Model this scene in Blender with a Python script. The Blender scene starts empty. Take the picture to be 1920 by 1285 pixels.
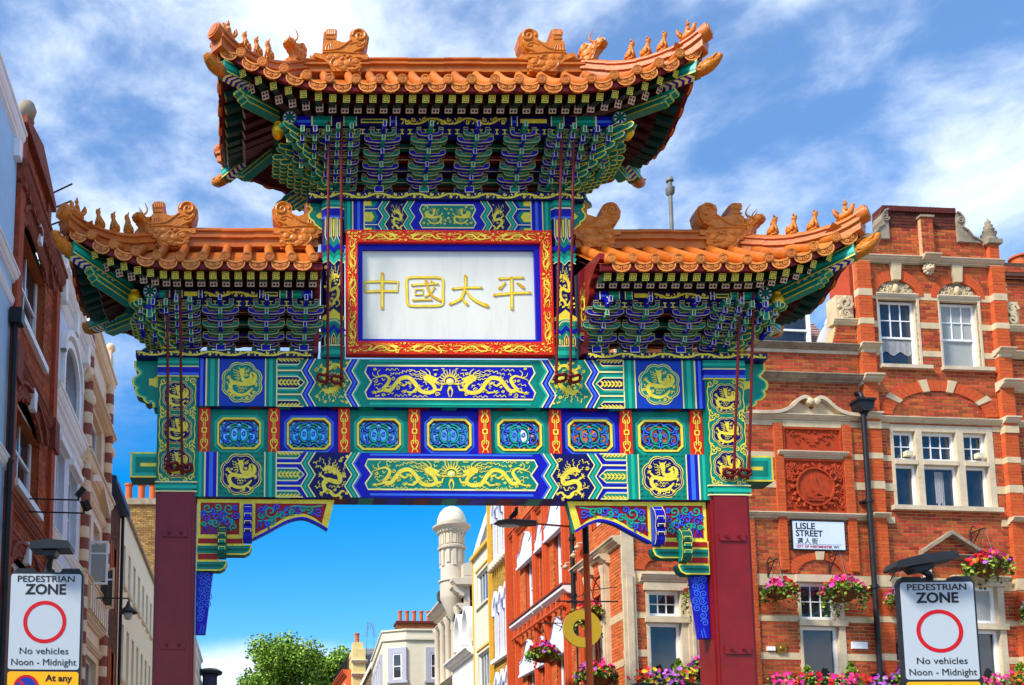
import bpy, bmesh, math, random
import numpy as np
from mathutils import Vector, Matrix

random.seed(11)
S = bpy.context.scene
COL = S.collection
R = math.radians
PI = math.pi

# ------------------------------------------------------------------ camera
cam_d = bpy.data.cameras.new('camera')
cam = bpy.data.objects.new('camera', cam_d)
COL.objects.link(cam)
CR = ((0.9998567, 0.0126605, 0.0112395), (-0.0138861, 0.9930745, 0.1166632), (-0.0096846, -0.1168026, 0.9931079))
CAM = Vector((-2.6575, -13.0, 1.6))
m4 = Matrix.Identity(4)
for i in range(3):
    m4[i][0] = CR[0][i]; m4[i][1] = CR[2][i]; m4[i][2] = -CR[1][i]; m4[i][3] = CAM[i]
cam.matrix_world = m4
cam_d.sensor_width = 36.0
cam_d.lens = 1860.0 / 1920.0 * 36.0
cam_d.shift_x = (960 - 447.6) / 1920.0
cam_d.shift_y = (1329.9 - 642.5) / 1920.0
cam_d.clip_start = 0.1
cam_d.clip_end = 3000
S.camera = cam

# ------------------------------------------------------------------ world: daylight sky with broken high cloud
SUN_DIR = Vector((-0.62, -0.38, 0.69)).normalized()
SUN_EL = math.asin(SUN_DIR.z)
w = bpy.data.worlds.new('World'); S.world = w; w.use_nodes = True
nt = w.node_tree; nt.nodes.clear()
def N(t, **kw):
    n = nt.nodes.new(t)
    for k, v in kw.items():
        if k in n.inputs.keys(): n.inputs[k].default_value = v
        else: setattr(n, k, v)
    return n
def LK(a, b): nt.links.new(a, b)
sky = N('ShaderNodeTexSky', sky_type='NISHITA', sun_disc=False, sun_elevation=SUN_EL,
        sun_rotation=math.atan2(SUN_DIR.x, SUN_DIR.y), air_density=1.0, dust_density=0.6, ozone_density=2.5)
hsv = N('ShaderNodeHueSaturation', Saturation=1.55, Value=2.25, Hue=0.502)
LK(sky.outputs[0], hsv.inputs['Color'])
tc = N('ShaderNodeTexCoord')
sep = N('ShaderNodeSeparateXYZ'); LK(tc.outputs['Generated'], sep.inputs[0])
def M_(op, a, b=None, c=None):
    n = N('ShaderNodeMath', operation=op)
    for i, x in enumerate((a, b, c)):
        if x is None: continue
        if isinstance(x, (int, float)): n.inputs[i].default_value = x
        else: LK(x, n.inputs[i])
    return n.outputs[0]
mp = N('ShaderNodeMapping'); mp.inputs['Rotation'].default_value = (R(10), R(24), R(-20)); mp.inputs['Scale'].default_value = (1.0, 1.0, 1.9)
mp.inputs['Location'].default_value = (0.35, 0.2, 0.75)
LK(tc.outputs['Generated'], mp.inputs[0])
n1 = N('ShaderNodeTexNoise', Scale=3.4, Detail=12.0, Roughness=0.58, Distortion=0.15); LK(mp.outputs[0], n1.inputs['Vector'])
n2 = N('ShaderNodeTexNoise', Scale=9.0, Detail=9.0, Roughness=0.6, Distortion=0.4); LK(mp.outputs[0], n2.inputs['Vector'])
dens = M_('ADD', M_('MULTIPLY', n1.outputs[0], 0.72), M_('MULTIPLY', n2.outputs[0], 0.28))
cl = N('ShaderNodeMapRange', interpolation_type='SMOOTHSTEP'); LK(dens, cl.inputs[0])
cl.inputs[1].default_value = 0.405; cl.inputs[2].default_value = 0.625
cl.inputs[3].default_value = 0.14; cl.inputs[4].default_value = 0.93
# cloud bank low over the horizon
n3 = N('ShaderNodeTexNoise', Scale=2.6, Detail=8.0, Roughness=0.55, Distortion=0.2); LK(tc.outputs['Generated'], n3.inputs['Vector'])
low = N('ShaderNodeMapRange', interpolation_type='SMOOTHSTEP')
LK(M_('ADD', sep.outputs[2], M_('MULTIPLY', M_('SUBTRACT', n3.outputs[0], 0.5), 0.10)), low.inputs[0])
low.inputs[1].default_value = 0.182; low.inputs[2].default_value = 0.150; low.inputs[3].default_value = 0; low.inputs[4].default_value = 0.95
hi = N('ShaderNodeMapRange', interpolation_type='SMOOTHSTEP'); LK(sep.outputs[2], hi.inputs[0])
hi.inputs[1].default_value = 0.33; hi.inputs[2].default_value = 0.50
fac = M_('MAXIMUM', M_('MULTIPLY', cl.outputs[0], hi.outputs[0]), low.outputs[0])
mix = N('ShaderNodeMix', data_type='RGBA'); LK(fac, mix.inputs[0]); LK(hsv.outputs[0], mix.inputs[6])
CLOUD = mix.inputs[7]; CLOUD.default_value = (11.4, 12.6, 14.2, 1)
bg = N('ShaderNodeBackground', Strength=0.085); LK(mix.outputs[2], bg.inputs['Color'])
wo = N('ShaderNodeOutputWorld'); LK(bg.outputs[0], wo.inputs[0])

sl = bpy.data.lights.new('sun', 'SUN'); sl.energy = 4.8; sl.angle = R(11); sl.color = (1.0, 0.94, 0.84)
sun = bpy.data.objects.new('sun', sl); COL.objects.link(sun)
sun.rotation_euler = (-SUN_DIR).to_track_quat('-Z', 'Y').to_euler()
sun.location = SUN_DIR * 60

S.view_settings.view_transform = 'Standard'
S.view_settings.look = 'None'
S.view_settings.exposure = 0.32
S.view_settings.gamma = 1.0
S.view_settings.use_curve_mapping = False
S.cycles.max_bounces = 6
S.cycles.use_denoising = True

# ------------------------------------------------------------------ materials
def srgb(r, g, b):
    f = lambda c: c / 12.92 if c <= 0.04045 else ((c + 0.055) / 1.055) ** 2.4
    return (f(r / 255), f(g / 255), f(b / 255))
def mat(name, col, rough=0.6, var=0.12, ns=4.0, bump=0.0, bs=60.0, island=0.0, coat=0.0, metal=0.0, dirt=0.0,
        col2=None, spec=0.25, dcol=(0.03, 0.025, 0.02), stretch=None, trans=0.0, objrand=0.0):
    m = bpy.data.materials.new(name); m.use_nodes = True
    t = m.node_tree; b = t.nodes['Principled BSDF']
    L = t.links.new
    tcn = t.nodes.new('ShaderNodeTexCoord')
    vec = tcn.outputs['Object']
    if stretch:
        mpn = t.nodes.new('ShaderNodeMapping'); mpn.inputs['Scale'].default_value = stretch; L(vec, mpn.inputs[0]); vec = mpn.outputs[0]
    nz = t.nodes.new('ShaderNodeTexNoise'); nz.inputs['Scale'].default_value = ns; nz.inputs['Detail'].default_value = 6; nz.inputs['Roughness'].default_value = 0.65
    L(vec, nz.inputs['Vector'])
    mx = t.nodes.new('ShaderNodeMix'); mx.data_type = 'RGBA'
    lo = [max(0, c * (1 - var)) for c in col]; hi_ = [min(1, c * (1 + var)) for c in col] if col2 is None else col2
    mx.inputs[6].default_value = (*lo, 1); mx.inputs[7].default_value = (*hi_, 1)
    mr = t.nodes.new('ShaderNodeMapRange'); mr.inputs[1].default_value = 0.3; mr.inputs[2].default_value = 0.7; L(nz.outputs[0], mr.inputs[0])
    L(mr.outputs[0], mx.inputs[0])
    out = mx.outputs[2]
    if island or objrand:
        hs = t.nodes.new('ShaderNodeHueSaturation')
        src = None
        if island:
            g = t.nodes.new('ShaderNodeNewGeometry'); src = g.outputs['Random Per Island']
        if objrand:
            oi = t.nodes.new('ShaderNodeObjectInfo')
            if src is None: src = oi.outputs['Random']
            else:
                ad = t.nodes.new('ShaderNodeMath'); ad.operation = 'ADD'; L(src, ad.inputs[0]); L(oi.outputs['Random'], ad.inputs[1])
                fr_ = t.nodes.new('ShaderNodeMath'); fr_.operation = 'FRACT'; L(ad.outputs[0], fr_.inputs[0]); src = fr_.outputs[0]
        k = max(island, objrand)
        r1 = t.nodes.new('ShaderNodeMapRange'); r1.inputs[3].default_value = 1 - k; r1.inputs[4].default_value = 1 + k * 0.7; L(src, r1.inputs[0])
        wn = t.nodes.new('ShaderNodeTexWhiteNoise'); wn.noise_dimensions = '1D'; L(src, wn.inputs['W'])
        r2 = t.nodes.new('ShaderNodeMapRange'); r2.inputs[3].default_value = 0.5 - k * 0.03; r2.inputs[4].default_value = 0.5 + k * 0.03; L(wn.outputs[0], r2.inputs[0])
        L(r1.outputs[0], hs.inputs['Value']); L(r2.outputs[0], hs.inputs['Hue']); L(out, hs.inputs['Color']); out = hs.outputs[0]
    if dirt:
        n2 = t.nodes.new('ShaderNodeTexNoise'); n2.inputs['Scale'].default_value = 1.7; n2.inputs['Detail'].default_value = 8; n2.inputs['Roughness'].default_value = 0.7
        L(vec, n2.inputs['Vector'])
        r3 = t.nodes.new('ShaderNodeMapRange'); r3.inputs[1].default_value = 0.52; r3.inputs[2].default_value = 0.78; r3.inputs[4].default_value = dirt; L(n2.outputs[0], r3.inputs[0])
        m2 = t.nodes.new('ShaderNodeMix'); m2.data_type = 'RGBA'; m2.inputs[7].default_value = (*dcol, 1); L(r3.outputs[0], m2.inputs[0]); L(out, m2.inputs[6]); out = m2.outputs[2]
    L(out, b.inputs['Base Color'])
    b.inputs['Roughness'].default_value = rough
    b.inputs['Metallic'].default_value = metal
    b.inputs['Coat Weight'].default_value = coat
    b.inputs['Coat Roughness'].default_value = 0.15
    b.inputs['Specular IOR Level'].default_value = spec
    b.inputs['Transmission Weight'].default_value = trans
    if bump:
        nb = t.nodes.new('ShaderNodeTexNoise'); nb.inputs['Scale'].default_value = bs; nb.inputs['Detail'].default_value = 4
        L(vec, nb.inputs['Vector'])
        bp = t.nodes.new('ShaderNodeBump'); bp.inputs['Strength'].default_value = bump; bp.inputs['Distance'].default_value = 0.02
        L(nb.outputs[0], bp.inputs['Height']); L(bp.outputs[0], b.inputs['Normal'])
    return m

GREEN = mat('paint_green', srgb(0, 132, 112), 0.42, 0.16, 3, stretch=(2, 1, .7), dirt=0.4, dcol=srgb(20, 70, 60), bump=.05, bs=30)
LGREEN = mat('paint_light_green', srgb(30, 178, 150), 0.38, 0.1, 3)
DGREEN = mat('paint_dark_green', srgb(0, 88, 72), 0.4, 0.12, 3)
BLUE = mat('paint_blue', srgb(14, 14, 172), 0.42, 0.16, 3, stretch=(2, 1, .7), dirt=0.35, dcol=srgb(24, 24, 70), bump=.05, bs=30)
MBLUE = mat('paint_cobalt', srgb(8, 60, 170), 0.4, 0.1, 3)
LBLUE = mat('paint_light_blue', srgb(60, 110, 225), 0.4, 0.1, 3)
DBLUE = mat('paint_navy', srgb(14, 10, 88), 0.4, 0.12, 3)
GOLD = mat('gold_leaf_paint', srgb(252, 220, 70), 0.36, 0.2, 9, dirt=.25, dcol=srgb(190, 140, 40), bump=0.12, bs=70)
PALE = mat('paint_cream_line', srgb(250, 234, 160), 0.45, 0.06, 5)
RED = mat('paint_vermilion', srgb(216, 40, 8), 0.4, 0.1, 4)
CRIM = mat('paint_crimson', srgb(158, 18, 22), 0.4, 0.12, 4)
MAROON = mat('paint_maroon', srgb(126, 17, 16), 0.3, 0.2, 2.2, coat=.06, spec=.35, dirt=0.4, dcol=srgb(70, 16, 22), bump=0.12, bs=9)
DRED = mat('paint_dark_red', srgb(108, 12, 16), 0.42, 0.15, 4)
BLACK = mat('paint_black', (0.012, 0.012, 0.014), 0.4, 0.2, 6)
PINK = mat('paint_pale_pink', srgb(240, 208, 176), 0.5, 0.06, 5)
TILE = mat('glazed_tile', srgb(198, 100, 14), 0.48, 0.2, 5, coat=0.04, spec=.35, bump=0.25, bs=22, objrand=0.2,
           col2=srgb(206, 116, 40), dirt=0.4, dcol=srgb(140, 60, 20))
ORN = mat('glazed_ornament', srgb(204, 116, 18), 0.42, 0.25, 12, coat=0.06, spec=.4, bump=0.35, bs=28, dirt=0.35, dcol=srgb(120, 55, 8))
YCAP = mat('glazed_yellow', srgb(196, 114, 18), 0.35, 0.3, 14, coat=0.1, bump=0.7, bs=26, dirt=0.5, dcol=srgb(130, 70, 8))
MARBLE = mat('white_marble', srgb(224, 225, 212), 0.35, 0.05, 1.3, stretch=(2.5, 1, .5), dirt=0.25, dcol=srgb(150, 150, 130))
GBALL = mat('gilded_ball', srgb(225, 170, 20), 0.3, 0.1, 8, metal=0.4)

# ------------------------------------------------------------------ mesh builder
def cat(pts, n=6, closed=False):
    """Catmull-Rom through 2D or 3D points."""
    P = [np.array(p, float) for p in pts]
    if len(P) < 3 and not closed: return [tuple(p) for p in P]
    out = []
    m = len(P)
    rng = range(m) if closed else range(m - 1)
    for i in rng:
        if closed: a, b, c, d = P[(i - 1) % m], P[i], P[(i + 1) % m], P[(i + 2) % m]
        else: a, b, c, d = P[max(i - 1, 0)], P[i], P[i + 1], P[min(i + 2, m - 1)]
        for k in range(n):
            t = k / n
            out.append(tuple(0.5 * (2 * b + (c - a) * t + (2 * a - 5 * b + 4 * c - d) * t * t + (3 * b - a - 3 * c + d) * t ** 3)))
    if not closed: out.append(tuple(P[-1]))
    return out
def fy(y=0.0): return lambda a, b, c: (a, y - c, b)            # plane facing the viewer (-Y)
def fxl(x): return lambda a, b, c: (x + c, a, b)               # plane facing +X
def fxr(x): return lambda a, b, c: (x - c, a, b)               # plane facing -X
def fz(z): return lambda a, b, c: (a, b, z - c)                # plane facing down
class MB:
    def __init__(s): s.v = []; s.f = []; s.m = []; s.k = 0
    def add(s, vs, fs, mi=0):
        o = len(s.v); s.v += [(float(p[0]), float(p[1]), float(p[2])) for p in vs]
        s.f += [[i + o for i in f] for f in fs]; s.m += [mi] * len(fs); return s
    def box(s, x0, x1, y0, y1, z0, z1, mi=0):
        return s.add([(x0, y0, z0), (x1, y0, z0), (x1, y1, z0), (x0, y1, z0), (x0, y0, z1), (x1, y0, z1), (x1, y1, z1), (x0, y1, z1)],
                     [(0, 3, 2, 1), (4, 5, 6, 7), (0, 1, 5, 4), (1, 2, 6, 5), (2, 3, 7, 6), (3, 0, 4, 7)], mi)
    def pbox(s, fr, a0, a1, b0, b1, c0, c1, mi=0):
        return s.prism([(a0, b0), (a1, b0), (a1, b1), (a0, b1)], fr, c0, c1, mi)
    def prism(s, poly, fr, c0, c1, mi=0, ms=None):
        n = len(poly); ms = mi if ms is None else ms
        s.add([fr(a, b, c0) for a, b in poly] + [fr(a, b, c1) for a, b in poly], [], 0)
        o = len(s.v) - 2 * n
        s.f += [[o + i for i in range(n)][::-1], [o + n + i for i in range(n)]]; s.m += [mi, mi]
        for i in range(n):
            j = (i + 1) % n; s.f.append([o + i, o + j, o + n + j, o + n + i]); s.m.append(ms)
        return s
    def ring(s, outer, inner, fr, c0, c1, mi=0):
        n = len(outer)
        s.add([fr(a, b, c) for P, c in ((outer, c0), (outer, c1), (inner, c0), (inner, c1)) for a, b in P], [], 0)
        o = len(s.v) - 4 * n
        for i in range(n):
            j = (i + 1) % n
            for A, B in ((0, 1), (1, 3), (3, 2), (2, 0)):
                s.f.append([o + A * n + i, o + A * n + j, o + B * n + j, o + B * n + i]); s.m.append(mi)
        return s
    def flat(s, poly, fr, c, mi=0): return s.add([fr(a, b, c) for a, b in poly], [list(range(len(poly)))], mi)
    def rect(s, a0, a1, b0, b1, fr, c, mi=0): return s.flat([(a0, b0), (a1, b0), (a1, b1), (a0, b1)], fr, c, mi)
    def rib(s, pts, w, fr, c, mi=0, h=0.0, closed=False):
        """painted or carved stroke: a ribbon of width w on a plane (h > 0 gives it thickness)."""
        P = [np.array(p, float) for p in pts]; n = len(P)
        if n < 2: return s
        s.k += 1; c = c + 0.0004 * (s.k % 10)
        W = w if hasattr(w, '__len__') else [w] * n
        if len(W) != n: W = np.interp(np.linspace(0, 1, n), np.linspace(0, 1, len(W)), W)
        Lp, Rp = [], []
        for i in range(n):
            if closed: d = P[(i + 1) % n] - P[i - 1]
            else: d = P[min(i + 1, n - 1)] - P[max(i - 1, 0)]
            L_ = math.hypot(d[0], d[1]) or 1; q = np.array((-d[1], d[0])) / L_
            Lp.append(P[i] + q * W[i] / 2); Rp.append(P[i] - q * W[i] / 2)
        o = len(s.v); m = n if closed else n - 1
        s.v += [tuple(map(float, fr(p[0], p[1], c + h))) for p in Lp] + [tuple(map(float, fr(p[0], p[1], c + h))) for p in Rp]
        for i in range(m):
            j = (i + 1) % n; s.f.append([o + i, o + j, o + n + j, o + n + i]); s.m.append(mi)
        if h:
            o2 = len(s.v)
            s.v += [tuple(map(float, fr(p[0], p[1], c))) for p in Lp] + [tuple(map(float, fr(p[0], p[1], c))) for p in Rp]
            for i in range(m):
                j = (i + 1) % n
                s.f += [[o + i, o + j, o2 + j, o2 + i], [o + n + i, o + n + j, o2 + n + j, o2 + n + i]]; s.m += [mi, mi]
        return s
    def tube(s, path, r, n=8, mi=0, cap=True, flat=1.0):
        P = [Vector(p) for p in path]; m = len(P)
        rr = list(r) if hasattr(r, '__len__') else [r] * m
        if len(rr) != m: rr = list(np.interp(np.linspace(0, 1, m), np.linspace(0, 1, len(rr)), rr))
        o = len(s.v); up = None
        for i in range(m):
            d = (P[min(i + 1, m - 1)] - P[max(i - 1, 0)]); d = d.normalized() if d.length > 1e-9 else Vector((0, 0, 1))
            if up is None: up = Vector((0, 0, 1)) if abs(d.z) < 0.9 else Vector((1, 0, 0))
            a = d.cross(up).normalized(); b = a.cross(d).normalized(); up = b
            for k in range(n):
                t = 2 * PI * k / n
                s.v.append(tuple(P[i] + a * math.cos(t) * rr[i] + b * math.sin(t) * rr[i] * flat))
        for i in range(m - 1):
            for k in range(n):
                k2 = (k + 1) % n
                s.f.append([o + i * n + k, o + i * n + k2, o + (i + 1) * n + k2, o + (i + 1) * n + k]); s.m.append(mi)
        if cap:
            s.f += [[o + k for k in range(n)][::-1], [o + (m - 1) * n + k for k in range(n)]]; s.m += [mi, mi]
        return s
    def lathe(s, prof, n=16, mi=0, at=(0, 0, 0), axis='Z', sq=(1, 1), cap=True):
        o = len(s.v); m = len(prof)
        for r_, h in prof:
            for k in range(n):
                t = 2 * PI * k / n; a, b = r_ * math.cos(t) * sq[0], r_ * math.sin(t) * sq[1]
                p = {'Z': (a, b, h), 'Y': (a, h, b), 'X': (h, a, b)}[axis]
                s.v.append((at[0] + p[0], at[1] + p[1], at[2] + p[2]))
        for i in range(m - 1):
            for k in range(n):
                k2 = (k + 1) % n; s.f.append([o + i * n + k, o + i * n + k2, o + (i + 1) * n + k2, o + (i + 1) * n + k]); s.m.append(mi)
        if cap:
            s.f += [[o + k for k in range(n)][::-1], [o + (m - 1) * n + k for k in range(n)]]; s.m += [mi, mi]
        return s
    def ball(s, c, r, mi=0, n=10, m=6):
        rx = r if hasattr(r, '__len__') else (r, r, r)
        pr = [(max(1e-4, math.sin(PI * i / m)), -math.cos(PI * i / m)) for i in range(m + 1)]
        o = len(s.v); s.lathe(pr, n, mi, cap=False)
        for i in range(o, len(s.v)):
            v = s.v[i]; s.v[i] = (c[0] + v[0] * rx[0], c[1] + v[1] * rx[1], c[2] + v[2] * rx[2])
        return s
    def sweep(s, path, prof, mi=0, cap=True):
        """profile (n, z) swept along a path; n is horizontal, square to the path."""
        P = [Vector(p) for p in path]; m = len(P); n = len(prof); o = len(s.v)
        for i in range(m):
            d = P[min(i + 1, m - 1)] - P[max(i - 1, 0)]; q = Vector((-d.y, d.x, 0)).normalized()
            for a, b in prof: s.v.append(tuple(P[i] + q * a + Vector((0, 0, b))))
        for i in range(m - 1):
            for k in range(n):
                k2 = (k + 1) % n; s.f.append([o + i * n + k, o + i * n + k2, o + (i + 1) * n + k2, o + (i + 1) * n + k]); s.m.append(mi)
        if cap:
            s.f += [[o + k for k in range(n)][::-1], [o + (m - 1) * n + k for k in range(n)]]; s.m += [mi, mi]
        return s
    def mesh(s, name, mats, smooth=False, fix=True):
        me = bpy.data.meshes.new(name); me.from_pydata(s.v, [], s.f)
        for m in (mats if isinstance(mats, (list, tuple)) else [mats]): me.materials.append(m)
        if any(s.m): me.polygons.foreach_set('material_index', s.m)
        if fix and len(s.f) < 60000:
            b = bmesh.new(); b.from_mesh(me); bmesh.ops.recalc_face_normals(b, faces=b.faces); b.to_mesh(me); b.free()
        if smooth: me.polygons.foreach_set('use_smooth', [True] * len(me.polygons)); 
        if smooth and smooth is not True: me.set_sharp_from_angle(angle=R(smooth))
        me.update(); return me
    def build(s, name, mats, parent=None, smooth=False, label=None, kind=None, loc=None, fix=True):
        return put(name, s.mesh(name, mats, smooth, fix), parent, loc, label=label, kind=kind)
def put(name, me, parent=None, loc=None, rot=None, scale=None, label=None, kind=None, mtx=None):
    o = bpy.data.objects.new(name, me); COL.objects.link(o)
    if parent: o.parent = parent
    if loc is not None: o.location = loc
    if rot is not None: o.rotation_euler = rot
    if scale is not None: o.scale = scale
    if mtx is not None: o.matrix_local = mtx
    if label: o['label'] = label
    if kind: o['kind'] = kind
    return o
def tag(o, label=None, cat_=None, group=None, kind=None):
    if label: o['label'] = label
    if cat_: o['category'] = cat_
    if group: o['group'] = group
    if kind: o['kind'] = kind
    return o
def thing(name, label, cat_, loc=(0, 0, 0), rz=0.0, group=None):
    o = bpy.data.objects.new(name, None); COL.objects.link(o); o.location = loc; o.rotation_euler = (0, 0, rz)
    o.empty_display_size = 0.2
    return tag(o, label, cat_, group)
def copy_tree(o, parent=None):
    c = o.copy(); COL.objects.link(c); c.parent = parent
    for ch in list(o.children): copy_tree(ch, c)
    return c
def text_mesh(txt, size=1.0, align='LEFT', extrude=0.0, offset=0.0, spacing=1.0):
    cu = bpy.data.curves.new('t', 'FONT'); cu.body = txt; cu.size = size; cu.align_x = align; cu.extrude = extrude
    cu.offset = offset; cu.space_character = spacing; cu.resolution_u = 3
    o = bpy.data.objects.new('t', cu); COL.objects.link(o)
    dg = bpy.context.evaluated_depsgraph_get(); me = bpy.data.meshes.new_from_object(o.evaluated_get(dg))
    bpy.data.objects.remove(o); bpy.data.curves.remove(cu)
    return me
def put_text(txt, parent, fr_rot, loc, size, mt, align='CENTER', width=None, offset=0.0, name='lettering', spacing=1.0):
    me = text_mesh(txt, size, align, 0.0008, offset, spacing); me.materials.clear(); me.materials.append(mt)
    o = put(name, me, parent, loc, fr_rot)
    if width:
        xs = [v.co.x for v in me.vertices]; wd = max(xs) - min(xs)
        if wd > 0: o.scale = (width / wd, 1, 1)
    return o
def W_(z0, z1, x, d):   # zigzag edge used by the painted beams (double chevron), bottom to top
    h = z1 - z0
    return [(x, z0), (x - d, z0 + h * 0.25), (x, z0 + h * 0.5), (x - d, z0 + h * 0.75), (x, z1)]
# ================================================================== THE GATE
PAL = [GREEN, LGREEN, DGREEN, BLUE, MBLUE, LBLUE, DBLUE, GOLD, PALE, RED, CRIM, MAROON, DRED, BLACK, PINK]
G_, LG, DG, B_, MBL, LB, DB, AU, PA, RE, CM, MA, DR, BK, PK = range(15)
gate = thing('ceremonial_gate', 'tall painted Chinese gate with three orange tiled roofs and two maroon pillars spanning the street', 'gate')

# ---- painted motifs, in unit squares
def star(x, y, r, a0=0.0, n=4, spread=2.4):
    return [([(x, y), (x + r * math.cos(a0 - spread / 2 + spread * k / (n - 1)), y + r * math.sin(a0 - spread / 2 + spread * k / (n - 1)))], (0.09, 0.03)) for k in range(n)]
def wig(x, y, dx, dy, a=0.05, n=3, w=(0.05, 0.03)):
    L_ = math.hypot(dx, dy); px, py = -dy / L_, dx / L_
    return (cat([(x + dx * k / (2 * n) + px * a * (1 if k % 2 else -1), y + dy * k / (2 * n) + py * a * (1 if k % 2 else -1)) for k in range(2 * n + 1)], 4), w)
def spiral(x, y, r, turns=1.4, a0=0.0, d=1, n=22):
    return [(x + r * (1 - 0.86 * k / n) * math.cos(a0 + d * 2 * PI * turns * k / n), y + r * (1 - 0.86 * k / n) * math.sin(a0 + d * 2 * PI * turns * k / n)) for k in range(n + 1)]
LONG = [(cat([(-.84, .32), (-.66, .42), (-.54, .2), (-.6, -.15), (-.7, -.45), (-.52, -.52), (-.4, -.22), (-.24, .2), (-.02, .3), (.14, .0), (.3, -.52), (.52, -.66), (.7, -.5), (.66, -.15), (.5, .15)], 5), (.08, .2, .24, .26, .26, .24, .22)),
        (cat([(.4, .22), (.52, .3), (.66, .22), (.8, .2)], 4), (.3, .4, .3, .1)), ([(.6, .1), (.72, .02), (.82, -.02)], (.2, .16, .06)),
        (cat([(.5, .4), (.44, .62), (.3, .78)], 4), (.09, .04)), (cat([(.58, .4), (.56, .66), (.46, .86)], 4), (.09, .04)),
        wig(.42, .45, -.42, .1, .04), wig(.4, .3, -.36, .2, .04), wig(.36, .18, -.3, .08, .03), wig(.4, .55, -.4, .26, .04),
        (cat([(.78, .25), (.9, .45), (.98, .7)], 4), (.05, .02)), (cat([(.74, -.05), (.84, -.2)], 3), (.06, .02)),
        ([(-.28, .0), (-.14, -.22), (-.06, -.1)], (.16, .1)), *star(-.04, -.06, .13, .9), ([(.24, -.35), (.08, -.66), (-.06, -.62)], (.17, .1)), *star(-.08, -.6, .14, 2.8),
        ([(.66, -.46), (.86, -.48), (.9, -.2)], (.16, .1)), *star(.91, -.12, .16, 1.4), ([(-.62, -.45), (-.8, -.6), (-.88, -.64)], (.16, .1)), *star(-.9, -.66, .13, 3.4),
        (cat([(-.84, .32), (-.96, .4), (-1, .62)], 4), (.07, .03)), (cat([(-.82, .36), (-.86, .6), (-.78, .8)], 4), (.07, .03)), (cat([(-.84, .3), (-.98, .2), (-1.02, .05)], 4), (.06, .03)),
        wig(-.64, .78, .36, .04, .06), wig(-.2, .66, .34, .1, .06), wig(-.96, -.2, .22, .1, .05, 2), wig(-.4, -.86, .34, .02, .06), wig(.1, -.9, .4, .0, .05),
        wig(-.38, .52, .2, .08, .05, 2), wig(.02, -.1, .02, -.3, .03, 2), wig(.92, .9, .06, -.2, .03, 2), ([(-.92, -.9), (-.8, -.86)], .06), ([(.66, .78), (.8, .8)], .06)]
ROUND = [(cat([(.0, .4), (.06, .16), (.26, .08), (.52, .2), (.56, .48), (.74, .34), (.66, .02), (.36, -.12), (-.1, -.1), (-.5, -.04), (-.66, -.26), (-.52, -.58), (-.16, -.74), (.2, -.7), (.46, -.5), (.6, -.34)], 5), (.2, .26, .26, .28, .26, .24, .2, .1)),
         (cat([(-.04, .78), (0, .6), (.02, .42), (.02, .26)], 4), (.22, .34, .28, .16)), ([(-.1, .7), (-.2, .86)], (.09, .03)), ([(.08, .7), (.2, .86)], (.09, .03)),
         *[wig(-.16, .58 - .1 * k, -.36 + .04 * k, .16 - .08 * k, .03, 2, (.06, .03)) for k in range(5)], *[wig(.2, .62 - .06 * k, .24, .14 - .05 * k, .03, 2, (.05, .03)) for k in range(2)],
         ([(.5, .0), (.74, -.12)], .13), *star(.78, -.14, .15, -.2), ([(-.5, .0), (-.72, .2)], .13), *star(-.74, .24, .15, 2.2), ([(.3, -.62), (.5, -.76)], .13), *star(.54, -.78, .14, -.8), ([(-.44, -.6), (-.62, -.7)], .12), *star(-.64, -.7, .13, 3.8),
         wig(-.2, -.36, .5, .0, .05, 3), wig(-.3, -.24, .3, .0, .03, 2), wig(.1, -.5, -.3, -.02, .04, 2), ([(0, -.9), (.0, -.98)], .08), wig(-.86, 0, .1, -.2, .03, 2), wig(.86, .1, -.04, .3, .03, 2)]
SDRAG = [(cat([(.2, .3), (-.1, .3), (-.44, .1), (-.46, -.22), (-.16, -.22), (.26, -.14), (.52, -.3), (.42, -.58), (.1, -.7), (-.1, -.86), (-.36, -.84), (-.6, -.66), (-.78, -.7)], 5), (.26, .3, .3, .28, .24, .18, .08)),
         (cat([(.06, .36), (.24, .42), (.42, .36), (.58, .3)], 4), (.3, .36, .26, .1)), ([(.32, .24), (.46, .16)], (.16, .06)),
         *[wig(.08 - .06 * k, .44 - .02 * k, -.32 - .03 * k, .34 - .14 * k, .04, 2, (.07, .03)) for k in range(5)], wig(.2, .56, -.06, .34, .04, 2), wig(.4, .5, .2, .36, .04, 2), wig(.56, .34, .24, .2, .04, 2),
         ([(.3, -.14), (.56, .0), (.66, .06)], .14), *star(.7, .08, .17, .6), ([(-.44, -.1), (-.66, .08)], .14), *star(-.7, .1, .16, 2.4), ([(.36, -.6), (.6, -.74)], .14), *star(.64, -.76, .16, -.6), ([(-.36, -.8), (-.5, -.92)], .12), *star(-.52, -.94, .12, 4),
         wig(-.84, .6, .14, -.3, .05, 2), wig(.84, -.2, -.1, -.3, .05, 2), wig(-.8, -.2, .2, -.24, .05, 2), wig(-.2, -.46, .4, .02, .05, 2), wig(.72, .9, .06, -.2, .03, 2), wig(-.7, .92, .2, -.06, .04, 2)]
def motif(mb, M, cx, cz, sx, sz, fr, c, mi=AU, fx=1, fz_=1, wk=None):
    wk = wk or min(abs(sx), abs(sz))
    for pts, w_ in M:
        ww = [q * wk for q in w_] if hasattr(w_, '__len__') else w_ * wk
        mb.rib([(cx + fx * u * sx, cz + fz_ * v * sz) for u, v in pts], ww, fr, c, mi)
def inside(poly, x, z):
    c = False; n = len(poly)
    for i in range(n):
        (x0, z0), (x1, z1) = poly[i], poly[i - 1]
        if (z0 > z) != (z1 > z) and x < (x1 - x0) * (z - z0) / (z1 - z0) + x0: c = not c
    return c
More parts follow.
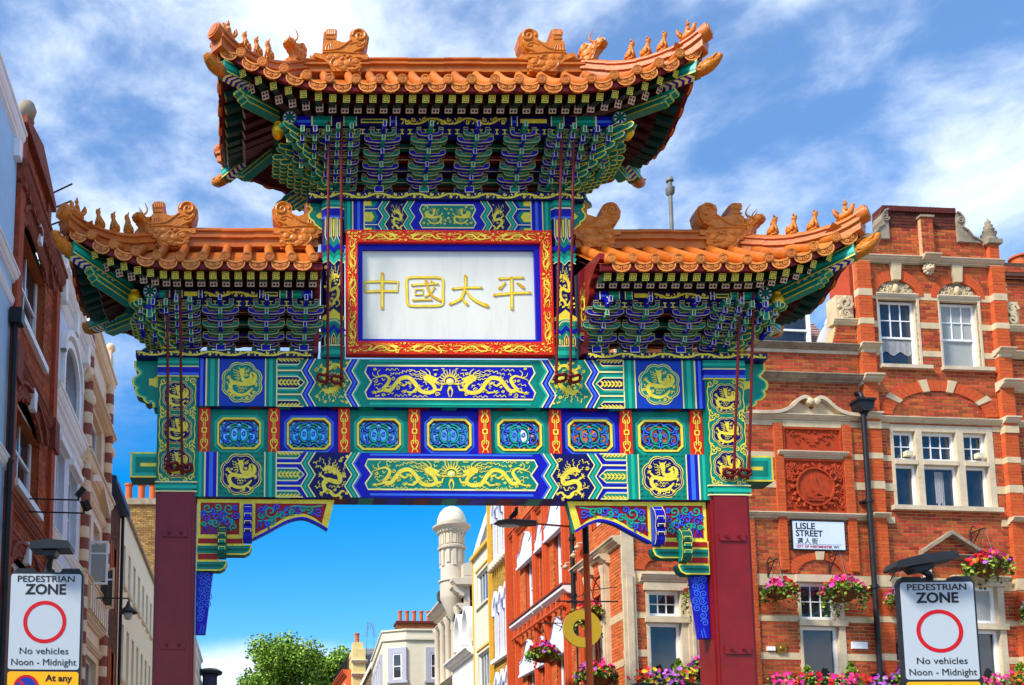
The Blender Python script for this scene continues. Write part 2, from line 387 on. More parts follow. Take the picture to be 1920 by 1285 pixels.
def fill(mb, poly, M, cx, cz, sx, sz, fr, c, n, ln, wd, gap, seed, mi=AU, fx=1, fz_=1, extra=()):
    """little flames and cloud curls painted in the ground left free round a motif."""
    rs = random.Random(seed); P = [(cx + fx * u * sx, cz + fz_ * v * sz) for pts, _ in M for u, v in pts] + list(extra); P = np.array(P)
    xs = [p[0] for p in poly]; zs = [p[1] for p in poly]; made = 0
    for _ in range(n * 14):
        if made >= n: break
        x, z = rs.uniform(min(xs), max(xs)), rs.uniform(min(zs), max(zs)); a = rs.uniform(-.7, .7) + (PI if rs.random() < .5 else 0); L_ = ln * rs.uniform(.6, 1.3)
        q = [(x + L_ * t * math.cos(a) - wd * 1.3 * math.sin(a) * math.sin(t * 9 + rs.random()), z + L_ * t * math.sin(a) + wd * 1.3 * math.cos(a) * math.sin(t * 9)) for t in np.linspace(0, 1, 7)]
        if rs.random() < .35: q = [(x + L_ * .35 * (1 - .8 * t) * math.cos(a + 8 * t), z + L_ * .35 * (1 - .8 * t) * math.sin(a + 8 * t)) for t in np.linspace(0, 1, 10)]
        if not all(inside(poly, *p) for p in q): continue
        if len(P) and min(np.hypot(P[:, 0] - p[0], P[:, 1] - p[1]).min() for p in q) < gap: continue
        mb.rib(q, (wd, wd * 1.1, wd * .5), fr, c, mi); P = np.vstack([P, q]); made += 1
def lobed(cx, cz, rx, rz, n=8, k=0.1, m=64):
    return [(cx + rx * (1 - k + k * abs(math.sin(n * t / 2))) * math.cos(t), cz + rz * (1 - k + k * abs(math.sin(n * t / 2))) * math.sin(t)) for t in [2 * PI * i / m + PI / n for i in range(m)]]
def medallion(mb, cx, cz, rx, rz, fr, c, ground):
    mb.flat(lobed(cx, cz, rx, rz), fr, c, AU); mb.flat(lobed(cx, cz, rx * .955, rz * .955), fr, c + .0015, ground)
    mb.flat(lobed(cx, cz, rx * .9, rz * .9), fr, c + .003, PA); mb.flat(lobed(cx, cz, rx * .87, rz * .87), fr, c + .0045, ground)
    motif(mb, ROUND, cx, cz, rx * .82, rz * .82, fr, c + .006, wk=min(rx, rz) * .72)
    fill(mb, lobed(cx, cz, rx * .84, rz * .84), ROUND, cx, cz, rx * .82, rz * .82, fr, c + .006, 44, rx * .26, rx * .05, rx * .07, int(cx * 100) + int(cz * 10))
def vine(mb, x0, x1, z0, z1, fr, c, mi=AU, per=0.26):
    n = max(1, round((x1 - x0) / per)); p = (x1 - x0) / n; h = z1 - z0; zm = (z0 + z1) / 2
    for k in range(n):
        a = x0 + p * k; s = 1 if k % 2 else -1
        mb.rib(cat([(a, zm - s * h * .3), (a + p * .3, zm - s * h * .1), (a + p * .62, zm + s * h * .28), (a + p, zm + s * h * .3)], 5), (.03, .02), fr, c, mi)
        mb.rib(spiral(a + p * .36, zm + s * h * .12, h * .3, 1.2, 1.0, s, 12), (.022, .016), fr, c, mi)
        mb.rib(spiral(a + p * .76, zm - s * h * .16, h * .26, 1.1, 2.0, -s, 12), (.022, .016), fr, c, mi)
        for q in (.12, .55, .92): mb.rib([(a + p * q - .012, zm + s * h * .36), (a + p * q + .014, zm - s * h * .05)], (.02, .006), fr, c, mi)
def dash_lines(mb, poly, w, fr, c, mi): mb.rib(poly, w, fr, c, mi, closed=True)

# ---- beams
def painted_beam(name, z0, z1, dep, sch, mot2):
    (base, base_l, alt, alt_l, ground, hexg, sq, medg, loz) = sch
    mb = MB(); mb.box(-3.5, 3.5, 0, dep, z0, z1, DB); 
    # painted soffit
    f = fz(z0)
    for k in range(-9, 10): mb.rect(k * .38 - .1, k * .38 + .1, .01, dep - .01, f, .002, (G_, B_, DR)[k % 3])
    beam = mb.build(name, PAL, gate)
    fr = fy(0.0); p = MB(); h = z1 - z0
    p.rect(-3.5, 3.5, z0, z1, fr, .003, base)
    d = .095
    for s in (-1, 1):
        X = lambda poly: [(s * a, b) for a, b in poly]
        def band(a0, a1, c, mi): p.flat(X([(a0, z0), (a1, z0), (a1, z1), (a0, z1)]), fr, c, mi)
        band(3.5, 3.34, .005, alt); band(3.42, 3.38, .007, alt_l); band(3.345, 3.325, .008, PA)
        band(3.325, 3.175, .005, base); band(3.28, 3.225, .007, base_l); band(3.175, 3.16, .008, PA)
        band(3.16, 2.53, .005, sq)
        band(2.53, 2.515, .008, PA); band(2.515, 2.375, .006, alt if base == B_ else base); band(2.47, 2.425, .007, alt_l if base == B_ else base_l); band(2.375, 2.36, .008, PA)
        if sq == G_:
            for k in range(9):
                for j in range(9):
                    a, b = 3.12 - k * .07, z0 + .04 + j * .07
                    if math.hypot(a - 2.845, b - (z0 + z1) / 2) > .3: p.rib([(s * (a - .02), b), (s * (a + .02), b + .015)], .012, fr, .007, DG)
        medallion(p, s * 2.845, (z0 + z1) / 2, .292, .305, fr, .008, medg)
        # arrows
        W = lambda x, dd=d: [(a, b) for a, b in [(x, z0), (x + dd, z0 + h * .25), (x, z0 + h * .5), (x + dd, z0 + h * .75), (x, z1)]]
        def zig(x0, x1, c, mi): p.flat(X(W(x0) + W(x1)[::-1]), fr, c, mi)
        def zline(x, c, w=.018): p.rib(X(W(x)), w, fr, c, PA)
        for q in (.25, .75):
            p.rib(X([(1.93 + d, z0 + h * q), (2.36, z0 + h * q)]), .022, fr, .009, PA)
            for o_ in (-.065, .065): p.rib(X([(1.99 + d, z0 + h * q + o_), (2.36, z0 + h * q + o_)]), .03, fr, .007, base_l)
        for zc_, hh in ((z0 + h * .5, .085), (z0, .085), (z1, .085)):
            lo_, hi_ = max(z0, zc_ - hh), min(z1, zc_ + hh)
            tip = [(2.36, lo_), (2.08, lo_), (1.99, zc_), (2.08, hi_), (2.36, hi_)]
            if lo_ == z0 and zc_ == z0: tip = [(2.36, z0), (2.0, z0), (2.08, hi_), (2.36, hi_)]
            if hi_ == z1 and zc_ == z1: tip = [(2.36, z1), (2.0, z1), (2.08, lo_), (2.36, lo_)]
            p.flat(X(tip), fr, .009, loz); p.rib(X(tip), .016, fr, .011, PA, closed=True)
            for k in range(6):
                a = 2.34 - k * .05
                for sg in (-1, 1):
                    zz = zc_ + sg * .045
                    if z0 < zz < z1: p.rib(X([(a, zc_ + sg * .004), (a - .045, zz)]), (.035, .012), fr, .012, AU)
        zig(1.93, 1.845, .008, alt); zig(1.905, 1.875, .0095, alt_l); zline(1.94, .011); zline(1.838, .011)
        zig(1.838, 1.345, .006, hexg)
        zig(1.335, 1.25, .008, alt); zig(1.31, 1.28, .0095, alt_l); zline(1.345, .011); zline(1.243, .011)
        zig(1.236, 1.205, .0095, base_l)
    # centre panel
    a = 1.125; q = .035; zz0, zz1 = z0 + .115, z1 - .095; hz = zz1 - zz0
    R_ = [(a, zz0), (a + q, zz0 + hz * .2), (a - .05, zz0 + hz * .5), (a + q, zz0 + hz * .8), (a, zz1)]
    panel = R_ + [(-x, z) for x, z in R_[::-1]]
    p.rect(-1.1, 1.1, z1 - .04, z1 - .015, fr, .007, base_l); p.rect(-1.1, 1.1, z0 + .03, z0 + .06, fr, .007, base_l)
    p.flat(panel, fr, .008, ground); p.rib(panel, .022, fr, .010, PA, closed=True)
    p.build('painted_border', PAL, beam)
    zz0, zz1 = z0 + .115, z1 - .095
    for s in (-1, 1):
        q = MB(); motif(q, LONG, s * -.56, (z0 + z1) / 2 + .01, .5, .225, fr, .013, AU, fx=s, wk=.22); fill(q, [(s * a_, b_) for a_, b_ in ((-1.08, zz0 + .02), (-1.06, zz1 - .02), (-.14, zz1 - .02), (-.14, zz0 + .02))], LONG, s * -.56, (z0 + z1) / 2 + .01, .5, .225, fr, .013, 80, .085, .012, .022, 7, fx=s); q.build('dragon_motif', PAL, beam)
        q = MB(); motif(q, SDRAG, s * 1.61, (z0 + z1) / 2 + (-.03 if mot2 else .0), .22 * (1 if mot2 else 1.05), .3 * (1 if mot2 else -1), fr, .011, AU, fx=s, wk=.21); hx = [(s * 1.82, z0 + .03), (s * 1.88, z0 + h * .25), (s * 1.8, z0 + h * .5), (s * 1.88, z0 + h * .75), (s * 1.82, z1 - .03), (s * 1.37, z1 - .03), (s * 1.44, z0 + h * .75), (s * 1.37, z0 + h * .5), (s * 1.44, z0 + h * .25), (s * 1.37, z0 + .03)]; fill(q, hx, SDRAG, s * 1.61, (z0 + z1) / 2, .22, .3 * (1 if mot2 else -1), fr, .011, 70, .08, .013, .022, 9, fx=s); q.build('dragon_motif', PAL, beam)
    q = MB(); zc_ = (z0 + z1) / 2
    q.ball((0, -.012, zc_ + .02), (.055, .006, .05), AU); q.ball((0, -.016, zc_ + .02), (.03, .006, .03), PA)
    for k in range(11):
        t = PI * k / 10; q.rib([(.07 * math.cos(t), zc_ + .03 + .06 * math.sin(t)), (.15 * math.cos(t), zc_ + .03 + .17 * math.sin(t))], (.025, .006), fr, .013, AU)
    for s in (-1, 1): q.rib(cat([(0, zc_ - .05), (s * .03, zc_ - .12), (s * .01, zc_ - .2)], 4), (.03, .008), fr, .013, AU)
    q.build('pearl_motif', PAL, beam)
    return beam
painted_beam('main_beam', 7.30, 7.985, .30, (G_, LG, B_, LB, B_, G_, MBL, G_, DB), False)
painted_beam('lower_beam', 6.02, 6.65, .30, (B_, LB, G_, LG, G_, DB, G_, DB, G_), True)

# ---- openwork panel row between the beams
fr = fy(0.10)
frieze = MB().box(-3.48, 3.48, .14, .2, 7.28, 7.32, DR).build('panel_rail', PAL, gate)
posts_x = [-3.356, -2.401, -1.441, -.48, .48, 1.441, 2.401, 3.356]
for x in posts_x:
    mb = MB(); mb.box(x - .078, x + .078, .05, .2, 6.65, 7.30, RE); f0 = fy(.05)
    for s in (-1, 1):
        mb.rib(cat([(x, 6.72), (x + s * .035, 6.76), (x + s * .045, 6.83), (x + s * .012, 6.85), (x + s * .02, 6.80)], 4), .014, f0, .003, AU)
        mb.rib(cat([(x + s * .04, 6.68), (x + s * .02, 6.74), (x + s * .045, 6.79)], 4), .011, f0, .003, AU)
        mb.rib(cat([(x, 7.24), (x + s * .035, 7.2), (x + s * .045, 7.13), (x + s * .012, 7.11), (x + s * .02, 7.16)], 4), .014, f0, .003, AU)
        mb.rib(cat([(x + s * .04, 7.28), (x + s * .02, 7.22), (x + s * .045, 7.17)], 4), .011, f0, .003, AU)
        mb.rib([(x + s * .012, 6.82), (x + s * .012, 6.93)], .011, f0, .003, AU); mb.rib([(x + s * .012, 7.03), (x + s * .012, 7.14)], .011, f0, .003, AU)
    mb.ring(lobed(x, 6.98, .045, .05, 4, .2, 16), lobed(x, 6.98, .022, .025, 4, 0, 16), f0, .002, .006, AU)
    mb.build('panel_post', PAL, gate)
def octo(x0, x1, z0, z1, k): return [(x0 + k, z0), (x1 - k, z0), (x1, z0 + k), (x1, z1 - k), (x1 - k, z1), (x0 + k, z1), (x0, z1 - k), (x0, z0 + k)]
for i in range(7):
    x0, x1 = posts_x[i] + .078, posts_x[i + 1] - .078; xm = (x0 + x1) / 2; base = G_ if i % 2 == 0 else B_; lt = LG if base == G_ else LB
    outer = [(x0, 6.65), (xm, 6.65), (x1, 6.65), (x1, 6.98), (x1, 7.3), (xm, 7.3), (x0, 7.3), (x0, 6.98)]
    outer = [(x0 + .1, 6.65), (x1 - .1, 6.65), (x1, 6.65 + .1), (x1, 7.2), (x1 - .1, 7.3), (x0 + .1, 7.3), (x0, 7.2), (x0, 6.75)]
    o4 = octo(xm - .29, xm + .29, 6.735, 7.165, .07)
    mb = MB(); mb.ring(outer, o4, fr, -.06, 0, base)
    for (a, b) in ((x0, 6.65), (x1, 6.65), (x0, 7.3), (x1, 7.3)):
        sx, sz = (1 if a == x0 else -1), (1 if b == 6.65 else -1); mb.prism([(a, b), (a + sx * .1, b), (a, b + sz * .1)], fr, -.06, 0, base)
    mb.rib(octo(xm - .325, xm + .325, 6.70, 7.2, .08), .03, fr, .003, lt, closed=True)
    pan = mb.build('openwork_panel', PAL, gate)
    mb = MB(); mb.ring(octo(xm - .302, xm + .302, 6.723, 7.177, .075), octo(xm - .274, xm + .274, 6.751, 7.149, .065), fr, -.05, .018, AU)
    mb.ring(octo(xm - .274, xm + .274, 6.751, 7.149, .065), octo(xm - .262, xm + .262, 6.763, 7.137, .06), fr, -.05, .004, DR); mb.build('panel_moulding', PAL, pan)
    mb = MB(); A_, B2 = (DB, DG) if i % 2 == 0 else (DG, DB)
    def scr(pts, w_, mi, li):
        for s in (-1, 1):
            P = [(xm + s * a, b) for a, b in pts]
            mb.rib(P, w_, fr, -.035, mi, h=.025); mb.rib(P, .015, fr, -.004, li)
    L1, L2 = LB, LG
    scr(cat([(.0, 7.14), (.06, 7.11), (.12, 7.12), (.2, 7.06), (.17, 7.0), (.12, 7.02)], 5), .05, A_, L1)
    scr(cat([(.0, 7.05), (.05, 7.06), (.11, 7.02), (.125, 6.93), (.09, 6.86), (.03, 6.85), (.0, 6.88)], 5), .034, B2, L2)
    scr(cat([(.0, 7.0), (.012, 6.94), (.0, 6.88)], 4), .03, B2, L2)
    scr(spiral(.068, 6.955, .034, 1.2, 1.0, 1, 12), .016, A_, L1)
    scr(spiral(.225, 7.06, .03, 1.2, 2.0, -1, 12), .016, B2, L2)
    scr(cat([(.25, 6.9), (.215, 6.97), (.17, 6.97)], 4), .022, A_, L1)
    scr(cat([(.03, 7.1), (.09, 7.085), (.13, 7.055)], 4), .022, B2, L2)
    scr(cat([(.11, 6.84), (.15, 6.82), (.2, 6.84)], 4), .022, B2, L1)
    scr(cat([(.0, 7.06), (.02, 7.03), (.0, 7.0)], 3), .03, A_, L1)
    scr(cat([(.26, 7.12), (.22, 7.02), (.24, 6.94), (.22, 6.86), (.16, 6.85), (.155, 6.91), (.19, 6.92)], 5), .04, A_, L1)
    scr(cat([(.27, 6.77), (.2, 6.8), (.14, 6.77), (.08, 6.82), (.0, 6.78)], 5), .06, B2, L2)
    scr(cat([(.01, 6.78), (.02, 6.86), (.0, 6.92)], 4), .035, A_, L1)
    scr(cat([(.27, 7.0), (.25, 6.96), (.27, 6.88)], 4), .04, B2, L2)
    scr(cat([(.26, 7.13), (.2, 7.14), (.14, 7.14)], 4), .03, B2, L1)
    mb.build('carved_scrollwork', PAL, pan)

# ---- lintel strips with gold vine
def strip(x0, x1, z0, z1, y, dep, nm='lintel_strip'):
    mb = MB(); mb.box(x0, x1, y, y + dep, z0, z1, DB); vine(mb, x0 + .02, x1 - .02, z0 + .006, z1 - .006, fy(y), .003); mb.build(nm, PAL, gate)
strip(-4.31, -1.88, 7.99, 8.075, -.05, .5); strip(1.86, 4.31, 7.99, 8.075, -.05, .5); strip(-1.96, 1.9, 10.31, 10.415, -.05, .5)

# ---- main pillars
for s in (-1, 1):
    xc = s * 3.722; hw = .275
    def plan(h, k=.055, n=.02): 
        pts = []
        for (ax, ay) in ((1, -1), (1, 1), (-1, 1), (-1, -1)):
            q = [(h, -(h - k)), (h - n, -(h - k)), (h - n, -(h - n)), (h - k, -(h - n)), (h - k, -h)]
            q = [(ax * abs(u), ay * abs(v)) for u, v in q]
            if ax * ay > 0: q = q[::-1]
            pts += q[::-1]
        return pts
    pil = MB(); pl = [(xc + u, .245 + v) for u, v in plan(hw)]
    pil.prism(pl, lambda a, b, c: (a, b, c), 0.45, 6.075, MA)
    pillar = pil.build('pillar', PAL, gate, label=None)
    MB().box(xc - .48, xc + .48, -.24, .73, 0, .45, 0).build('plinth', mat('plinth_stone', srgb(150, 146, 140), .7, bump=.2), pillar)
    for zb in (5.50, 3.97):
        mb = MB(); mb.box(xc - .17, xc + .17, -.052, -.026, zb - .055, zb + .055, MA)
        for dx in (-.08, .08): mb.lathe([(.022, 0), (.022, .012), (.012, .022)], 8, DR, (xc + dx, -.075, zb), 'Y')
        mb.build('bolt_plate', PAL, pillar)
    # painted head
    hd = MB(); hd.prism([(xc + u, .245 + v) for u, v in plan(hw + .004)], lambda a, b, c: (a, b, c), 6.075, 7.98, G_)
    head = hd.build('painted_head', PAL, gate)
    p = MB(); f0 = fy(-.034)
    for (z0, z1, mi) in ((7.86, 7.975, G_), (7.90, 7.935, LG), (7.845, 7.86, PA), (7.74, 7.845, B_), (7.725, 7.765, LB), (7.705, 7.722, AU), (6.205, 6.22, PA), (6.075, 6.09, PA), (6.12, 6.17, LG)):
        e_ = {G_: 0, B_: 0, LG: .002, LB: .002, PA: .004, AU: .004}[mi]; p.box(xc - hw - .006 - e_, xc + hw + .006 + e_, -.037 - e_, .527 + e_, z0, z1, mi)
    for k, zc_ in enumerate((7.43, 6.955, 6.48)):
        medallion(p, xc, zc_, .215, .225, f0, .003, DB)
        for ss in (-1, 1):
            # flowers on the chamfers and scrolls round the medallions
            for dz in (-.22, .22):
                p.rib(spiral(xc + ss * .2, zc_ + dz * .95, .045, 1.2, 0, ss), .015, f0, .003, AU); p.rib(spiral(xc + ss * .12, zc_ + dz * 1.08, .035, 1.2, 2, -ss), .014, f0, .003, AU)
                p.rib([(xc + ss * .24, zc_ + dz * .7), (xc + ss * .2, zc_ + dz * .78)], .02, f0, .003, AU)
            p.rib(cat([(xc + ss * .225, zc_ - .2), (xc + ss * .245, zc_ - .1), (xc + ss * .235, zc_), (xc + ss * .245, zc_ + .1), (xc + ss * .225, zc_ + .2)], 4), .012, f0, .002, AU)
    sgn_f = fxl(xc + .281) if s < 0 else fxr(xc - .281)
    for zc_ in (7.43, 6.955, 6.48):
        p.flat(lobed(.245, zc_, .17, .2), sgn_f, .003, DB); motif(p, ROUND, .245, zc_, .15, .18, sgn_f, .005)
    p.build('medallion_painting', PAL, head)
# ---- beam ends beyond the pillars
for s in (-1, 1):
    X = lambda poly: [(s * a, b) for a, b in poly]
    ear = X([(3.98, 7.985), (4.33, 7.985), (4.33, 7.90)] + cat([(4.30, 7.86), (4.26, 7.81), (4.30, 7.76), (4.35, 7.72), (4.35, 7.64), (4.30, 7.60), (4.32, 7.55), (4.28, 7.49), (4.20, 7.46), (4.19, 7.42), (4.14, 7.38), (4.09, 7.40), (4.06, 7.34)], 4) + [(4.06, 7.31), (3.98, 7.31)])
    mb = MB(); mb.prism(ear, fy(.08), -.22, 0, G_, DG); mb.rib(ear[1:-1], .03, fy(.08), .002, AU); mb.rib([(x - s * .03, z) for x, z in ear[2:-2]], .025, fy(.08), .003, LG)
    mb.flat(X([(3.98, 7.60), (3.98, 7.76), (4.04, 7.76), (4.06, 7.73), (4.13, 7.73), (4.13, 7.63), (4.06, 7.62), (4.04, 7.60)]), fy(.08), .004, AU)
    mb.build('cloud_beam_end', PAL, gate)
    mb = MB(); f1 = fy(.05); x0, x1 = 3.98, 4.36
    mb.prism(X([(x0, 6.30), (x1, 6.30), (x1, 6.66), (x0, 6.66)]), f1, -.3, 0, DG)
    mb.flat(X([(x0, 6.30), (x1, 6.30), (x1, 6.66), (x0, 6.66)]), f1, .002, AU); mb.flat(X([(x0, 6.325), (x1 - .025, 6.325), (x1 - .025, 6.635), (x0, 6.635)]), f1, .004, LG)
    mb.flat(X([(x0, 6.37), (x1 - .07, 6.37), (x1 - .07, 6.59), (x0, 6.59)]), f1, .006, G_); mb.flat(X([(x0, 6.455), (x1 - .14, 6.455), (x1 - .14, 6.505), (x0, 6.505)]), f1, .008, AU)
    mb.build('square_beam_end', PAL, gate)

# ---- brackets under the lower beam (left side measured, right side mirrored)
for s in (-1, 1):
    BX = lambda cx, cy: (s * -(-3.42 + (280 + cx / 3.337 - 372) * .00723), 5.99 - (900 + cy / 3.337 - 936) * .0074)
    BP = lambda L_: [BX(*q) for q in L_]
    arc = cat([(1115, 300), (1040, 255), (960, 228), (870, 248), (790, 290), (720, 328), (655, 362)], 4)
    outl = [(300, 112), (1160, 112)] + arc + [(300, 358)]
    mb = MB(); mb.prism(BP(outl), fy(.06), -.12, 0, AU, G_)
    brk = mb.build('corner_bracket', PAL, gate)
    p = MB(); f0 = fy(.06)
    p.flat(BP([(322, 135), (565, 135), (565, 335), (322, 335)]), f0, .003, CM)
    arc2 = cat([(1080, 262), (1030, 225), (960, 200), (870, 218), (790, 262), (720, 300), (665, 330)], 4)
    p.flat(BP([(665, 138), (1112, 138)] + arc2), f0, .003, CM); p.rib(BP(arc), .03, f0, -.06, B_, h=.066); 
    W2 = .022
    def sp(cx, cy, r_, t_, a0, d_, mi, li):
        P = BP(spiral(cx, cy, r_, t_, a0, d_)); p.rib(P, W2 * 1.1, f0, .004, mi, h=.008); p.rib(P, .011, f0, .013, li)
    for (cx, cy, r_, a0, d_, mi) in ((365, 170, 32, 0, 1, 0), (430, 165, 26, 2, -1, 0), (500, 175, 34, 1, 1, 0), (545, 215, 26, 3, -1, B_), (360, 235, 30, 3, 1, B_), (420, 225, 28, 1, -1, B_), (415, 262, 30, 0, 1, 0), (490, 265, 34, 2, -1, B_), (530, 290, 26, 2, 1, 0), (480, 230, 22, 0, 1, 0), (340, 200, 18, 1, 1, B_), (395, 190, 20, 2, -1, B_), (465, 200, 22, 0, 1, B_), (540, 165, 18, 1, 1, B_), (385, 265, 20, 1, -1, 0), (455, 250, 20, 2, 1, B_), (515, 250, 18, 0, 1, 0), (345, 275, 18, 3, 1, 0)):
        sp(cx, cy, r_, 1.25, a0, d_, mi, LB if mi == B_ else LG)
    for (cx, cy, r_, a0, d_, mi) in ((760, 190, 46, 0, 1, 0), (770, 245, 26, 2, -1, 0), (705, 180, 26, 1, 1, B_), (860, 180, 34, 3, -1, B_), (930, 175, 30, 0, 1, B_), (1000, 175, 26, 2, -1, 0), (1060, 190, 28, 1, 1, B_), (830, 215, 24, 4, 1, 0), (800, 165, 24, 2, 1, B_), (895, 190, 22, 1, 1, 0), (965, 175, 22, 0, -1, 0), (1030, 195, 18, 2, 1, B_), (700, 215, 22, 0, 1, 0), (730, 165, 20, 3, -1, B_), (745, 265, 18, 1, 1, B_)):
        sp(cx, cy, r_, 1.3, a0, d_, mi, LB if mi == B_ else LG)
    p.rib(BP(cat([(680, 250), (770, 240), (830, 200), (900, 155), (1000, 160), (1085, 150)], 5)), .018, f0, .005, LG)
    for (cx, cy) in ((350, 315), (375, 290), (400, 318), (690, 280), (715, 265), (735, 285)):
        p.rib(BP([(cx - 18, cy + 18), (cx, cy - 26), (cx + 16, cy + 16)]), .022, f0, .005, B_, h=.006); p.rib(BP([(cx - 18, cy + 18), (cx, cy - 26), (cx + 16, cy + 16)]), .006, f0, .014, LB)
    p.build('carved_panel', PAL, brk)
    for (x1, y0, y1, col, rnd) in ((595, 360, 402, CM, 0), (645, 402, 466, G_, 1), (440, 455, 502, CM, 0), (492, 502, 566, G_, 1)):
        poly = [(300, y0), (x1, y0)] + ([(x1, y0 + 18), (x1 - 14, y1 - 16), (x1 - 44, y1)] if rnd else [(x1, y1)]) + [(300, y1)]
        mb = MB(); mb.prism(BP(poly), fy(.03), -.16, 0, AU if not rnd else DG)
        if rnd:
            mb.flat(BP(poly), fy(.03), .002, AU); mb.flat(BP([(305, y0 + 8), (x1 - 8, y0 + 8), (x1 - 10, y0 + 18), (x1 - 22, y1 - 20), (x1 - 46, y1 - 9), (305, y1 - 9)]), fy(.03), .004, G_)
            mb.rib(BP([(308, (y0 + y1) / 2), (x1 - 30, (y0 + y1) / 2)]), .03, fy(.03), .006, DG)
        else: mb.flat(BP([(310, y0 + 6), (x1 - 10, y0 + 6), (x1 - 10, y1 - 6), (310, y1 - 6)]), fy(.03), .01, CM)
        mb.build('bracket_step', PAL, brk)
    for (cx, y0, y1, col, lin) in ((618, 150, 392, B_, PA), (460, 285, 492, DG, AU)):
        (xa, zt), (xb, zb_) = BX(cx - 27, y0), BX(cx + 27, y1); xa, xb = min(xa, xb), max(xa, xb); H_ = zt - zb_
        prof = [(.06, zt), (-.02, zt - .01), (-.10, zt - H_ * .18), (-.13, zt - H_ * .38), (-.10, zt - H_ * .55), (-.12, zt - H_ * .7), (-.1, zb_ + .05), (-.06, zb_), (.06, zb_)]
        mb = MB(); mb.prism(prof, lambda a, b, c: (c, a, b), xa, xb, col)
        for sx_ in (xa - .002, xb + .002):
            mb.add([(sx_, a * .8 + .01, b * .96 + (zt + zb_) * .02) for a, b in prof], [list(range(len(prof)))], MBL if col == B_ else G_)
            mb.rib([(a, b) for a, b in prof[1:-1]], .014, lambda a, b, c: (sx_ + (c if sx_ > (xa + xb) / 2 else -c), a, b), .003, lin)
        for k in range(4):
            zz = zt - H_ * (.12 + .2 * k); yy = np.interp(zz, [zb_, zb_ + .05, zt - H_ * .38, zt], [-.06, -.1, -.13, -.02])
            mb.box(xa + .008, xb - .008, yy - .012, yy + .03, zz - .04, zz - .005, DB if col == B_ else G_); mb.rib([(xa + .014, zz - .04), (xa + .014, zz), (xb - .014, zz), (xb - .014, zz - .04)], .01, fy(yy - .012), .003, lin)
        mb.build('bracket_nose', PAL, brk)
    mb = MB(); wd = [(300, 566), (404, 566), (362, 950), (300, 950)]; mb.prism(BP(wd), fy(.1), -.1, 0, B_)
    for k in range(8):
        for j in range(2 if k < 5 else 1):
            cx, cy = 330 + j * 42 + (10 if k % 2 else 0), 590 + k * 44
            if k == 7: mb.rib(BP([(cx - 14, 948), (cx, 890)]), .012, fy(.1), .003, LB); mb.rib(BP([(cx + 6, 948), (cx + 14, 900)]), .012, fy(.1), .003, LB)
            else: mb.rib(BP(spiral(cx, cy, 25, 1.5, k, 1 if j else -1)), .012, fy(.1), .003, LB)
    mb.build('cloud_wedge', PAL, brk)

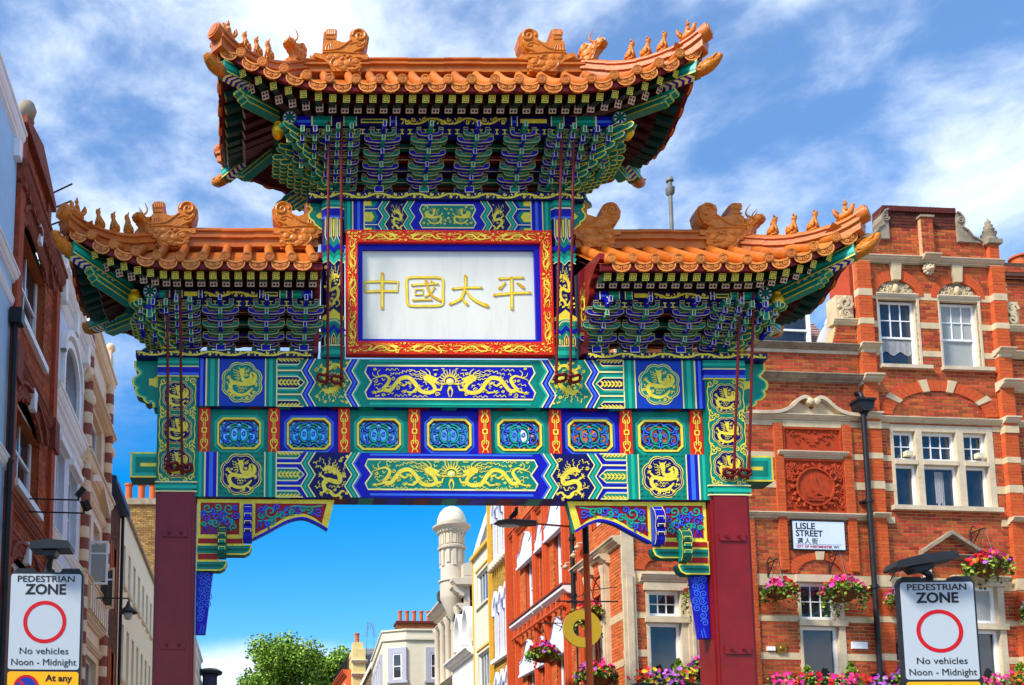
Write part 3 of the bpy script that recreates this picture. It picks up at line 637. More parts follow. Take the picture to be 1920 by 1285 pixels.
# ---- upper columns and painted top beam
for s in (-1, 1):
    xc = s * 1.592; hw = .155; y0 = -.035; f0 = fy(y0)
    mb = MB(); mb.prism([(xc - hw, .3), (xc - hw, y0 + .05), (xc - hw + .05, y0), (xc + hw - .05, y0), (xc + hw, y0 + .05), (xc + hw, .3)], lambda a, b, c: (a, b, c), 7.985, 10.31, DB)
    col = mb.build('upper_column', PAL, gate)
    p = MB()
    for (z0, z1, mi) in ((10.2, 10.31, G_), (10.235, 10.27, LG), (10.18, 10.2, PA), (10.06, 10.18, B_), (10.04, 10.07, LB), (8.0, 8.16, G_), (8.04, 8.1, LG), (8.16, 8.175, PA)):
        e_ = {G_: 0, B_: 0, LG: .002, LB: .002, PA: .004}[mi]; p.prism([(xc - hw - .004 - e_, .28), (xc - hw - .004 - e_, y0 + .046), (xc - hw + .046, y0 - .004 - e_), (xc + hw - .046, y0 - .004 - e_), (xc + hw + .004 + e_, y0 + .046), (xc + hw + .004 + e_, .28)], lambda a, b, c: (a, b, c), z0, z1, mi)
    p.rect(xc - hw + .04, xc + hw - .04, 9.42, 10.04, f0, .002, G_)
    for k in (-1, 0, 1):
        a = xc + k * .085; tp = [(a - .032, 10.04), (a + .032, 10.04), (a + .032, 9.76), (a, 9.68), (a - .032, 9.76)]
        p.flat(tp, f0, .004, B_ if k else DG); p.rib(tp, .012, f0, .006, PA, closed=True); p.rib([(a, 10.02), (a, 9.76)], (.03, .02), f0, .006, AU)
    for zz, mi in ((9.62, B_), (9.52, G_), (9.45, LG)):
        p.rib([(xc - hw, zz - .05), (xc - .06, zz), (xc, zz - .07), (xc + .06, zz), (xc + hw, zz - .05)], .07, f0, .008 + (9.7 - zz) * .01, mi)
    p.rib([(xc - hw, 9.36), (xc - .06, 9.41), (xc, 9.34), (xc + .06, 9.41), (xc + hw, 9.36)], .015, f0, .014, PA)
    motif(p, SDRAG, xc, 9.05, .125, .33, f0, .005, AU, fx=-s, wk=.15); fill(p, [(xc - .13, 8.72), (xc + .13, 8.72), (xc + .13, 9.34), (xc - .13, 9.34)], SDRAG, xc, 9.05, .125, .33, f0, .005, 40, .06, .013, .022, 3, fx=-s)
    for k in range(10): p.rib([(xc - .12 + .026 * k, 8.72 + .02 * (k % 3)), (xc - .11 + .026 * k, 8.74 + .02 * (k % 3))], .018, f0, .005, AU)
    p.flat([(xc - hw, 8.58), (xc - .07, 8.64), (xc, 8.7), (xc + .07, 8.64), (xc + hw, 8.58), (xc + hw, 8.53), (xc - hw, 8.53)], f0, .004, AU)
    p.rect(xc - hw + .02, xc + hw - .02, 8.175, 8.55, f0, .003, G_)
    for k in range(3): p.rib([(xc + (.12 - .03 * k) * math.cos(t), 8.46 + (.09 - .02 * k) * math.sin(t)) for t in np.linspace(0, PI, 9)], .014, f0, .006, (LG, PA, LG)[k])
    for k, mi in enumerate((B_, G_)): p.rib([(xc - hw, 8.40 - .08 * k), (xc - .06, 8.36 - .08 * k), (xc, 8.44 - .08 * k), (xc + .06, 8.36 - .08 * k), (xc + hw, 8.40 - .08 * k)], .06, f0, .008 + .001 * k, mi)
    for k in (-1, 0, 1):
        a = xc + k * .09; tp = [(a - .03, 8.175), (a + .03, 8.175), (a + .03, 8.27), (a, 8.34), (a - .03, 8.27)]; p.flat(tp, f0, .010, (DG, DR, DG)[k + 1]); p.rib(tp, .011, f0, .012, PA, closed=True); p.rib([(a, 8.19), (a, 8.28)], .018, f0, .012, AU)
    p.build('column_painting', PAL, col)
    X = lambda poly: [(xc + s * a, b) for a, b in poly]
    ear = X([(.155, 10.31), (.33, 10.31)] + cat([(.33, 10.26), (.30, 10.23), (.32, 10.19), (.345, 10.15), (.33, 10.09), (.30, 10.06), (.27, 10.04), (.26, 10.0), (.22, 9.97), (.19, 9.94)], 4) + [(.155, 9.92)])
    mb = MB(); mb.prism(ear, fy(.05), -.16, 0, G_, DG); mb.rib(ear[1:], .024, fy(.05), .002, AU); mb.flat(X([(.155, 10.08), (.2, 10.08), (.24, 10.12), (.2, 10.17), (.155, 10.17)]), fy(.05), .004, AU); mb.build('cloud_beam_end', PAL, gate)
z0, z1 = 9.84, 10.31; h = z1 - z0
tb = MB().box(-1.44, 1.44, 0, .3, z0, z1, B_).build('top_beam', PAL, gate); p = MB(); f0 = fy(0)
for s in (-1, 1):
    X = lambda poly: [(s * a, b) for a, b in poly]
    def band(a0, a1, c, mi): p.flat(X([(a0, z0), (a1, z0), (a1, z1), (a0, z1)]), f0, c, mi)
    band(1.44, 1.33, .003, G_); band(1.4, 1.36, .005, LG); band(1.33, 1.315, .006, PA); band(1.315, 1.17, .003, B_); band(1.26, 1.22, .005, LB); band(1.17, 1.155, .006, PA)
    band(1.155, .95, .003, G_)
    for zc_ in (z0, z0 + h / 2, z1):
        lo_, hi_ = max(z0, zc_ - .07), min(z1, zc_ + .07)
        p.flat(X([(1.155, lo_), (1.06, lo_), (1.02 if zc_ != z0 and zc_ != z1 else 1.06, zc_), (1.06, hi_), (1.155, hi_)]), f0, .006, AU)
    for zc_ in (z0 + h * .25, z0 + h * .75): p.rib(X([(1.155, zc_), (.98, zc_)]), .05, f0, .006, B_); p.rib(X([(1.155, zc_), (.98, zc_)]), .014, f0, .008, PA)
    W = lambda x, dd=.07: [(x, z0), (x + dd, z0 + h * .25), (x, z0 + h * .5), (x + dd, z0 + h * .75), (x, z1)]
    def zig(x0, x1, c, mi): p.flat(X(W(x0) + W(x1)[::-1]), f0, c, mi)
    zig(.96, .90, .006, B_); zig(.90, .81, .007, G_); zig(.87, .84, .009, LG); zig(.81, .55, .007, DB); zig(.55, .46, .008, G_); zig(.52, .49, .010, LG); zig(.46, -.02, .006, B_)
    for x_ in (.90, .81, .55, .46): p.rib(X(W(x_)), .014, f0, .012, PA)
    motif(p, SDRAG, s * .70, z0 + h / 2, .10, .2, f0, .010, AU, fx=s, wk=.13)
pp = [(.36, z0 + .07), (.39, z0 + .14), (.34, z0 + h / 2), (.39, z1 - .13), (.36, z1 - .06)]; pp = pp + [(-x, z) for x, z in pp[::-1]]
p.flat(pp, f0, .012, G_); p.rib(pp, .018, f0, .014, PA, closed=True)
for s in (-1, 1): motif(p, ROUND, s * .19, z0 + h / 2 + .005, .15, .145, f0, .015, AU, fx=s, wk=.11)
fill(p, [(a_ * .93, (b_ - z0 - h / 2) * .9 + z0 + h / 2) for a_, b_ in pp], ROUND, .19, z0 + h / 2, .15, .145, f0, .015, 50, .06, .013, .020, 5, extra=[(-.19 - u * .15, z0 + h / 2 + v * .145) for pts, _ in ROUND for u, v in pts])
p.build('painted_border', PAL, tb)

# ---- name plaque
pq = MB(); rect4 = lambda a, z0, z1: [(-a, z0), (a, z0), (a, z1), (-a, z1)]
fp = fy(-.07)
pq.ring(rect4(1.42, 8.03, 9.84), rect4(1.262, 8.215, 9.66), fp, -.12, 0, RE)
plaque = pq.build('name_plaque', PAL, gate)
p = MB()
for row, zc_ in ((0, 9.75), (1, 8.122)):
    for k in range(4):
        motif(p, LONG, -.93 + .62 * k, zc_, .27, .075, fp, .004, AU, fx=(1 if k % 2 == 0 else -1), wk=.085)
for s in (-1, 1):
    for k in range(3):
        motif(p, [(([(v, u) for u, v in q]), w_) for q, w_ in LONG], s * 1.34, 8.42 + .52 * k, .065, .23, fp, .004, AU, fx=s, fz_=(1 if k % 2 else -1), wk=.08)
for (a0, a1, b0, b1, sd) in ((-1.4, 1.4, 9.675, 9.825, 1), (-1.4, 1.4, 8.045, 8.2, 2), (-1.405, -1.275, 8.2, 9.66, 3), (1.275, 1.405, 8.2, 9.66, 4)):
    ex = [(-.93 + .62 * k + sg_ * u * .27, zc_ + v * .075) for k in range(4) for sg_ in ((1,) if k % 2 == 0 else (-1,)) for zc_ in (9.75, 8.122) for pts, _ in LONG for u, v in pts] if sd < 3 else [((1 if sd == 4 else -1) * (1.34 + v * .065), 8.42 + .52 * k + (1 if k % 2 else -1) * u * .23) for k in range(3) for pts, _ in LONG for u, v in pts]
    fill(p, [(a0, b0), (a1, b0), (a1, b1), (a0, b1)], [], 0, 0, 1, 1, fp, .004, 170 if sd < 3 else 80, .055, .011, .015, sd, extra=ex)
p.build('frame_dragons', PAL, plaque)
p = MB(); p.ring(rect4(1.262, 8.215, 9.66), rect4(1.19, 8.27, 9.585), fp, -.14, -.05, B_); p.build('inner_frame', PAL, plaque)
for k in range(4):
    x0 = -1.19 + .595 * k; MB().box(x0 + .0004, x0 + .5946, .03, .06, 8.27, 9.585).build('marble_slab', MARBLE, plaque)
PX = lambda cx, cy: (-1.21 + (cx - 405) / 1128 * 2.39, 9.59 - (cy - 428) / 584 * 1.32)
CH = [[([(432, 634), (545, 630), (650, 634), (643, 694), (545, 692), (434, 698)], 1, .05), ([(546, 580), (545, 690), (543, 803)], 0, .055)],
      [(cat([(706, 625), (728, 604), (825, 602), (918, 604), (943, 626), (941, 700), (940, 766), (915, 786), (825, 788), (732, 788), (709, 766), (707, 700)], 3, True), 1, .046), ([(740, 654), (820, 648), (908, 644)], 0, .038), ([(760, 682), (810, 680), (808, 714), (760, 716)], 1, .03), ([(745, 750), (865, 747)], 0, .034),
       (cat([(832, 622), (842, 670), (868, 720), (925, 754)], 4), 0, .044), (cat([(886, 668), (858, 706), (826, 728)], 4), 0, .034), ([(866, 628), (882, 640)], 0, .034)],
      [([(1006, 676), (1100, 668), (1192, 668)], 0, .044), (cat([(1089, 592), (1088, 660), (1066, 726), (1034, 756), (988, 774)], 5), 0, .05), (cat([(1090, 680), (1118, 724), (1164, 760), (1226, 786)], 5), 0, [.04, .05, .07]), ([(1070, 742), (1096, 776)], 0, .05)],
      [([(1312, 610), (1390, 604), (1464, 602)], 0, .044), ([(1276, 716), (1390, 704), (1506, 700)], 0, .05), ([(1391, 604), (1390, 700), (1388, 804)], 0, .052), ([(1348, 636), (1314, 670)], 0, [.03, .06]), ([(1428, 638), (1464, 664)], 0, [.03, .06])]]
GDARK = mat('gilded_letter_edge', srgb(216, 170, 36), 0.35, .1, 10)
for ch in CH:
    mb = MB()
    for pts, cl, w_ in ch:
        P = [PX(*q) for q in pts]; ww = w_ * .8 if not hasattr(w_, '__len__') else [q_ * .8 for q_ in w_]
        mb.rib(P, ww, fy(.03), .002, 0, h=.007, closed=bool(cl)); mb.rib(P, [q * .62 for q in ww] if hasattr(ww, '__len__') else ww * .62, fy(.03), .0105, 1, closed=bool(cl))
        if not cl:
            for q, r_ in ((P[0], ww if not hasattr(ww, '__len__') else ww[0]), (P[-1], ww if not hasattr(ww, '__len__') else ww[-1])): mb.lathe([(r_ / 2, -.012), (r_ / 2, 0)], 10, 0, (q[0], .028, q[1]), 'Y')
    mb.build('plaque_character', [GDARK, GOLD], plaque)
# ================================================================== ROOFS OF THE GATE
YC = 0.20
TILER = mat('light_tile_rim', srgb(224, 142, 66), 0.4, 0.15, 8, coat=0.1, objrand=0.1)  # rims paler than the tile: relief contrast put into the colour
def disc_mesh():
    mb = MB(); mb.lathe([(.066, .03), (.068, .0), (.068, -.012), (.054, -.016), (.052, -.008), (.03, -.008), (.026, -.014), (.004, -.016)], 14, 0, (0, 0, 0), 'Y')
    mb.ring([(.046 * math.cos(t), .046 * math.sin(t)) for t in np.linspace(0, 2 * PI, 15)[:-1]], [(.036 * math.cos(t), .036 * math.sin(t)) for t in np.linspace(0, 2 * PI, 15)[:-1]], fy(0), .006, .013, 1)
    mb.rib(cat([(-.018, .01), (0, .02), (.016, .006), (-.01, -.012), (.014, -.02)], 3), .012, fy(0), .008, 1, h=.006)
    return mb.mesh('tile_end', [TILE, TILER], 50)
def drip_mesh():
    top = cat([(-.118, .012), (-.07, -.016), (0, -.028), (.07, -.016), (.118, .012)], 4)
    bot = []
    for i in range(15):
        t = PI * (1 - i / 14); bot.append((.112 * math.cos(t), -.024 - .098 * math.sin(t) ** .8 - .006 * (i % 2)))
    mb = MB(); mb.prism(top + bot[::-1], fy(0), -.03, 0)
    mb.rib(bot, .018, fy(0), .001, 1, h=.007); mb.rib(top, .02, fy(0), .001, 1, h=.012)
    for s in (-1, 1): mb.rib(spiral(s * .045, -.062, .026, 1.2, 0, s, 12), .012, fy(0), .001, 1, h=.006); mb.rib([(s * .085, -.03), (s * .07, -.085)], .01, fy(0), .001, 0, h=.006)
    mb.rib([(0, -.05), (0, -.105)], .014, fy(0), .001, 0, h=.006)
    # the pan tile behind the drip
    for k in range(4):
        a0, a1 = -.118 + .059 * k, -.118 + .059 * (k + 1); z = lambda a: .012 - .045 * (1 - (a / .118) ** 2)
        mb.add([(a0, 0, z(a0)), (a1, 0, z(a1)), (a1, .34, z(a1) + .16), (a0, .34, z(a0) + .16)], [(0, 1, 2, 3)])
    return mb.mesh('drip_tile', [TILE, TILER], 50)
RGREEN = mat('rafter_shade_green', srgb(4, 52, 44), 0.5, .15, 4); RRED = mat('rafter_shade_red', srgb(58, 10, 12), 0.5, .15, 4); SOFF = mat('soffit_shade_red', srgb(62, 8, 10), 0.55, .2, 3)  # near-black versions of the gate paint, eave shade put into the colour
def rafter_mesh(kind):
    mb = MB()
    if kind == 0:
        mb.box(-.045, .045, 0, .34, -.045, .045, 0); f0 = fy(0); mb.m = [15] * len(mb.m); mb.rect(-.045, .045, -.045, .045, f0, .002, AU)
        mb.rib([(.032, -.032), (-.032, -.032), (-.032, .032), (.032, .032), (.032, -.012), (-.010, -.012), (-.010, .012), (.014, .012)], .010, f0, .004, DG)
    else:
        mb.box(-.05, .05, 0, .45, -.05, .05, 16); f0 = fy(0); mb.rect(-.05, .05, -.05, .05, f0, .002, PK)
        for a in (-1, 1):
            for b in (-1, 1): mb.flat([(a * .006, b * .014), (a * .022, b * .005), (a * .038, b * .02), (a * .034, b * .036), (a * .012, b * .036)], f0, .004, DB)
    return mb.mesh('rafter', PAL + [RGREEN, RRED])
DISC, DRIP, RAF0, RAF1 = disc_mesh(), drip_mesh(), rafter_mesh(0), rafter_mesh(1)

# ---- ornaments (profile in the plane facing the viewer, then relief on both faces)
def ornament(outline, relief, th, scale, eyes=(), horns=(), bulges=()):
    mb = MB(); P = [(a * scale, b * scale) for a, b in outline]
    mx_, mz_ = sum(p[0] for p in P) / len(P), sum(p[1] for p in P) / len(P)
    mb.prism(P, fy(0), -th * .36, th * .36); mb.prism([(mx_ + (a - mx_) * .93, mz_ + (b - mz_) * .95) for a, b in P], fy(0), -th / 2, th / 2)
    for (a, b, r_) in bulges:
        for s in (-1, 1): mb.ball((a * scale, -s * th * .46, b * scale), (r_ * scale * 1.15, r_ * scale * .5, r_ * scale * .95), 0, 10, 6)
    ins = None
    for pts, r_ in relief:
        Q = cat(pts, 4)
        for s in (-1, 1): mb.tube([(a * scale, -s * th / 2, b * scale) for a, b in Q], [r_ * scale * k for k in (1, 1, .6)], 6)
    for (a, b, r_) in eyes:
        for s in (-1, 1): mb.ball((a * scale, -s * th / 2, b * scale), r_ * scale)
    for pts, r_ in horns: mb.tube([(a * scale, c * scale, b * scale) for a, b, c in cat(pts, 5)], [r_ * scale, r_ * scale * .8, r_ * scale * .2], 6)
    return mb
OW = [(-90, 0), (-110, 40), (-150, 82), (-215, 106), (-222, 122), (-210, 134), (-172, 126), (-148, 132), (-148, 212), (-128, 222), (-126, 258), (-142, 288), (-128, 302), (-100, 306), (-72, 302), (-58, 292), (-70, 262), (-70, 224), (-16, 206), (30, 222), (24, 262), (34, 288), (62, 304), (98, 304), (130, 286), (146, 252), (138, 206), (110, 164), (82, 142), (96, 116), (146, 122), (148, 88), (98, 78), (92, 0)]
OWR = [(spiral(84, 252, 46, 1.5, PI, -1, 18), 9), ([(30, 222), (-10, 190), (-60, 160), (-150, 150)], 7), ([(-148, 134), (-60, 140), (40, 132), (90, 130)], 6), ([(110, 170), (60, 150), (30, 128)], 7),
       ([(90, 100), (50, 96), (20, 80), (30, 50), (70, 44), (98, 60)], 9), ([(70, 30), (50, 16), (10, 20)], 8), ([(-20, 100), (-50, 70), (-40, 30), (-10, 10)], 8), ([(-80, 100), (-100, 60), (-70, 20)], 7), ([(-20, 120), (10, 116), (36, 106)], 7),
       ([(-130, 120), (-90, 112), (-60, 90)], 6), ([(-128, 230), (-72, 230)], 6), ([(-128, 258), (-72, 258)], 5), *[([(-120 + 12 * k, 262), (-124 + 13 * k, 298)], 4) for k in range(5)], *[([(-130 + 18 * k, 150), (-126 + 14 * k, 180), (-100, 200)], 4) for k in range(4)],
       ([(60, 190), (80, 180), (110, 200), (118, 230)], 5), ([(20, 190), (60, 206), (100, 190)], 5)]
def owl(): return ornament(OW, OWR, .28, .00228, bulges=((52, 78, 28), (8, 62, 30), (-48, 58, 34), (74, 40, 22), (-104, 106, 24), (-20, 30, 24), (40, 20, 20), (-60, 110, 22), (100, 100, 16)), eyes=((8, 104, 13), (60, 66, 9)), horns=[([(-150, 120, 0), (-190, 128, 0), (-230, 140, 20), (-235, 160, 30)], 6), ([(-200, 120, 0), (-225, 150, -10), (-215, 165, -10)], 5)])
OWL = owl().mesh('ridge_dragon', ORN)
BST = [(-36, 0), (-52, 38), (-70, 60), (-94, 66), (-112, 84), (-106, 104), (-72, 116), (-40, 100), (-14, 112), (18, 138), (44, 134), (50, 108), (40, 70), (52, 26), (50, 0)]
BSTR = [([(-94, 84), (-60, 84), (-36, 70)], 6), ([(-40, 96), (-20, 70), (-24, 30), (-10, 6)], 9), ([(0, 110), (20, 80), (10, 40), (24, 6)], 9), ([(18, 130), (36, 100), (30, 60), (44, 20)], 7), ([(-70, 62), (-44, 50), (-36, 20)], 6), ([(-10, 80), (10, 60), (0, 30)], 7)]
BEAST = ornament(BST, BSTR, .13, .0023, bulges=((-80, 86, 22), (-40, 74, 22), (10, 60, 30), (30, 100, 24), (10, 20, 26)), eyes=((-58, 98, 9), (-98, 92, 8)), horns=[([(-56, 106, -20), (-36, 130, -26), (-34, 156, -30), (-58, 180, -34)], 7), ([(-46, 106, 20), (-20, 130, 26), (-18, 158, 30), (-46, 186, 34)], 7), ([(-66, 104, 0), (-60, 130, 0), (-76, 146, 0)], 5)]).mesh('horned_beast', ORN)
def sitter(v):
    mb = MB(); mb.box(-.05, .05, -.035, .035, -.03, .012)
    mb.tube(cat([(.035, 0, .01), (.03, 0, .05), (.0, 0, .105), (-.022, 0, .15), (-.028, 0, .178), (-.034, 0, .205), (-.06, 0, .205)], 3), [.05, .056, .044, .032, .026, .036, .034, .018], 8)
    for s in (-1, 1):
        mb.tube([(-.025, s * .022, .13), (-.045, s * .026, .06), (-.05, s * .026, .0)], [.016, .014, .016], 6); mb.tube([(.03, s * .034, .06), (-.005, s * .04, .04), (-.01, s * .038, .01)], [.03, .022, .014], 6)
        mb.tube([(-.03, s * .02, .225), (-.018, s * .026, .25 + .012 * v)], [.014, .006], 5)
    if v == 1: mb.tube(cat([(.06, 0, .03), (.085, 0, .08), (.07, 0, .12)], 3), [.014, .012, .008], 5)
    if v == 2:
        for k in range(3): mb.ball((-.02 + .012 * k, 0, .195 - .022 * k), .032)
    return mb.mesh('seated_beast', ORN, True)
SIT = [sitter(0), sitter(1), sitter(2)]
def rider():
    mb = MB(); mb.tube(cat([(.11, 0, .02), (.05, 0, .03), (-.03, 0, .05), (-.075, 0, .10), (-.085, 0, .145), (-.11, 0, .14)], 3), [.02, .05, .056, .032, .03, .012], 8)
    mb.tube(cat([(.01, 0, .06), (.005, 0, .13), (0, 0, .17)], 3), [.045, .034, .02], 8); mb.ball((-.004, 0, .2), .028); mb.tube([(-.002, 0, .22), (.0, 0, .265)], [.018, .008], 6)
    for k in range(4): mb.tube(cat([(.07, (k - 1.5) * .02, .03), (.11, (k - 1.5) * .03, .09), (.095 + .01 * k, (k - 1.5) * .03, .16)], 3), [.018, .022, .012], 6)
    for s in (-1, 1): mb.tube([(0, s * .03, .13), (-.03, s * .04, .09)], .014, 5)
    return mb.mesh('ridge_rider', ORN, True)
RIDER = rider()

def cap_mesh():     # carved dragon-head sheath of a corner beam: grows along +x, rears up at the snout
    path = cat([(-.06, 0, -.03), (.06, 0, -.025), (.18, 0, .01), (.29, 0, .075), (.36, 0, .15)], 4)
    mb = MB(); mb.tube(path, [.11, .125, .12, .09, .045], 10)
    for k in range(4):
        for j in range(4):
            x = .0 + .075 * k + .02 * (j % 2); a = R(-30 + 70 * j)
            for s in (-1, 1):
                r_ = .118 - .018 * k; mb.ball((x, s * r_ * math.cos(a) * .96, r_ * math.sin(a) * .9 + .03 * k - .02), (.045, .02, .032), 0, 6, 4)
    for s in (-1, 1): mb.tube(cat([(.2, s * .09, .04), (.26, s * .1, .1), (.3, s * .06, .17)], 3), [.025, .02, .008], 6); mb.ball((.2, s * .1, .06), .025)
    mb.tube(cat([(.02, 0, .1), (.1, 0, .14), (.2, 0, .15), (.3, 0, .19)], 3), [.03, .035, .03, .015], 6)
    mb.tube([(-.075, 0, -.03), (-.055, 0, -.03)], [.13, .13], 10)
    return mb.mesh('dragon_head_cap', YCAP, 60)
CAP = cap_mesh()
RPROF = [(-.115, -.06), (-.115, .05), (-.15, .06), (-.15, .095), (-.105, .11), (-.105, .16), (-.13, .17), (-.13, .195), (-.075, .205), (-.06, .245), (-.03, .27), (0, .278), (.03, .27), (.06, .245), (.075, .205), (.13, .195), (.13, .17), (.105, .16), (.105, .11), (.15, .095), (.15, .06), (.115, .05), (.115, -.06)]

def roof(nm, sides, qin, qh, qc, hd, zr, z0, zend, aq, flat_q, raf_q, ridge_to, owls, beast_t, label, sit_t, stubs, hipz=1.0):
    yF, yB = YC - hd, YC + hd; rsc = .82 if hipz == 1 else 1.0; ex = 1.22 if hipz == 1 else 1.06
    ez = lambda q: z0 + aq * max(0, q - flat_q) ** 2
    zc = ez(qc)
    ezs = lambda e: zc - .42 * (1 - abs(e) ** 1.7)
    def rz(q, v): s = v ** ex; return ez(q) * (1 - s) + zr * s
    dk = MB(); un = MB()
    for sg in sides:
        for back in (0, 1):
            qs = list(np.linspace(qin, qh, 8)) + list(np.linspace(qh, qc, 10))[1:]
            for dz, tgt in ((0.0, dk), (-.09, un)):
                vs = []; fs = []; nv = 7
                for q in qs:
                    top = 1.0 if q <= qh else 1 - (q - qh) / (qc - qh)
                    for k in range(nv):
                        v = top * k / (nv - 1); y = yF + hd * v
                        if back: y = 2 * YC - y
                        vs.append((sg * q, y, rz(q, v) + dz - .075))
                for i in range(len(qs) - 1):
                    for k in range(nv - 1): fs.append((i * nv + k, (i + 1) * nv + k, (i + 1) * nv + k + 1, i * nv + k + 1))
                tgt.add(vs, fs)
        for dz, tgt in ((0.0, dk), (-.09, un)):
            vs = []; fs = []; ne = 13; nv = 6
            for k in range(nv):
                v = k / (nv - 1)
                for j in range(ne):
                    e = -1 + 2 * j / (ne - 1); s = v ** ex
                    vs.append((sg * (qc - (qc - qh) * v), YC + e * hd * (1 - v), (ez(qc - (qc - qh) * v) + (ezs(e) - zc) * (1 - v)) * (1 - s) + zr * s + dz - .075))
            for k in range(nv - 1):
                for j in range(ne - 1): fs.append((k * ne + j, k * ne + j + 1, (k + 1) * ne + j + 1, (k + 1) * ne + j))
            tgt.add(vs, fs)
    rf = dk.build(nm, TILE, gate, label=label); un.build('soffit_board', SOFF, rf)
    fas = MB()
    for sg in sides:
        qs = np.linspace(qin, qc - .02, 24)
        for (yy, zt, zb) in ((yF + .035, -.06, -.155), (yF + .30, -.05, -.10)):
            P = [(sg * q, yy, ez(q)) for q in qs]
            if sg < 0: P = P[::-1]
            fas.sweep(P, [(-.02, zb), (.02, zb), (.02, zt), (-.02, zt)])
        P = [(sg * (qc - .035), YC + e * hd, ezs(e)) for e in np.linspace(-.97, .97, 14)]; fas.sweep(P, [(-.02, -.155), (.02, -.155), (.02, -.06), (-.02, -.06)])
        P = [(sg * q, yB - .035, ez(q)) for q in qs]; fas.sweep(P, [(-.02, -.155), (.02, -.155), (.02, -.06), (-.02, -.06)])
    fas.build('eave_board', DRED, rf)
    for sg in sides:
        # tiles of the front slope
        for i, q in enumerate(raf_q['disc']):
            put('tile_end', DISC, rf, (sg * q + random.gauss(0, .003), yF - .012, ez(q) + random.gauss(0, .004)), (random.gauss(0, .03), random.uniform(0, 6.28), random.gauss(0, .03)))
            put('tile_end', DISC, rf, (sg * q, yB + .012, ez(q)), (0, 0, PI))
            top = 1.0 if q <= qh else 1 - (q - qh) / (qc - qh)
            for back in (0, 1):
                P = [(sg * q, (yF + hd * v) if not back else (yB - hd * v), rz(q, v) - .012) for v in np.linspace(0, top, 7)]
                MB().tube(P, .062, 8).build('roll_tile', TILE, rf, smooth=60)
        for q in raf_q['drip']:
            if q < .01 and sg > 0 and len(sides) == 2: continue
            sl = math.atan2(ez(q + .05) - ez(q - .05), .1) * sg
            put('drip_tile', DRIP, rf, (sg * q, yF + random.gauss(0, .004), ez(q) - .045 + random.gauss(0, .004)), (random.gauss(0, .02), -sl + random.gauss(0, .03), random.gauss(0, .02))); put('drip_tile', DRIP, rf, (sg * q, yB, ez(q) - .045), (0, -sl if 0 else sl, PI))
        # tiles of the end slope
        m = 7
        for i in range(m):
            e = -.84 + 1.68 * i / (m - 1)
            put('tile_end', DISC, rf, (sg * (qc + .012), YC + e * hd, ezs(e)), (0, 0, sg * PI / 2))
            lim = 1 - abs(e)
            P = [(sg * (qc - (qc - qh) * v), YC + e * hd, (ez(qc - (qc - qh) * v) + (ezs(e) - zc) * (1 - v)) * (1 - v ** ex) + zr * v ** ex - .012) for v in np.linspace(0, lim, 5)]
            MB().tube(P, .062, 8).build('roll_tile', TILE, rf, smooth=60)
        for i in range(m + 1):
            e = -.86 + 1.72 * i / m; put('drip_tile', DRIP, rf, (sg * qc, YC + e * hd, ezs(e) - .045), (0, 0, sg * PI / 2))
        # rafters, two rows, fanning towards the corner
        for q in raf_q['raf']:
            t = max(0, (q - flat_q) / (qc - flat_q)); an = sg * R(42) * t ** 1.4
            put('flying_rafter', RAF0, rf, (sg * q, yF + .09, ez(q) - .20 - .0 * t), (R(22), 0, an))
            q2 = q - .14 * t
            put('eave_rafter', RAF1, rf, (sg * q2, yF + .34, ez(q2) - .19 + .035 * (1 - t)), (R(26), 0, an))
        for i in range(9):
            e = -.6 + 1.2 * i / 8
            put('flying_rafter', RAF0, rf, (sg * (qc - .09), YC + e * hd, ezs(e) - .2), (R(20), 0, sg * PI / 2)); put('eave_rafter', RAF1, rf, (sg * (qc - .34), YC + e * hd * .9, ezs(e) - .21), (R(24), 0, sg * PI / 2))
        # hip ridges, front and back
        for back in (0, 1):
            hip = []
            for t in np.linspace(-.03, 1.02, 13):
                q = qh + (qc - qh) * t; tt = min(1, max(0, t)); y = YC + (yF - YC) * t if not back else YC + (yB - YC) * t
                hip.append((sg * q, y, ez(q) * (1 - (1 - tt) ** ex) + zr * (1 - tt) ** ex - .03 - .05 * tt))
            n = 4; seg = 12 // n
            for k in range(n):
                P = [Vector(p) for p in hip[k * seg:(k + 1) * seg + 1]]
                MB().sweep(P, [(a * (.92 - .015 * (k % 2)), (b - .007 * (k % 2)) * hipz) for a, b in RPROF]).build('hip_ridge_tile', TILE, rf, smooth=40)
            # rounded end of the hip
            e, e0 = Vector(hip[-1]), Vector(hip[-3]); d = (e - e0).normalized()
            mb = MB(); mb.tube([e - d * .05 + Vector((0, 0, .16)), e + d * .06 + Vector((0, 0, .165))], .115, 12); mb.tube([e + d * .06 + Vector((0, 0, .165)), e + d * .075 + Vector((0, 0, .165))], .085, 12); mb.build('hip_end_tile', TILE, rf, smooth=50)
            an = math.atan2(d.y, d.x)
            def on(me, t, dz, nm_, sc=1.0):
                i = t * 11 + .3; a = int(i); f = i - a; p = Vector(hip[a]).lerp(Vector(hip[a + 1]), f); dd = Vector(hip[a + 1]) - Vector(hip[a])
                o = put(nm_, me, rf, p + Vector((0, 0, .27 * hipz + dz)), (0, -math.atan2(dd.z, math.hypot(dd.x, dd.y)) * 0.9 if 0 else 0, an + PI), (sc,) * 3); return o
            on(BEAST, beast_t, -.06, 'horned_beast')
            for k, t in enumerate(sit_t): on(SIT[k], t, .02, 'seated_beast', 1.0)
            on(RIDER, .93, .0, 'ridge_rider')
            # corner beam, its striped soffit and carved cap
            c = Vector((sg * qc, yF if not back else yB, zc)); hd_ = Vector((sg * (qc - qh), (yF - YC) if not back else (yB - YC), 0)).normalized()
            ca = math.atan2(hd_.y, hd_.x); el = R(-8) if hipz == 1 else R(8)
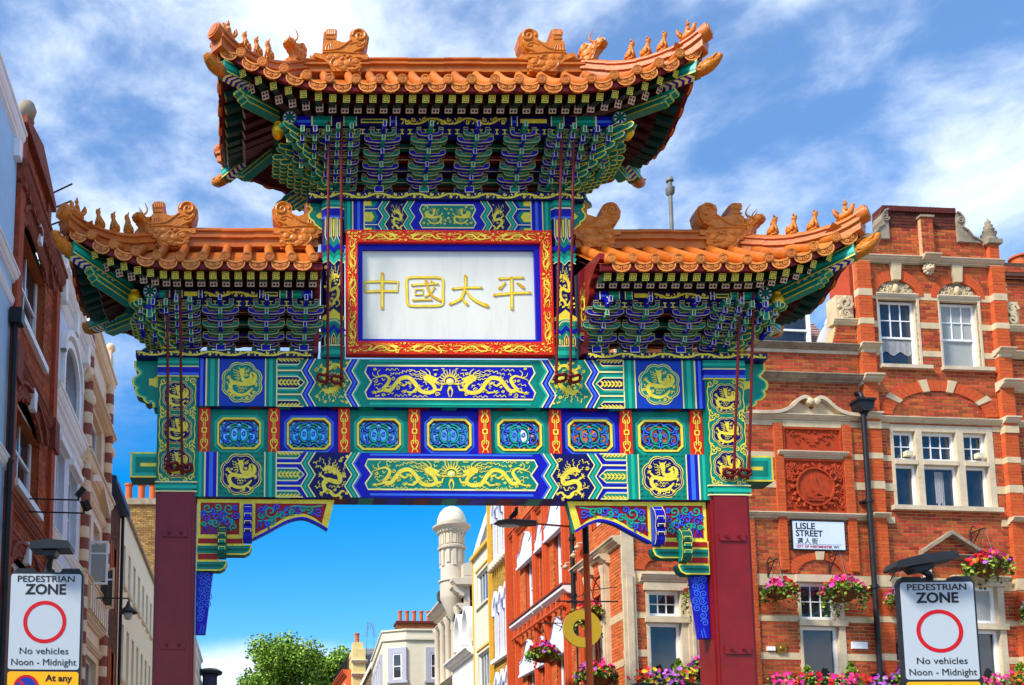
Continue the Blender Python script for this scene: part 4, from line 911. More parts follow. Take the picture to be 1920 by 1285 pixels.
            Mx = Matrix.Translation(c - hd_ * .06 + Vector((0, 0, -.36))) @ Matrix.Rotation(ca, 4, 'Z') @ Matrix.Rotation(-el, 4, 'Y')
            mb = MB(); mb.box(-1.05, .0, -.085, .085, -.085, .085, G_)
            for s_ in (-1, 1):
                f_ = lambda a, b, cc, s_=s_: (a, s_ * (.085 + cc), b); mb.rib([(-1.0, .075), (-.01, .075)], .016, f_, .002, AU); mb.rib([(-1.0, -.075), (-.01, -.075)], .016, f_, .002, AU); mb.rib([(-1.0, .0), (-.01, 0)], .06, f_, .002, LG)
            for k in range(8):
                x = -.04 - .085 * k; mb.add([(x, 0, -.088), (x - .045, 0, -.088), (x - .085, .08, -.088), (x - .04, .08, -.088)], [(0, 1, 2, 3)], BK if 0 else PA); mb.add([(x, 0, -.088), (x - .045, 0, -.088), (x - .085, -.08, -.088), (x - .04, -.08, -.088)], [(0, 1, 2, 3)], PA)
                mb.add([(x - .045, 0, -.0885), (x - .085, 0, -.0885), (x - .125, .08, -.0885), (x - .085, .08, -.0885)], [(0, 1, 2, 3)], B_); mb.add([(x - .045, 0, -.0885), (x - .085, 0, -.0885), (x - .125, -.08, -.0885), (x - .085, -.08, -.0885)], [(0, 1, 2, 3)], B_)
            mb.build('corner_beam', PAL, rf).matrix_local = Mx
            put('dragon_head_cap', CAP, rf, mtx=Mx @ Matrix.Translation((.03, 0, -.01)) @ Matrix.Scale(.68, 4))
            # stepped lower corner beam
            Mx2 = Matrix.Translation(c - hd_ * .42 + Vector((0, 0, -.58))) @ Matrix.Rotation(ca, 4, 'Z') @ Matrix.Rotation(-el, 4, 'Y')
            pr = [(-.7, -.065), (-.12, -.065), (-.06, -.055), (-.06, -.03), (.0, -.015), (.0, .02), (.06, .04), (.06, .08), (-.7, .08)]
            mb = MB(); mb.prism(pr, lambda a, b, cc: (a, cc, b), -.062, .062, G_)
            for s_ in (-1, 1):
                f_ = lambda a, b, cc, s_=s_: (a, s_ * (.062 + cc), b)
                mb.rib(pr[1:8], .018, f_, .002, AU); mb.rib([(a - .03, b + .012) for a, b in pr[1:8]], .02, f_, .003, LG); mb.rib([(-.68, -.057), (-.12, -.057)], .018, f_, .002, AU); mb.rib([(-.68, .02), (-.05, .02)], .02, f_, .003, AU)
            for a, b in ((.061, .06), (.001, .0), (-.059, -.042)): mb.add([(a, -.06, b - .02), (a, .06, b - .02), (a, .06, b + .02), (a, -.06, b + .02)], [(0, 1, 2, 3)], AU); mb.add([(a + .001, -.048, b - .012), (a + .001, .048, b - .012), (a + .001, .048, b + .012), (a + .001, -.048, b + .012)], [(0, 1, 2, 3)], LG)
            mb.build('stepped_corner_beam', PAL, rf).matrix_local = Mx2
    # main ridge in sections
    x0, x1 = ridge_to; n = max(2, round((x1 - x0) / .52)); dx = (x1 - x0) / n
    for k in range(n):
        MB().sweep([(x0 + dx * k, YC, zr), (x0 + dx * (k + 1) + .004, YC, zr)], [(a * (.95 - .012 * (k % 2)), (b - .006 * (k % 2)) * rsc) for a, b in RPROF]).build('ridge_tile', TILE, rf, smooth=40)
    for x, fl in owls:
        put('ridge_dragon', OWL, rf, (x, YC, zr - .09), None, (fl, 1, 1))
    for (a, b) in stubs: MB().sweep([(a, YC, zr), (b, YC, zr)], [(u * .9, v * .78) for u, v in RPROF]).build('ridge_tile', TILE, rf, smooth=40)
    return rf, ez, yF

# ---- bracket sets
TAN = mat('paint_shaded_gold_line', srgb(206, 182, 104), 0.45, 0.1, 8)  # gold line dulled to tan, the shade under the eaves painted in
TEAL = mat('bracket_shade_teal', srgb(0, 116, 100), 0.5, 0.15, 5); INDI = mat('bracket_shade_indigo', srgb(16, 16, 150), 0.5, 0.15, 5)  # darker copies of the gate green and blue, with eave shade in the colour
def arm_mesh(hw, body, end, th=.065):
    mb = MB(); hgt = .074
    prof = [(hw, hgt), (hw, hgt * .45), (hw * .92, hgt * .18), (hw * .78, 0.0), (hw * .3, -.012), (-hw * .3, -.012), (-hw * .78, 0.0), (-hw * .92, hgt * .18), (-hw, hgt * .45), (-hw, hgt), (-hw * .74, hgt), (-hw * .62, hgt * .42), (hw * .62, hgt * .42), (hw * .74, hgt)]
    mb.prism(prof, fy(0), -th, 0, body); f0 = fy(0)
    mb.rib(prof, .0075, f0, .002, 15, closed=True)
    for y in (.004, th - .004): mb.rib([(a, y) for a, b in prof[1:9]], .008, lambda a, b, c: (a, b, np.interp(abs(a), [0, hw * .3, hw * .78, hw * .92, hw], [-.012, -.012, 0, hgt * .18, hgt * .45]) - c), .002, 15)
    for s in (-1, 1):
        x = s * hw * .86; mb.box(x - .032, x + .032, -.008, th + .008, hgt, hgt + .034, end); mb.rib([(x - .03, hgt + .002), (x + .03, hgt + .002), (x + .03, hgt + .032), (x - .03, hgt + .032)], .008, fy(-.008), .002, 15, closed=True)
    mb.box(-.03, .03, -.01, th + .01, hgt * .4, hgt + .01, end)
    return mb.mesh('bracket_arm', PAL + [TAN, TEAL, INDI])
ARMS = {(k, c): arm_mesh((.172, .245)[k], (16, 17)[c], (DB, 16)[c]) for k in (0, 1) for c in (0, 1)}
def nose_mesh(body):
    mb = MB(); pr = [(.08, .06), (-.05, .06), (-.10, .03), (-.13, -.045), (-.09, -.05), (-.06, -.03), (.08, -.06)]
    mb.prism(pr, lambda a, b, c: (c, a, b), -.024, .024, body)
    for s in (-1, 1): mb.rib(pr[1:6], .010, lambda a, b, c, s=s: (s * (.024 + c), a, b), .002, PA)
    mb.rib([(-.018, .055), (-.018, -.0)], .008, fy(-.052), .0, PA); mb.rib([(.018, .055), (.018, -.0)], .008, fy(-.052), .0, PA)
    mb.box(-.018, .018, -.135, -.1, -.045, .03, body); mb.rib([(-.02, -.045), (.02, -.045), (.02, .03), (-.02, .03)], .007, fy(-.135), .002, PA, closed=True)
    return mb.mesh('bracket_nose', PAL)
NOSE = [nose_mesh(G_), nose_mesh(B_)]
def bracket_set(x, zt, zb, yt, n, flip, half=0):
    mb = MB(); mb.box(-.06, .06, -.05, .05, -.02, .07, G_ if flip else B_); mb.rib([(-.06, -.02), (.06, -.02), (.06, .07), (-.06, .07)], .012, fy(-.05), .002, PA, closed=True)
    mb.prism([(-.05, .05), (.05, .05), (yt, zt - zb), (yt - .06, zt - zb)], lambda a, b, c: (c, a, b), -.02, .02, DG)
    st = mb.build('bracket_set', PAL, gate, loc=(x, 0, zb))
    for k in range(n):
        t = k / (n - 1); y = yt * (1 - t) - .03; z = (zt - zb - .13) * (1 - t) + .05; c = (k + flip) % 2
        put('bracket_arm', ARMS[(0, c)], st, (0, y, z)); put('bracket_nose', NOSE[1 - c], st, (0, y - .02, z + .06))
        if k < n: put('bracket_arm', ARMS[(1, 1 - c)], st, (0, y + .06, z - .055), None, (1 if k < n - 1 else .8, 1, 1))
    return st
def long_arm(L_, body=15):      # cantilever arm running out to a corner, along +x with a rounded carved end
    mb = MB(); pr = [(0, -.05), (L_ - .09, -.05), (L_ - .02, -.04), (L_, -.005), (L_ - .03, .03), (L_ - .12, .03), (L_ - .17, .06), (0, .06)]
    mb.prism(pr, lambda a, b, c: (a, c, b), -.038, .038, body)
    for s in (-1, 1):
        f_ = lambda a, b, c, s=s: (a, s * (.038 + c), b); mb.rib(pr[1:], .014, f_, .002, AU); mb.rib([(0, -.042), (L_ - .09, -.042)], .014, f_, .002, AU)
        mb.rib([(0, .01), (L_ - .14, .01)], .018, f_, .003, DG)
    mb.box(L_ - .30, L_ - .2, -.05, .05, .06, .10, DB); mb.rib([(L_ - .3, .062), (L_ - .2, .062), (L_ - .2, .1), (L_ - .3, .1)], .01, lambda a, b, c: (a, -(.05 + c), b), .002, PA, closed=True)
    return mb.mesh('corner_arm', PAL + [TEAL])
LARM = {}
def corner_set(x, sg, zt, zb, yt, n, reach):
    """fan of arms carrying a roof corner: out to the side, to the front and on the diagonal."""
    mb = MB(); mb.box(-.07, .07, -.06, .30, -.02, zt - zb, DG); st = mb.build('corner_bracket_set', PAL, gate, loc=(x, 0, zb))
    for k in range(n):
        t = 1 - k / (n - 1); z = (zt - zb - .12) * t + .03; L_ = round(.22 + reach * t, 2)
        if L_ not in LARM: LARM[L_] = long_arm(L_), long_arm(L_ * 1.25)
        a0 = 0 if sg > 0 else PI
        for (dy, rz_, me) in ((-.06, a0, 0), (.10, a0, 0), (.26, a0, 0), (0, a0 - sg * R(45), 1), (.3, a0 + sg * R(45), 1), (0, a0 - sg * R(22), 0)):
            put('corner_arm', LARM[L_][me], st, (sg * .03, dy, z + (.02 if me else 0)), (0, 0, rz_))
        for dx in (-.18, 0.0):
            y = yt * t - .03; put('bracket_nose', NOSE[k % 2], st, (sg * dx, y, z + .05), None, (1.1, 1, 1)); put('bracket_arm', ARMS[(0, k % 2)], st, (sg * dx, y + .02, z), None, (.75, 1, 1))
    for j in range(3):
        xx = sg * (.14 + .17 * j)
        for k in range(n - j):
            t = 1 - k / (n - 1); z = (zt - zb - .12) * t + .05; put('bracket_nose', NOSE[(k + j) % 2], st, (xx, yt * t - .02, z), None, (1.1, 1, 1.1))
            if k % 2 == 0: put('bracket_arm', ARMS[(0, (k // 2) % 2)], st, (xx, yt * t + .02, z), None, (.6, 1, 1))
    return st
def purlin(x0, x1, y, z0, z1, seg):
    mb = MB(); mb.box(x0, x1, y, y + .2, z0, z1, DB); f0 = fy(y)
    L_ = x1 - x0
    for (a, b, mi) in seg:
        xa, xb = x0 + L_ * a, x0 + L_ * b; mb.rect(xa, xb, z0, z1, f0, .003, mi); mb.rect(xa, xb, z0 + (z1 - z0) * .35, z0 + (z1 - z0) * .6, f0, .005, {G_: LG, B_: LB}.get(mi, mi)); mb.rect(xa - .012, xa, z0, z1, f0, .006, PA); mb.rect(xb, xb + .012, z0, z1, f0, .006, PA)
    vine(mb, x0 + L_ * .34, x0 + L_ * .66, z0 + .01, z1 - .01, f0, .004)
    for a in (.22, .7): mb.rib([(x0 + L_ * a, (z0 + z1) / 2), (x0 + L_ * (a + .08), (z0 + z1) / 2)], .06, f0, .006, AU); mb.rib([(x0 + L_ * a + .01, (z0 + z1) / 2), (x0 + L_ * (a + .08) - .01, (z0 + z1) / 2)], .03, f0, .009, DG)
    mb.build('eave_purlin', PAL, gate)
    mb = MB(); mb.box(x0, x1, y + .03, y + .1, z0 - .115, z0 - .003, DB); f0 = fy(y + .03); n = int(L_ / .105)
    for k in range(n):
        x = x0 + (k + .5) * L_ / n; w_ = .03 if k % 2 else .022
        for zz in (z0 - .03, z0 - .09): mb.rib([(x - w_, zz), (x + w_, zz)], .014, f0, .003, AU)
        mb.rib([(x, z0 - .03), (x, z0 - .09)], .014, f0, .003, AU)
    mb.build('painted_fret_board', PAL, gate)

RU = {'disc': [.152 + .305 * i for i in range(5)] + [1.72, 2.02, 2.32, 2.61, 2.89], 'drip': [0.0] + [.305 * i for i in range(1, 5)] + [1.55, 1.87, 2.17, 2.465, 2.75, 3.04], 'raf': [.0875 + .175 * k for k in range(9)] + [1.67, 1.86, 2.06, 2.26, 2.46, 2.66, 2.87]}
roof('upper_roof', (-1, 1), 0.0, 2.02, 3.2, 1.14, 12.42, 11.40, 11.95, .181, 1.45, RU, (-1.06, 1.06), [(-1.40, 1), (1.40, -1)], .07, 'upper tiled roof with upturned corners', (.72, .58, .44), [(1.06, 2.06), (-1.06, -2.06)])
RL = {'disc': [1.92, 2.205, 2.495, 2.785, 3.075, 3.365, 3.665, 3.955, 4.24, 4.53, 4.82], 'drip': [2.06, 2.35, 2.64, 2.93, 3.22, 3.515, 3.81, 4.10, 4.385, 4.675, 4.98], 'raf': [1.91 + .165 * k for k in range(12)] + [3.88, 4.05, 4.22, 4.40, 4.58, 4.79]}
for sg in (-1, 1):
    rt = (-3.62, -1.80) if sg < 0 else (1.80, 3.62)
    roof('lower_roof', (sg,), 1.80, 4.15, 5.16, 1.06, 9.75, 8.95, 9.35, .225, 3.67, RL, rt, [(sg * 3.83, 1 if sg < 0 else -1), (sg * 2.12, -1 if sg < 0 else 1)], .06, 'tiled side roof with upturned outer corners', (.66, .48, .31), [(sg * 3.6, sg * 4.2)], .92)

seg = [(.02, .07, B_), (.075, .13, G_), (.17, .205, G_), (.31, .325, B_), (.675, .69, B_), (.795, .83, G_), (.87, .925, G_), (.93, .98, B_)]
purlin(-2.25, 2.25, -.50, 11.07, 11.215, seg)
for k, x in enumerate((-.96, -.33, .30, .93)): bracket_set(x, 11.0, 10.44, -.50, 5, k % 2)
for sg in (-1, 1): corner_set(sg * 1.58, sg, 11.0, 10.44, -.50, 7, .62); bracket_set(sg * 1.58, 11.0, 10.44, -.46, 5, 0)
mb = MB()
for k in range(5):
    y_ = .02 - .1 * k; mb.box(-1.6, 1.6, y_, y_ + .06, 10.60 + .10 * k, 10.60 + .10 * k + .07, (DG, DB, DR, DG, DB)[k]); mb.rib([(-1.6, 10.607 + .10 * k), (1.6, 10.607 + .10 * k)], .009, fy(y_), .002, 15)
mb.box(-1.6, 1.6, .1, .14, 10.58, 11.3, DR); mb.build('bracket_backing', PAL + [TAN], gate)
for sg in (-1, 1):
    x0, x1 = (-4.12, -1.88) if sg < 0 else (1.88, 4.12)
    purlin(x0, x1, -.45, 8.615, 8.725, seg)
    for k, x in enumerate((2.0, 2.52, 3.14)): bracket_set(sg * x, 8.56, 8.10, -.44, 4, 0)
    corner_set(sg * 3.72, sg, 8.56, 8.10, -.44, 6, .42); bracket_set(sg * 3.72, 8.56, 8.10, -.42, 4, 0)
    mb = MB()
    for k in range(3):
        y_ = .0 - .13 * k; a, b = sorted((sg * 1.88, sg * 3.7)); mb.box(a, b, y_, y_ + .06, 8.29 + .11 * k, 8.36 + .11 * k, (DB, DG, DR)[k]); mb.rib([(a, 8.297 + .11 * k), (b, 8.297 + .11 * k)], .009, fy(y_), .002, 15)
    mb.box(a, b, .1, .14, 8.30, 8.9, BK); mb.build('bracket_backing', PAL + [TAN], gate)
    # gable board closing the inner end of the lower roof
    prof = [(.35, 8.06), (-.05, 8.06)] + cat([(-.06, 8.14), (-.16, 8.24), (-.16, 8.36), (-.27, 8.46), (-.27, 8.6), (-.40, 8.72), (-.40, 8.84), (-.62, 8.95), (-.80, 8.98)], 3) + [(-.80, 9.06), (.35, 9.35)]
    mb = MB(); a, b = sorted((sg * 1.80, sg * 1.87)); mb.prism(prof, lambda u, v, c: (c, u, v), a, b, MA); f_ = fxl(b)
    for ff in (fxl(b), fxr(a)):
        motif(mb, SDRAG, -.15, 8.7, .12, .3, ff, .004, AU, wk=.12)
    mb.build('gable_board', PAL, gate)
# gilded vases and lotus posts under the corners
for (x, z, y) in ((2.38, 11.05, -.42), (4.30, 8.64, -.36)):
    for sg in (-1, 1):
        mb = MB(); mb.lathe([(.03, -.11), (.05, -.09), (.085, -.04), (.095, .02), (.075, .07), (.04, .09), (.06, .115)], 14); mb.build('gilded_vase', GBALL, gate, smooth=50, loc=(sg * x, y, z))
for (x, z, y) in ((2.23, 11.16, -.55), (4.08, 8.68, -.5)):
    for sg in (-1, 1):
        mb = MB(); mb.lathe([(.095, .1), (.095, -.004)], 16, G_, axis='Y'); mb.lathe([(.08, 0), (.08, -.010)], 16, PK, axis='Y'); mb.lathe([(.05, 0), (.05, -.014)], 12, DG, axis='Y')
        for k in range(8): mb.ball((.063 * math.cos(k * PI / 4), -.012, .063 * math.sin(k * PI / 4)), (.018, .006, .018), DB, 6, 4)
        mb.box(-.04, .04, .0, .06, -.36, -.09, G_); mb.rib([(-.036, -.36), (.036, -.36), (.036, -.1), (-.036, -.1)], .012, fy(0), .002, PA, closed=True); mb.box(-.055, .055, -.01, .07, -.25, -.19, B_); mb.build('lotus_end', PAL, gate, loc=(sg * x, y, z))
# ---- tie rods with looped hooks
for (xt, zt, yt, xb, zb, hx) in ((-1.70, 11.1, -.55, -1.68, 7.72, -1), (-1.53, 11.1, -.55, -1.49, 7.70, -1), (1.45, 11.1, -.55, 1.42, 7.74, 1), (1.61, 11.1, -.55, 1.61, 7.73, 1),
                             (-3.85, 8.68, -.50, -3.83, 6.46, 1), (-3.68, 8.68, -.50, -3.64, 6.44, 1), (3.75, 8.68, -.50, 3.755, 6.42, -1), (3.93, 8.68, -.50, 3.955, 6.42, -1)):
    yb = -.11
    rod = MB().tube([(xt, yt, zt), (xb, yb, zb)], .0185, 8).build('tie_rod', DRED, gate, smooth=50)
    mb = MB(); lp = cat([(xb, yb, zb), (xb + hx * .05, yb - .02, zb - .03), (xb + hx * .12, yb - .01, zb - .01), (xb + hx * .13, yb + .02, zb - .07), (xb + hx * .06, yb + .03, zb - .10), (xb - .01, yb + .01, zb - .09), (xb - hx * .03, yb - .01, zb - .07)], 5)
    mb.tube(lp, .021, 8); mb.tube([(xb, yb - .01, zb + .02), (xb + hx * .01, yb + .04, zb - .14)], .022, 8); mb.ball((xb, yb - .01, zb - .03), .033); mb.build('hook', DRED, rod, smooth=50)
# ================================================================== BUILDING KIT (every facade lies in its own frame: u along, z up, viewer on the -y side)
F0 = fy(0)
STONE = mat('bath_stone', srgb(206, 188, 158), 0.75, 0.14, 3.5, bump=0.15, bs=40, dirt=0.45, dcol=srgb(70, 60, 50))
WSTONE = mat('pale_band_stone', srgb(206, 184, 146), 0.8, 0.14, 4, bump=0.15, bs=40, dirt=0.45, dcol=srgb(110, 96, 80))
DSTONE = mat('weathered_stone', srgb(150, 136, 116), 0.8, 0.3, 5, bump=0.3, bs=30, dirt=0.7, dcol=srgb(36, 32, 30))
WPAINT = mat('white_joinery', srgb(236, 238, 240), 0.4, 0.04, 6, dirt=0.08, dcol=srgb(150, 150, 150))
GLASS = mat('window_glass', (0.022, 0.026, 0.032), 0.04, 0.5, 1.5, spec=0.9, bump=.02, bs=3)
CURT = mat('curtain', srgb(150, 150, 152), 0.7, 0.35, 9, stretch=(9, 1, 1))
BLIND = mat('window_blind', srgb(160, 164, 160), 0.7, 0.1, 20)
BRK = mat('red_brick', srgb(182, 82, 42), 0.88, 0.25, 30, bump=0.35, bs=160, island=0.42, dirt=.55, dcol=srgb(84, 36, 24))
BRKO = mat('rubbed_orange_brick', srgb(198, 88, 42), 0.8, 0.14, 14, bump=0.25, bs=120, island=0.12)
BRKP = mat('red_brick_single', srgb(182, 82, 42), 0.85, 0.25, 30, bump=0.35, bs=160, objrand=0.36)
BRKD = mat('sooty_brick', srgb(92, 42, 34), 0.85, 0.3, 20, bump=0.35, bs=120, island=0.35)
MORT = mat('lime_mortar', srgb(204, 166, 124), 0.95, 0.2, 20, bump=0.2, bs=120, dirt=0.35, dcol=srgb(90, 62, 46))
MORTD = mat('dark_mortar', srgb(96, 66, 52), 0.95, 0.2, 20, bump=0.2, bs=120)
TERRA = mat('terracotta', srgb(172, 62, 26), 0.72, 0.2, 7, bump=0.3, bs=40, dirt=0.4, dcol=srgb(60, 20, 10))
SLATE = mat('roof_slate', srgb(150, 126, 122), 0.7, 0.2, 12, bump=0.2, bs=60, island=0.3)
LEAD = mat('lead_flashing', srgb(120, 122, 126), 0.5, 0.2, 6)
IRON = mat('black_iron', (0.016, 0.017, 0.02), 0.42, 0.3, 8)
INT = mat('dark_interior', (0.02, 0.019, 0.018), 0.9, 0.3, 3)

def sub_iv(iv, a, b):
    out = []
    for x0, x1 in iv:
        if b <= x0 or a >= x1: out.append((x0, x1)); continue
        if a > x0: out.append((x0, a))
        if b < x1: out.append((b, x1))
    return out
def brick_box(a0, a1, b0, b1, c0, c1):
    return ([(a0, -c0, b0), (a1, -c0, b0), (a1, -c0, b1), (a0, -c0, b1), (a0, -c1, b0), (a1, -c1, b0), (a1, -c1, b1), (a0, -c1, b1)],
            [(4, 5, 6, 7), (0, 1, 5, 4), (1, 2, 6, 5), (2, 3, 7, 6), (3, 0, 4, 7)])
BRICK1 = None
def brick_wall(parent, rects, holes=(), c=0.0, m=None, mort=None, course=.075, length=.225, seed=1, singles=0, near=None, name='brickwork', joint=.015, mi_single=None, header=False):
    """courses of separate bricks on a recessed mortar bed; holes: (u0,u1,z0,z1) or f(z)->(u0,u1)|None; rects likewise."""
    global BRICK1
    rnd = random.Random(seed); m = m or BRK; mort = mort or MORT
    bm_, bed = MB(), MB(); cells = []
    zmin = min(r[2] for r in rects); zmax = max(r[3] for r in rects)
    k0, k1 = int(math.floor(zmin / course)), int(math.ceil(zmax / course))
    for k in range(k0, k1):
        zb, zt = k * course, (k + 1) * course; zm = (zb + zt) / 2
        iv = []
        for r in rects:
            if r[2] <= zm <= r[3]:
                iv.append((r[0], r[1]) if len(r) == 4 else r[4](zm))
        for h in holes:
            if callable(h):
                q = h(zm)
                if q: iv = sub_iv(iv, *q)
            elif h[2] < zm < h[3]: iv = sub_iv(iv, h[0], h[1])
        for x0, x1 in iv:
            if x1 - x0 < .02: continue
            bed.add([(x0, -c + .006, zb), (x1, -c + .006, zb), (x1, -c + .006, zt), (x0, -c + .006, zt)], [(0, 1, 2, 3)])
            ln = length * (.5 if header and k % 2 else 1)
            ph = (k % 2) * length * .5 if not header else (k % 2) * length * .25
            n0 = int(math.floor((x0 - ph) / ln))
            x = ph + n0 * ln
            while x < x1:
                a, b = max(x, x0), min(x + ln, x1)
                if b - a > .035: cells.append((a + (joint / 2 if a > x0 else 0), b - (joint / 2 if b < x1 else 0), zb + joint / 2, zt - joint / 2))
                x += ln
    pick = set()
    if singles:
        full = [i for i, q in enumerate(cells) if q[1] - q[0] > ln - joint - .003]
        full.sort(key=lambda i: (cells[i][0] - near[0]) ** 2 + (cells[i][2] - near[1]) ** 2)
        pick = set(full[:singles])
        v, f = brick_box(0, length - joint, 0, course - joint, -.03, .0); me = MB().add(v, f).mesh('brick', mi_single or BRKP)
    for i, (a, b, z0, z1) in enumerate(cells):
        if i in pick: put('brick', me, parent, (a, -c - rnd.uniform(.0, .005), z0))
        else: bm_.add(*brick_box(a, b, z0, z1, c - .02, c + rnd.uniform(0, .005)))
    bed.build('mortar_bed', mort, parent, fix=False)
    bm_.build(name, m, parent, kind='stuff', fix=False)
def plain_wall(mb, a0, a1, b0, b1, holes, c1, depth=.2, mi=0):
    us = sorted({a0, a1, *[min(max(h[i], a0), a1) for h in holes for i in (0, 1)]}); zs = sorted({b0, b1, *[min(max(h[i], b0), b1) for h in holes for i in (2, 3)]})
    for i in range(len(us) - 1):
        for j in range(len(zs) - 1):
            um, zm = (us[i] + us[i + 1]) / 2, (zs[j] + zs[j + 1]) / 2
            if any(h[0] < um < h[1] and h[2] < zm < h[3] for h in holes): continue
            mb.rect(us[i], us[i + 1], zs[j], zs[j + 1], F0, c1, mi)
    for h in holes: reveal(mb, *h[:4], c1, depth, mi)
def reveal(mb, u0, u1, z0, z1, c1, depth, mi=0):
    for (a, b) in (((u0, z0), (u1, z0)), ((u1, z0), (u1, z1)), ((u1, z1), (u0, z1)), ((u0, z1), (u0, z0))):
        mb.add([(a[0], -c1, a[1]), (b[0], -c1, b[1]), (b[0], -c1 + depth, b[1]), (a[0], -c1 + depth, a[1])], [(0, 1, 2, 3)], mi)
CORN = [(0, 0), (0, .02), (.25, .10), (.35, .12), (.35, .28), (.55, .36), (.75, .52), (.80, .58), (.80, .74), (1, .80), (1, .94), (.92, 1), (0, 1)]
CPF = 1.0
def cornice(parent, u0, u1, z0, z1, proj, m, name='cornice', prof=CORN, c=0.0, label=None):
    proj *= CPF; mb = MB(); mb.prism([(-(c + p * proj), z0 + q * (z1 - z0)) for p, q in prof], lambda a, b, cc: (cc, a, b), u0, u1); return mb.build(name, m, parent, label=label)
def band(parent, segs, z0, z1, m, c=.012, name='stone_band'):
    for a, b in segs: MB().pbox(F0, a, b, z0, z1, -.06, c).build(name, m, parent)
def window(parent, u0, u1, z0, z1, nx=1, ny=1, c=-.10, fw=.055, bar=.022, sash=None, pane=None, m=None, name='sash_window', sill=None, upper=None, curtain=None):
    """timber window: frame (part) > panes and glazing bars; sash = height of the meeting rail, upper = (nx, ny) of the top sash."""
    m = m or WPAINT
    fr_ = MB(); fr_.ring([(u0, z0), (u1, z0), (u1, z1), (u0, z1)], [(u0 + fw, z0 + fw * 1.3), (u1 - fw, z0 + fw * 1.3), (u1 - fw, z1 - fw), (u0 + fw, z1 - fw)], F0, c - .06, c)
    w_ = fr_.build(name, m, parent)
    def light(a0, a1, b0, b1, kx, ky, cc):
        for i in range(kx):
            for j in range(ky):
                x0, x1 = a0 + (a1 - a0) * i / kx, a0 + (a1 - a0) * (i + 1) / kx; y0, y1 = b0 + (b1 - b0) * j / ky, b0 + (b1 - b0) * (j + 1) / ky
                t = random.uniform(-.006, .006)
                mb = MB(); mb.add([(x0, -cc - t, y0), (x1, -cc + t, y0), (x1, -cc + t, y1), (x0, -cc - t, y1)], [(0, 1, 2, 3)]); mb.build('pane', pane or GLASS, w_)
        if kx > 1 or ky > 1:
            mb = MB()
            for i in range(1, kx): x = a0 + (a1 - a0) * i / kx; mb.pbox(F0, x - bar / 2, x + bar / 2, b0, b1, cc + .002, cc + .02)
            for j in range(1, ky): y = b0 + (b1 - b0) * j / ky; mb.pbox(F0, a0, a1, y - bar / 2, y + bar / 2, cc + .003, cc + .021)
            mb.build('glazing_bar', m, w_)
    a0, a1, b0, b1 = u0 + fw, u1 - fw, z0 + fw * 1.3, z1 - fw
    if sash is None: light(a0, a1, b0, b1, nx, ny, c - .04)
    else:
        light(a0, a1, b0, sash - .02, nx, ny, c - .05); light(a0, a1, sash + .02, b1, *(upper or (nx, ny)), c - .03)
        MB().pbox(F0, a0, a1, sash - .02, sash + .025, c - .05, c - .01).build('meeting_rail', m, w_)
    if curtain:
        mb = MB(); n = 14; A0, A1, B0, B1 = curtain
        vs = []
        for i in range(n + 1):
            x = A0 + (A1 - A0) * i / n; vs += [(x, -c + .036 + .004 * math.sin(i * 2.1), B0 + .05 * math.sin(i * .9)), (x, -c + .036 + .004 * math.sin(i * 2.1), B1)]
        mb.add(vs, [(2 * i, 2 * i + 2, 2 * i + 3, 2 * i + 1) for i in range(n)]); mb.build('curtain', CURT, w_)
    return w_
def arch_ring(parent, uc, zc, ri, ro, a0, a1, n, c, m, name='arch_brick', sz=1.0, depth=.08, gap=.006, szo=None):
    szo = szo or sz
    for k in range(n):
        t0, t1 = a0 + (a1 - a0) * k / n, a0 + (a1 - a0) * (k + 1) / n; g = gap / ro / 2
        P = [(uc + r_ * math.cos(t), zc + r_ * s_ * math.sin(t)) for r_, t, s_ in ((ri, t0 + g, sz), (ro, t0 + g, szo), (ro, t1 - g, szo), (ri, t1 - g, sz))]
        MB().prism(P, F0, c - depth, c + random.uniform(0, .004)).build(name, m, parent)
def finial(parent, u, z, h, r, y, m, name='finial'):
    pr = [(r, 0), (r, h * .08), (r * .8, h * .12), (r * .85, h * .3), (r * .95, h * .34), (r * .6, h * .40), (r * .72, h * .5), (r * .5, h * .56), (r * .55, h * .66), (r * .3, h * .72), (r * .36, h * .82), (r * .14, h * .92), (r * .02, h)]
    return MB().lathe(pr, 14).build(name, m, parent, smooth=40, loc=(u, y, z))
def carved_relief(parent, u0, u1, z0, z1, c, m, seed, n=40, name='carved_panel', h=.05, frame=True, swag=None, mask=None):
    rnd = random.Random(seed); mb = MB(); mb.pbox(F0, u0, u1, z0, z1, c - .1, c - .03)
    if frame: mb.ring([(u0, z0), (u1, z0), (u1, z1), (u0, z1)], [(u0 + .04, z0 + .04), (u1 - .04, z0 + .04), (u1 - .04, z1 - .04), (u0 + .04, z1 - .04)], F0, c - .03, c + .01)
    w, hh = u1 - u0, z1 - z0
    for k in range(n):
        for s in (-1, 1):
            rs = random.Random(seed * 91 + k); x, z = rs.uniform(.02, .46), rs.uniform(.1, .9)
            if mask and not mask(x, z): continue
            r_ = rs.uniform(.03, .055) * min(w, hh) * 1.3
            P = spiral((u0 + u1) / 2 + s * x * w, z0 + z * hh, r_, 1.2, rs.uniform(0, 6) if s > 0 else PI - rs.uniform(0, 6), s, 10)
            mb.tube([(a, -c + .028 - h * .3, b) for a, b in P], [r_ * .34, r_ * .3, r_ * .45], 5)
    return mb, mb.build(name, m, parent, smooth=50)
def body(parent, u0, u1, z1, deep, m, z0=0.0, c=-.2, name='building_core'):
    return MB().box(u0, u1, -c, -c + deep, z0, z1).build(name, m, parent)
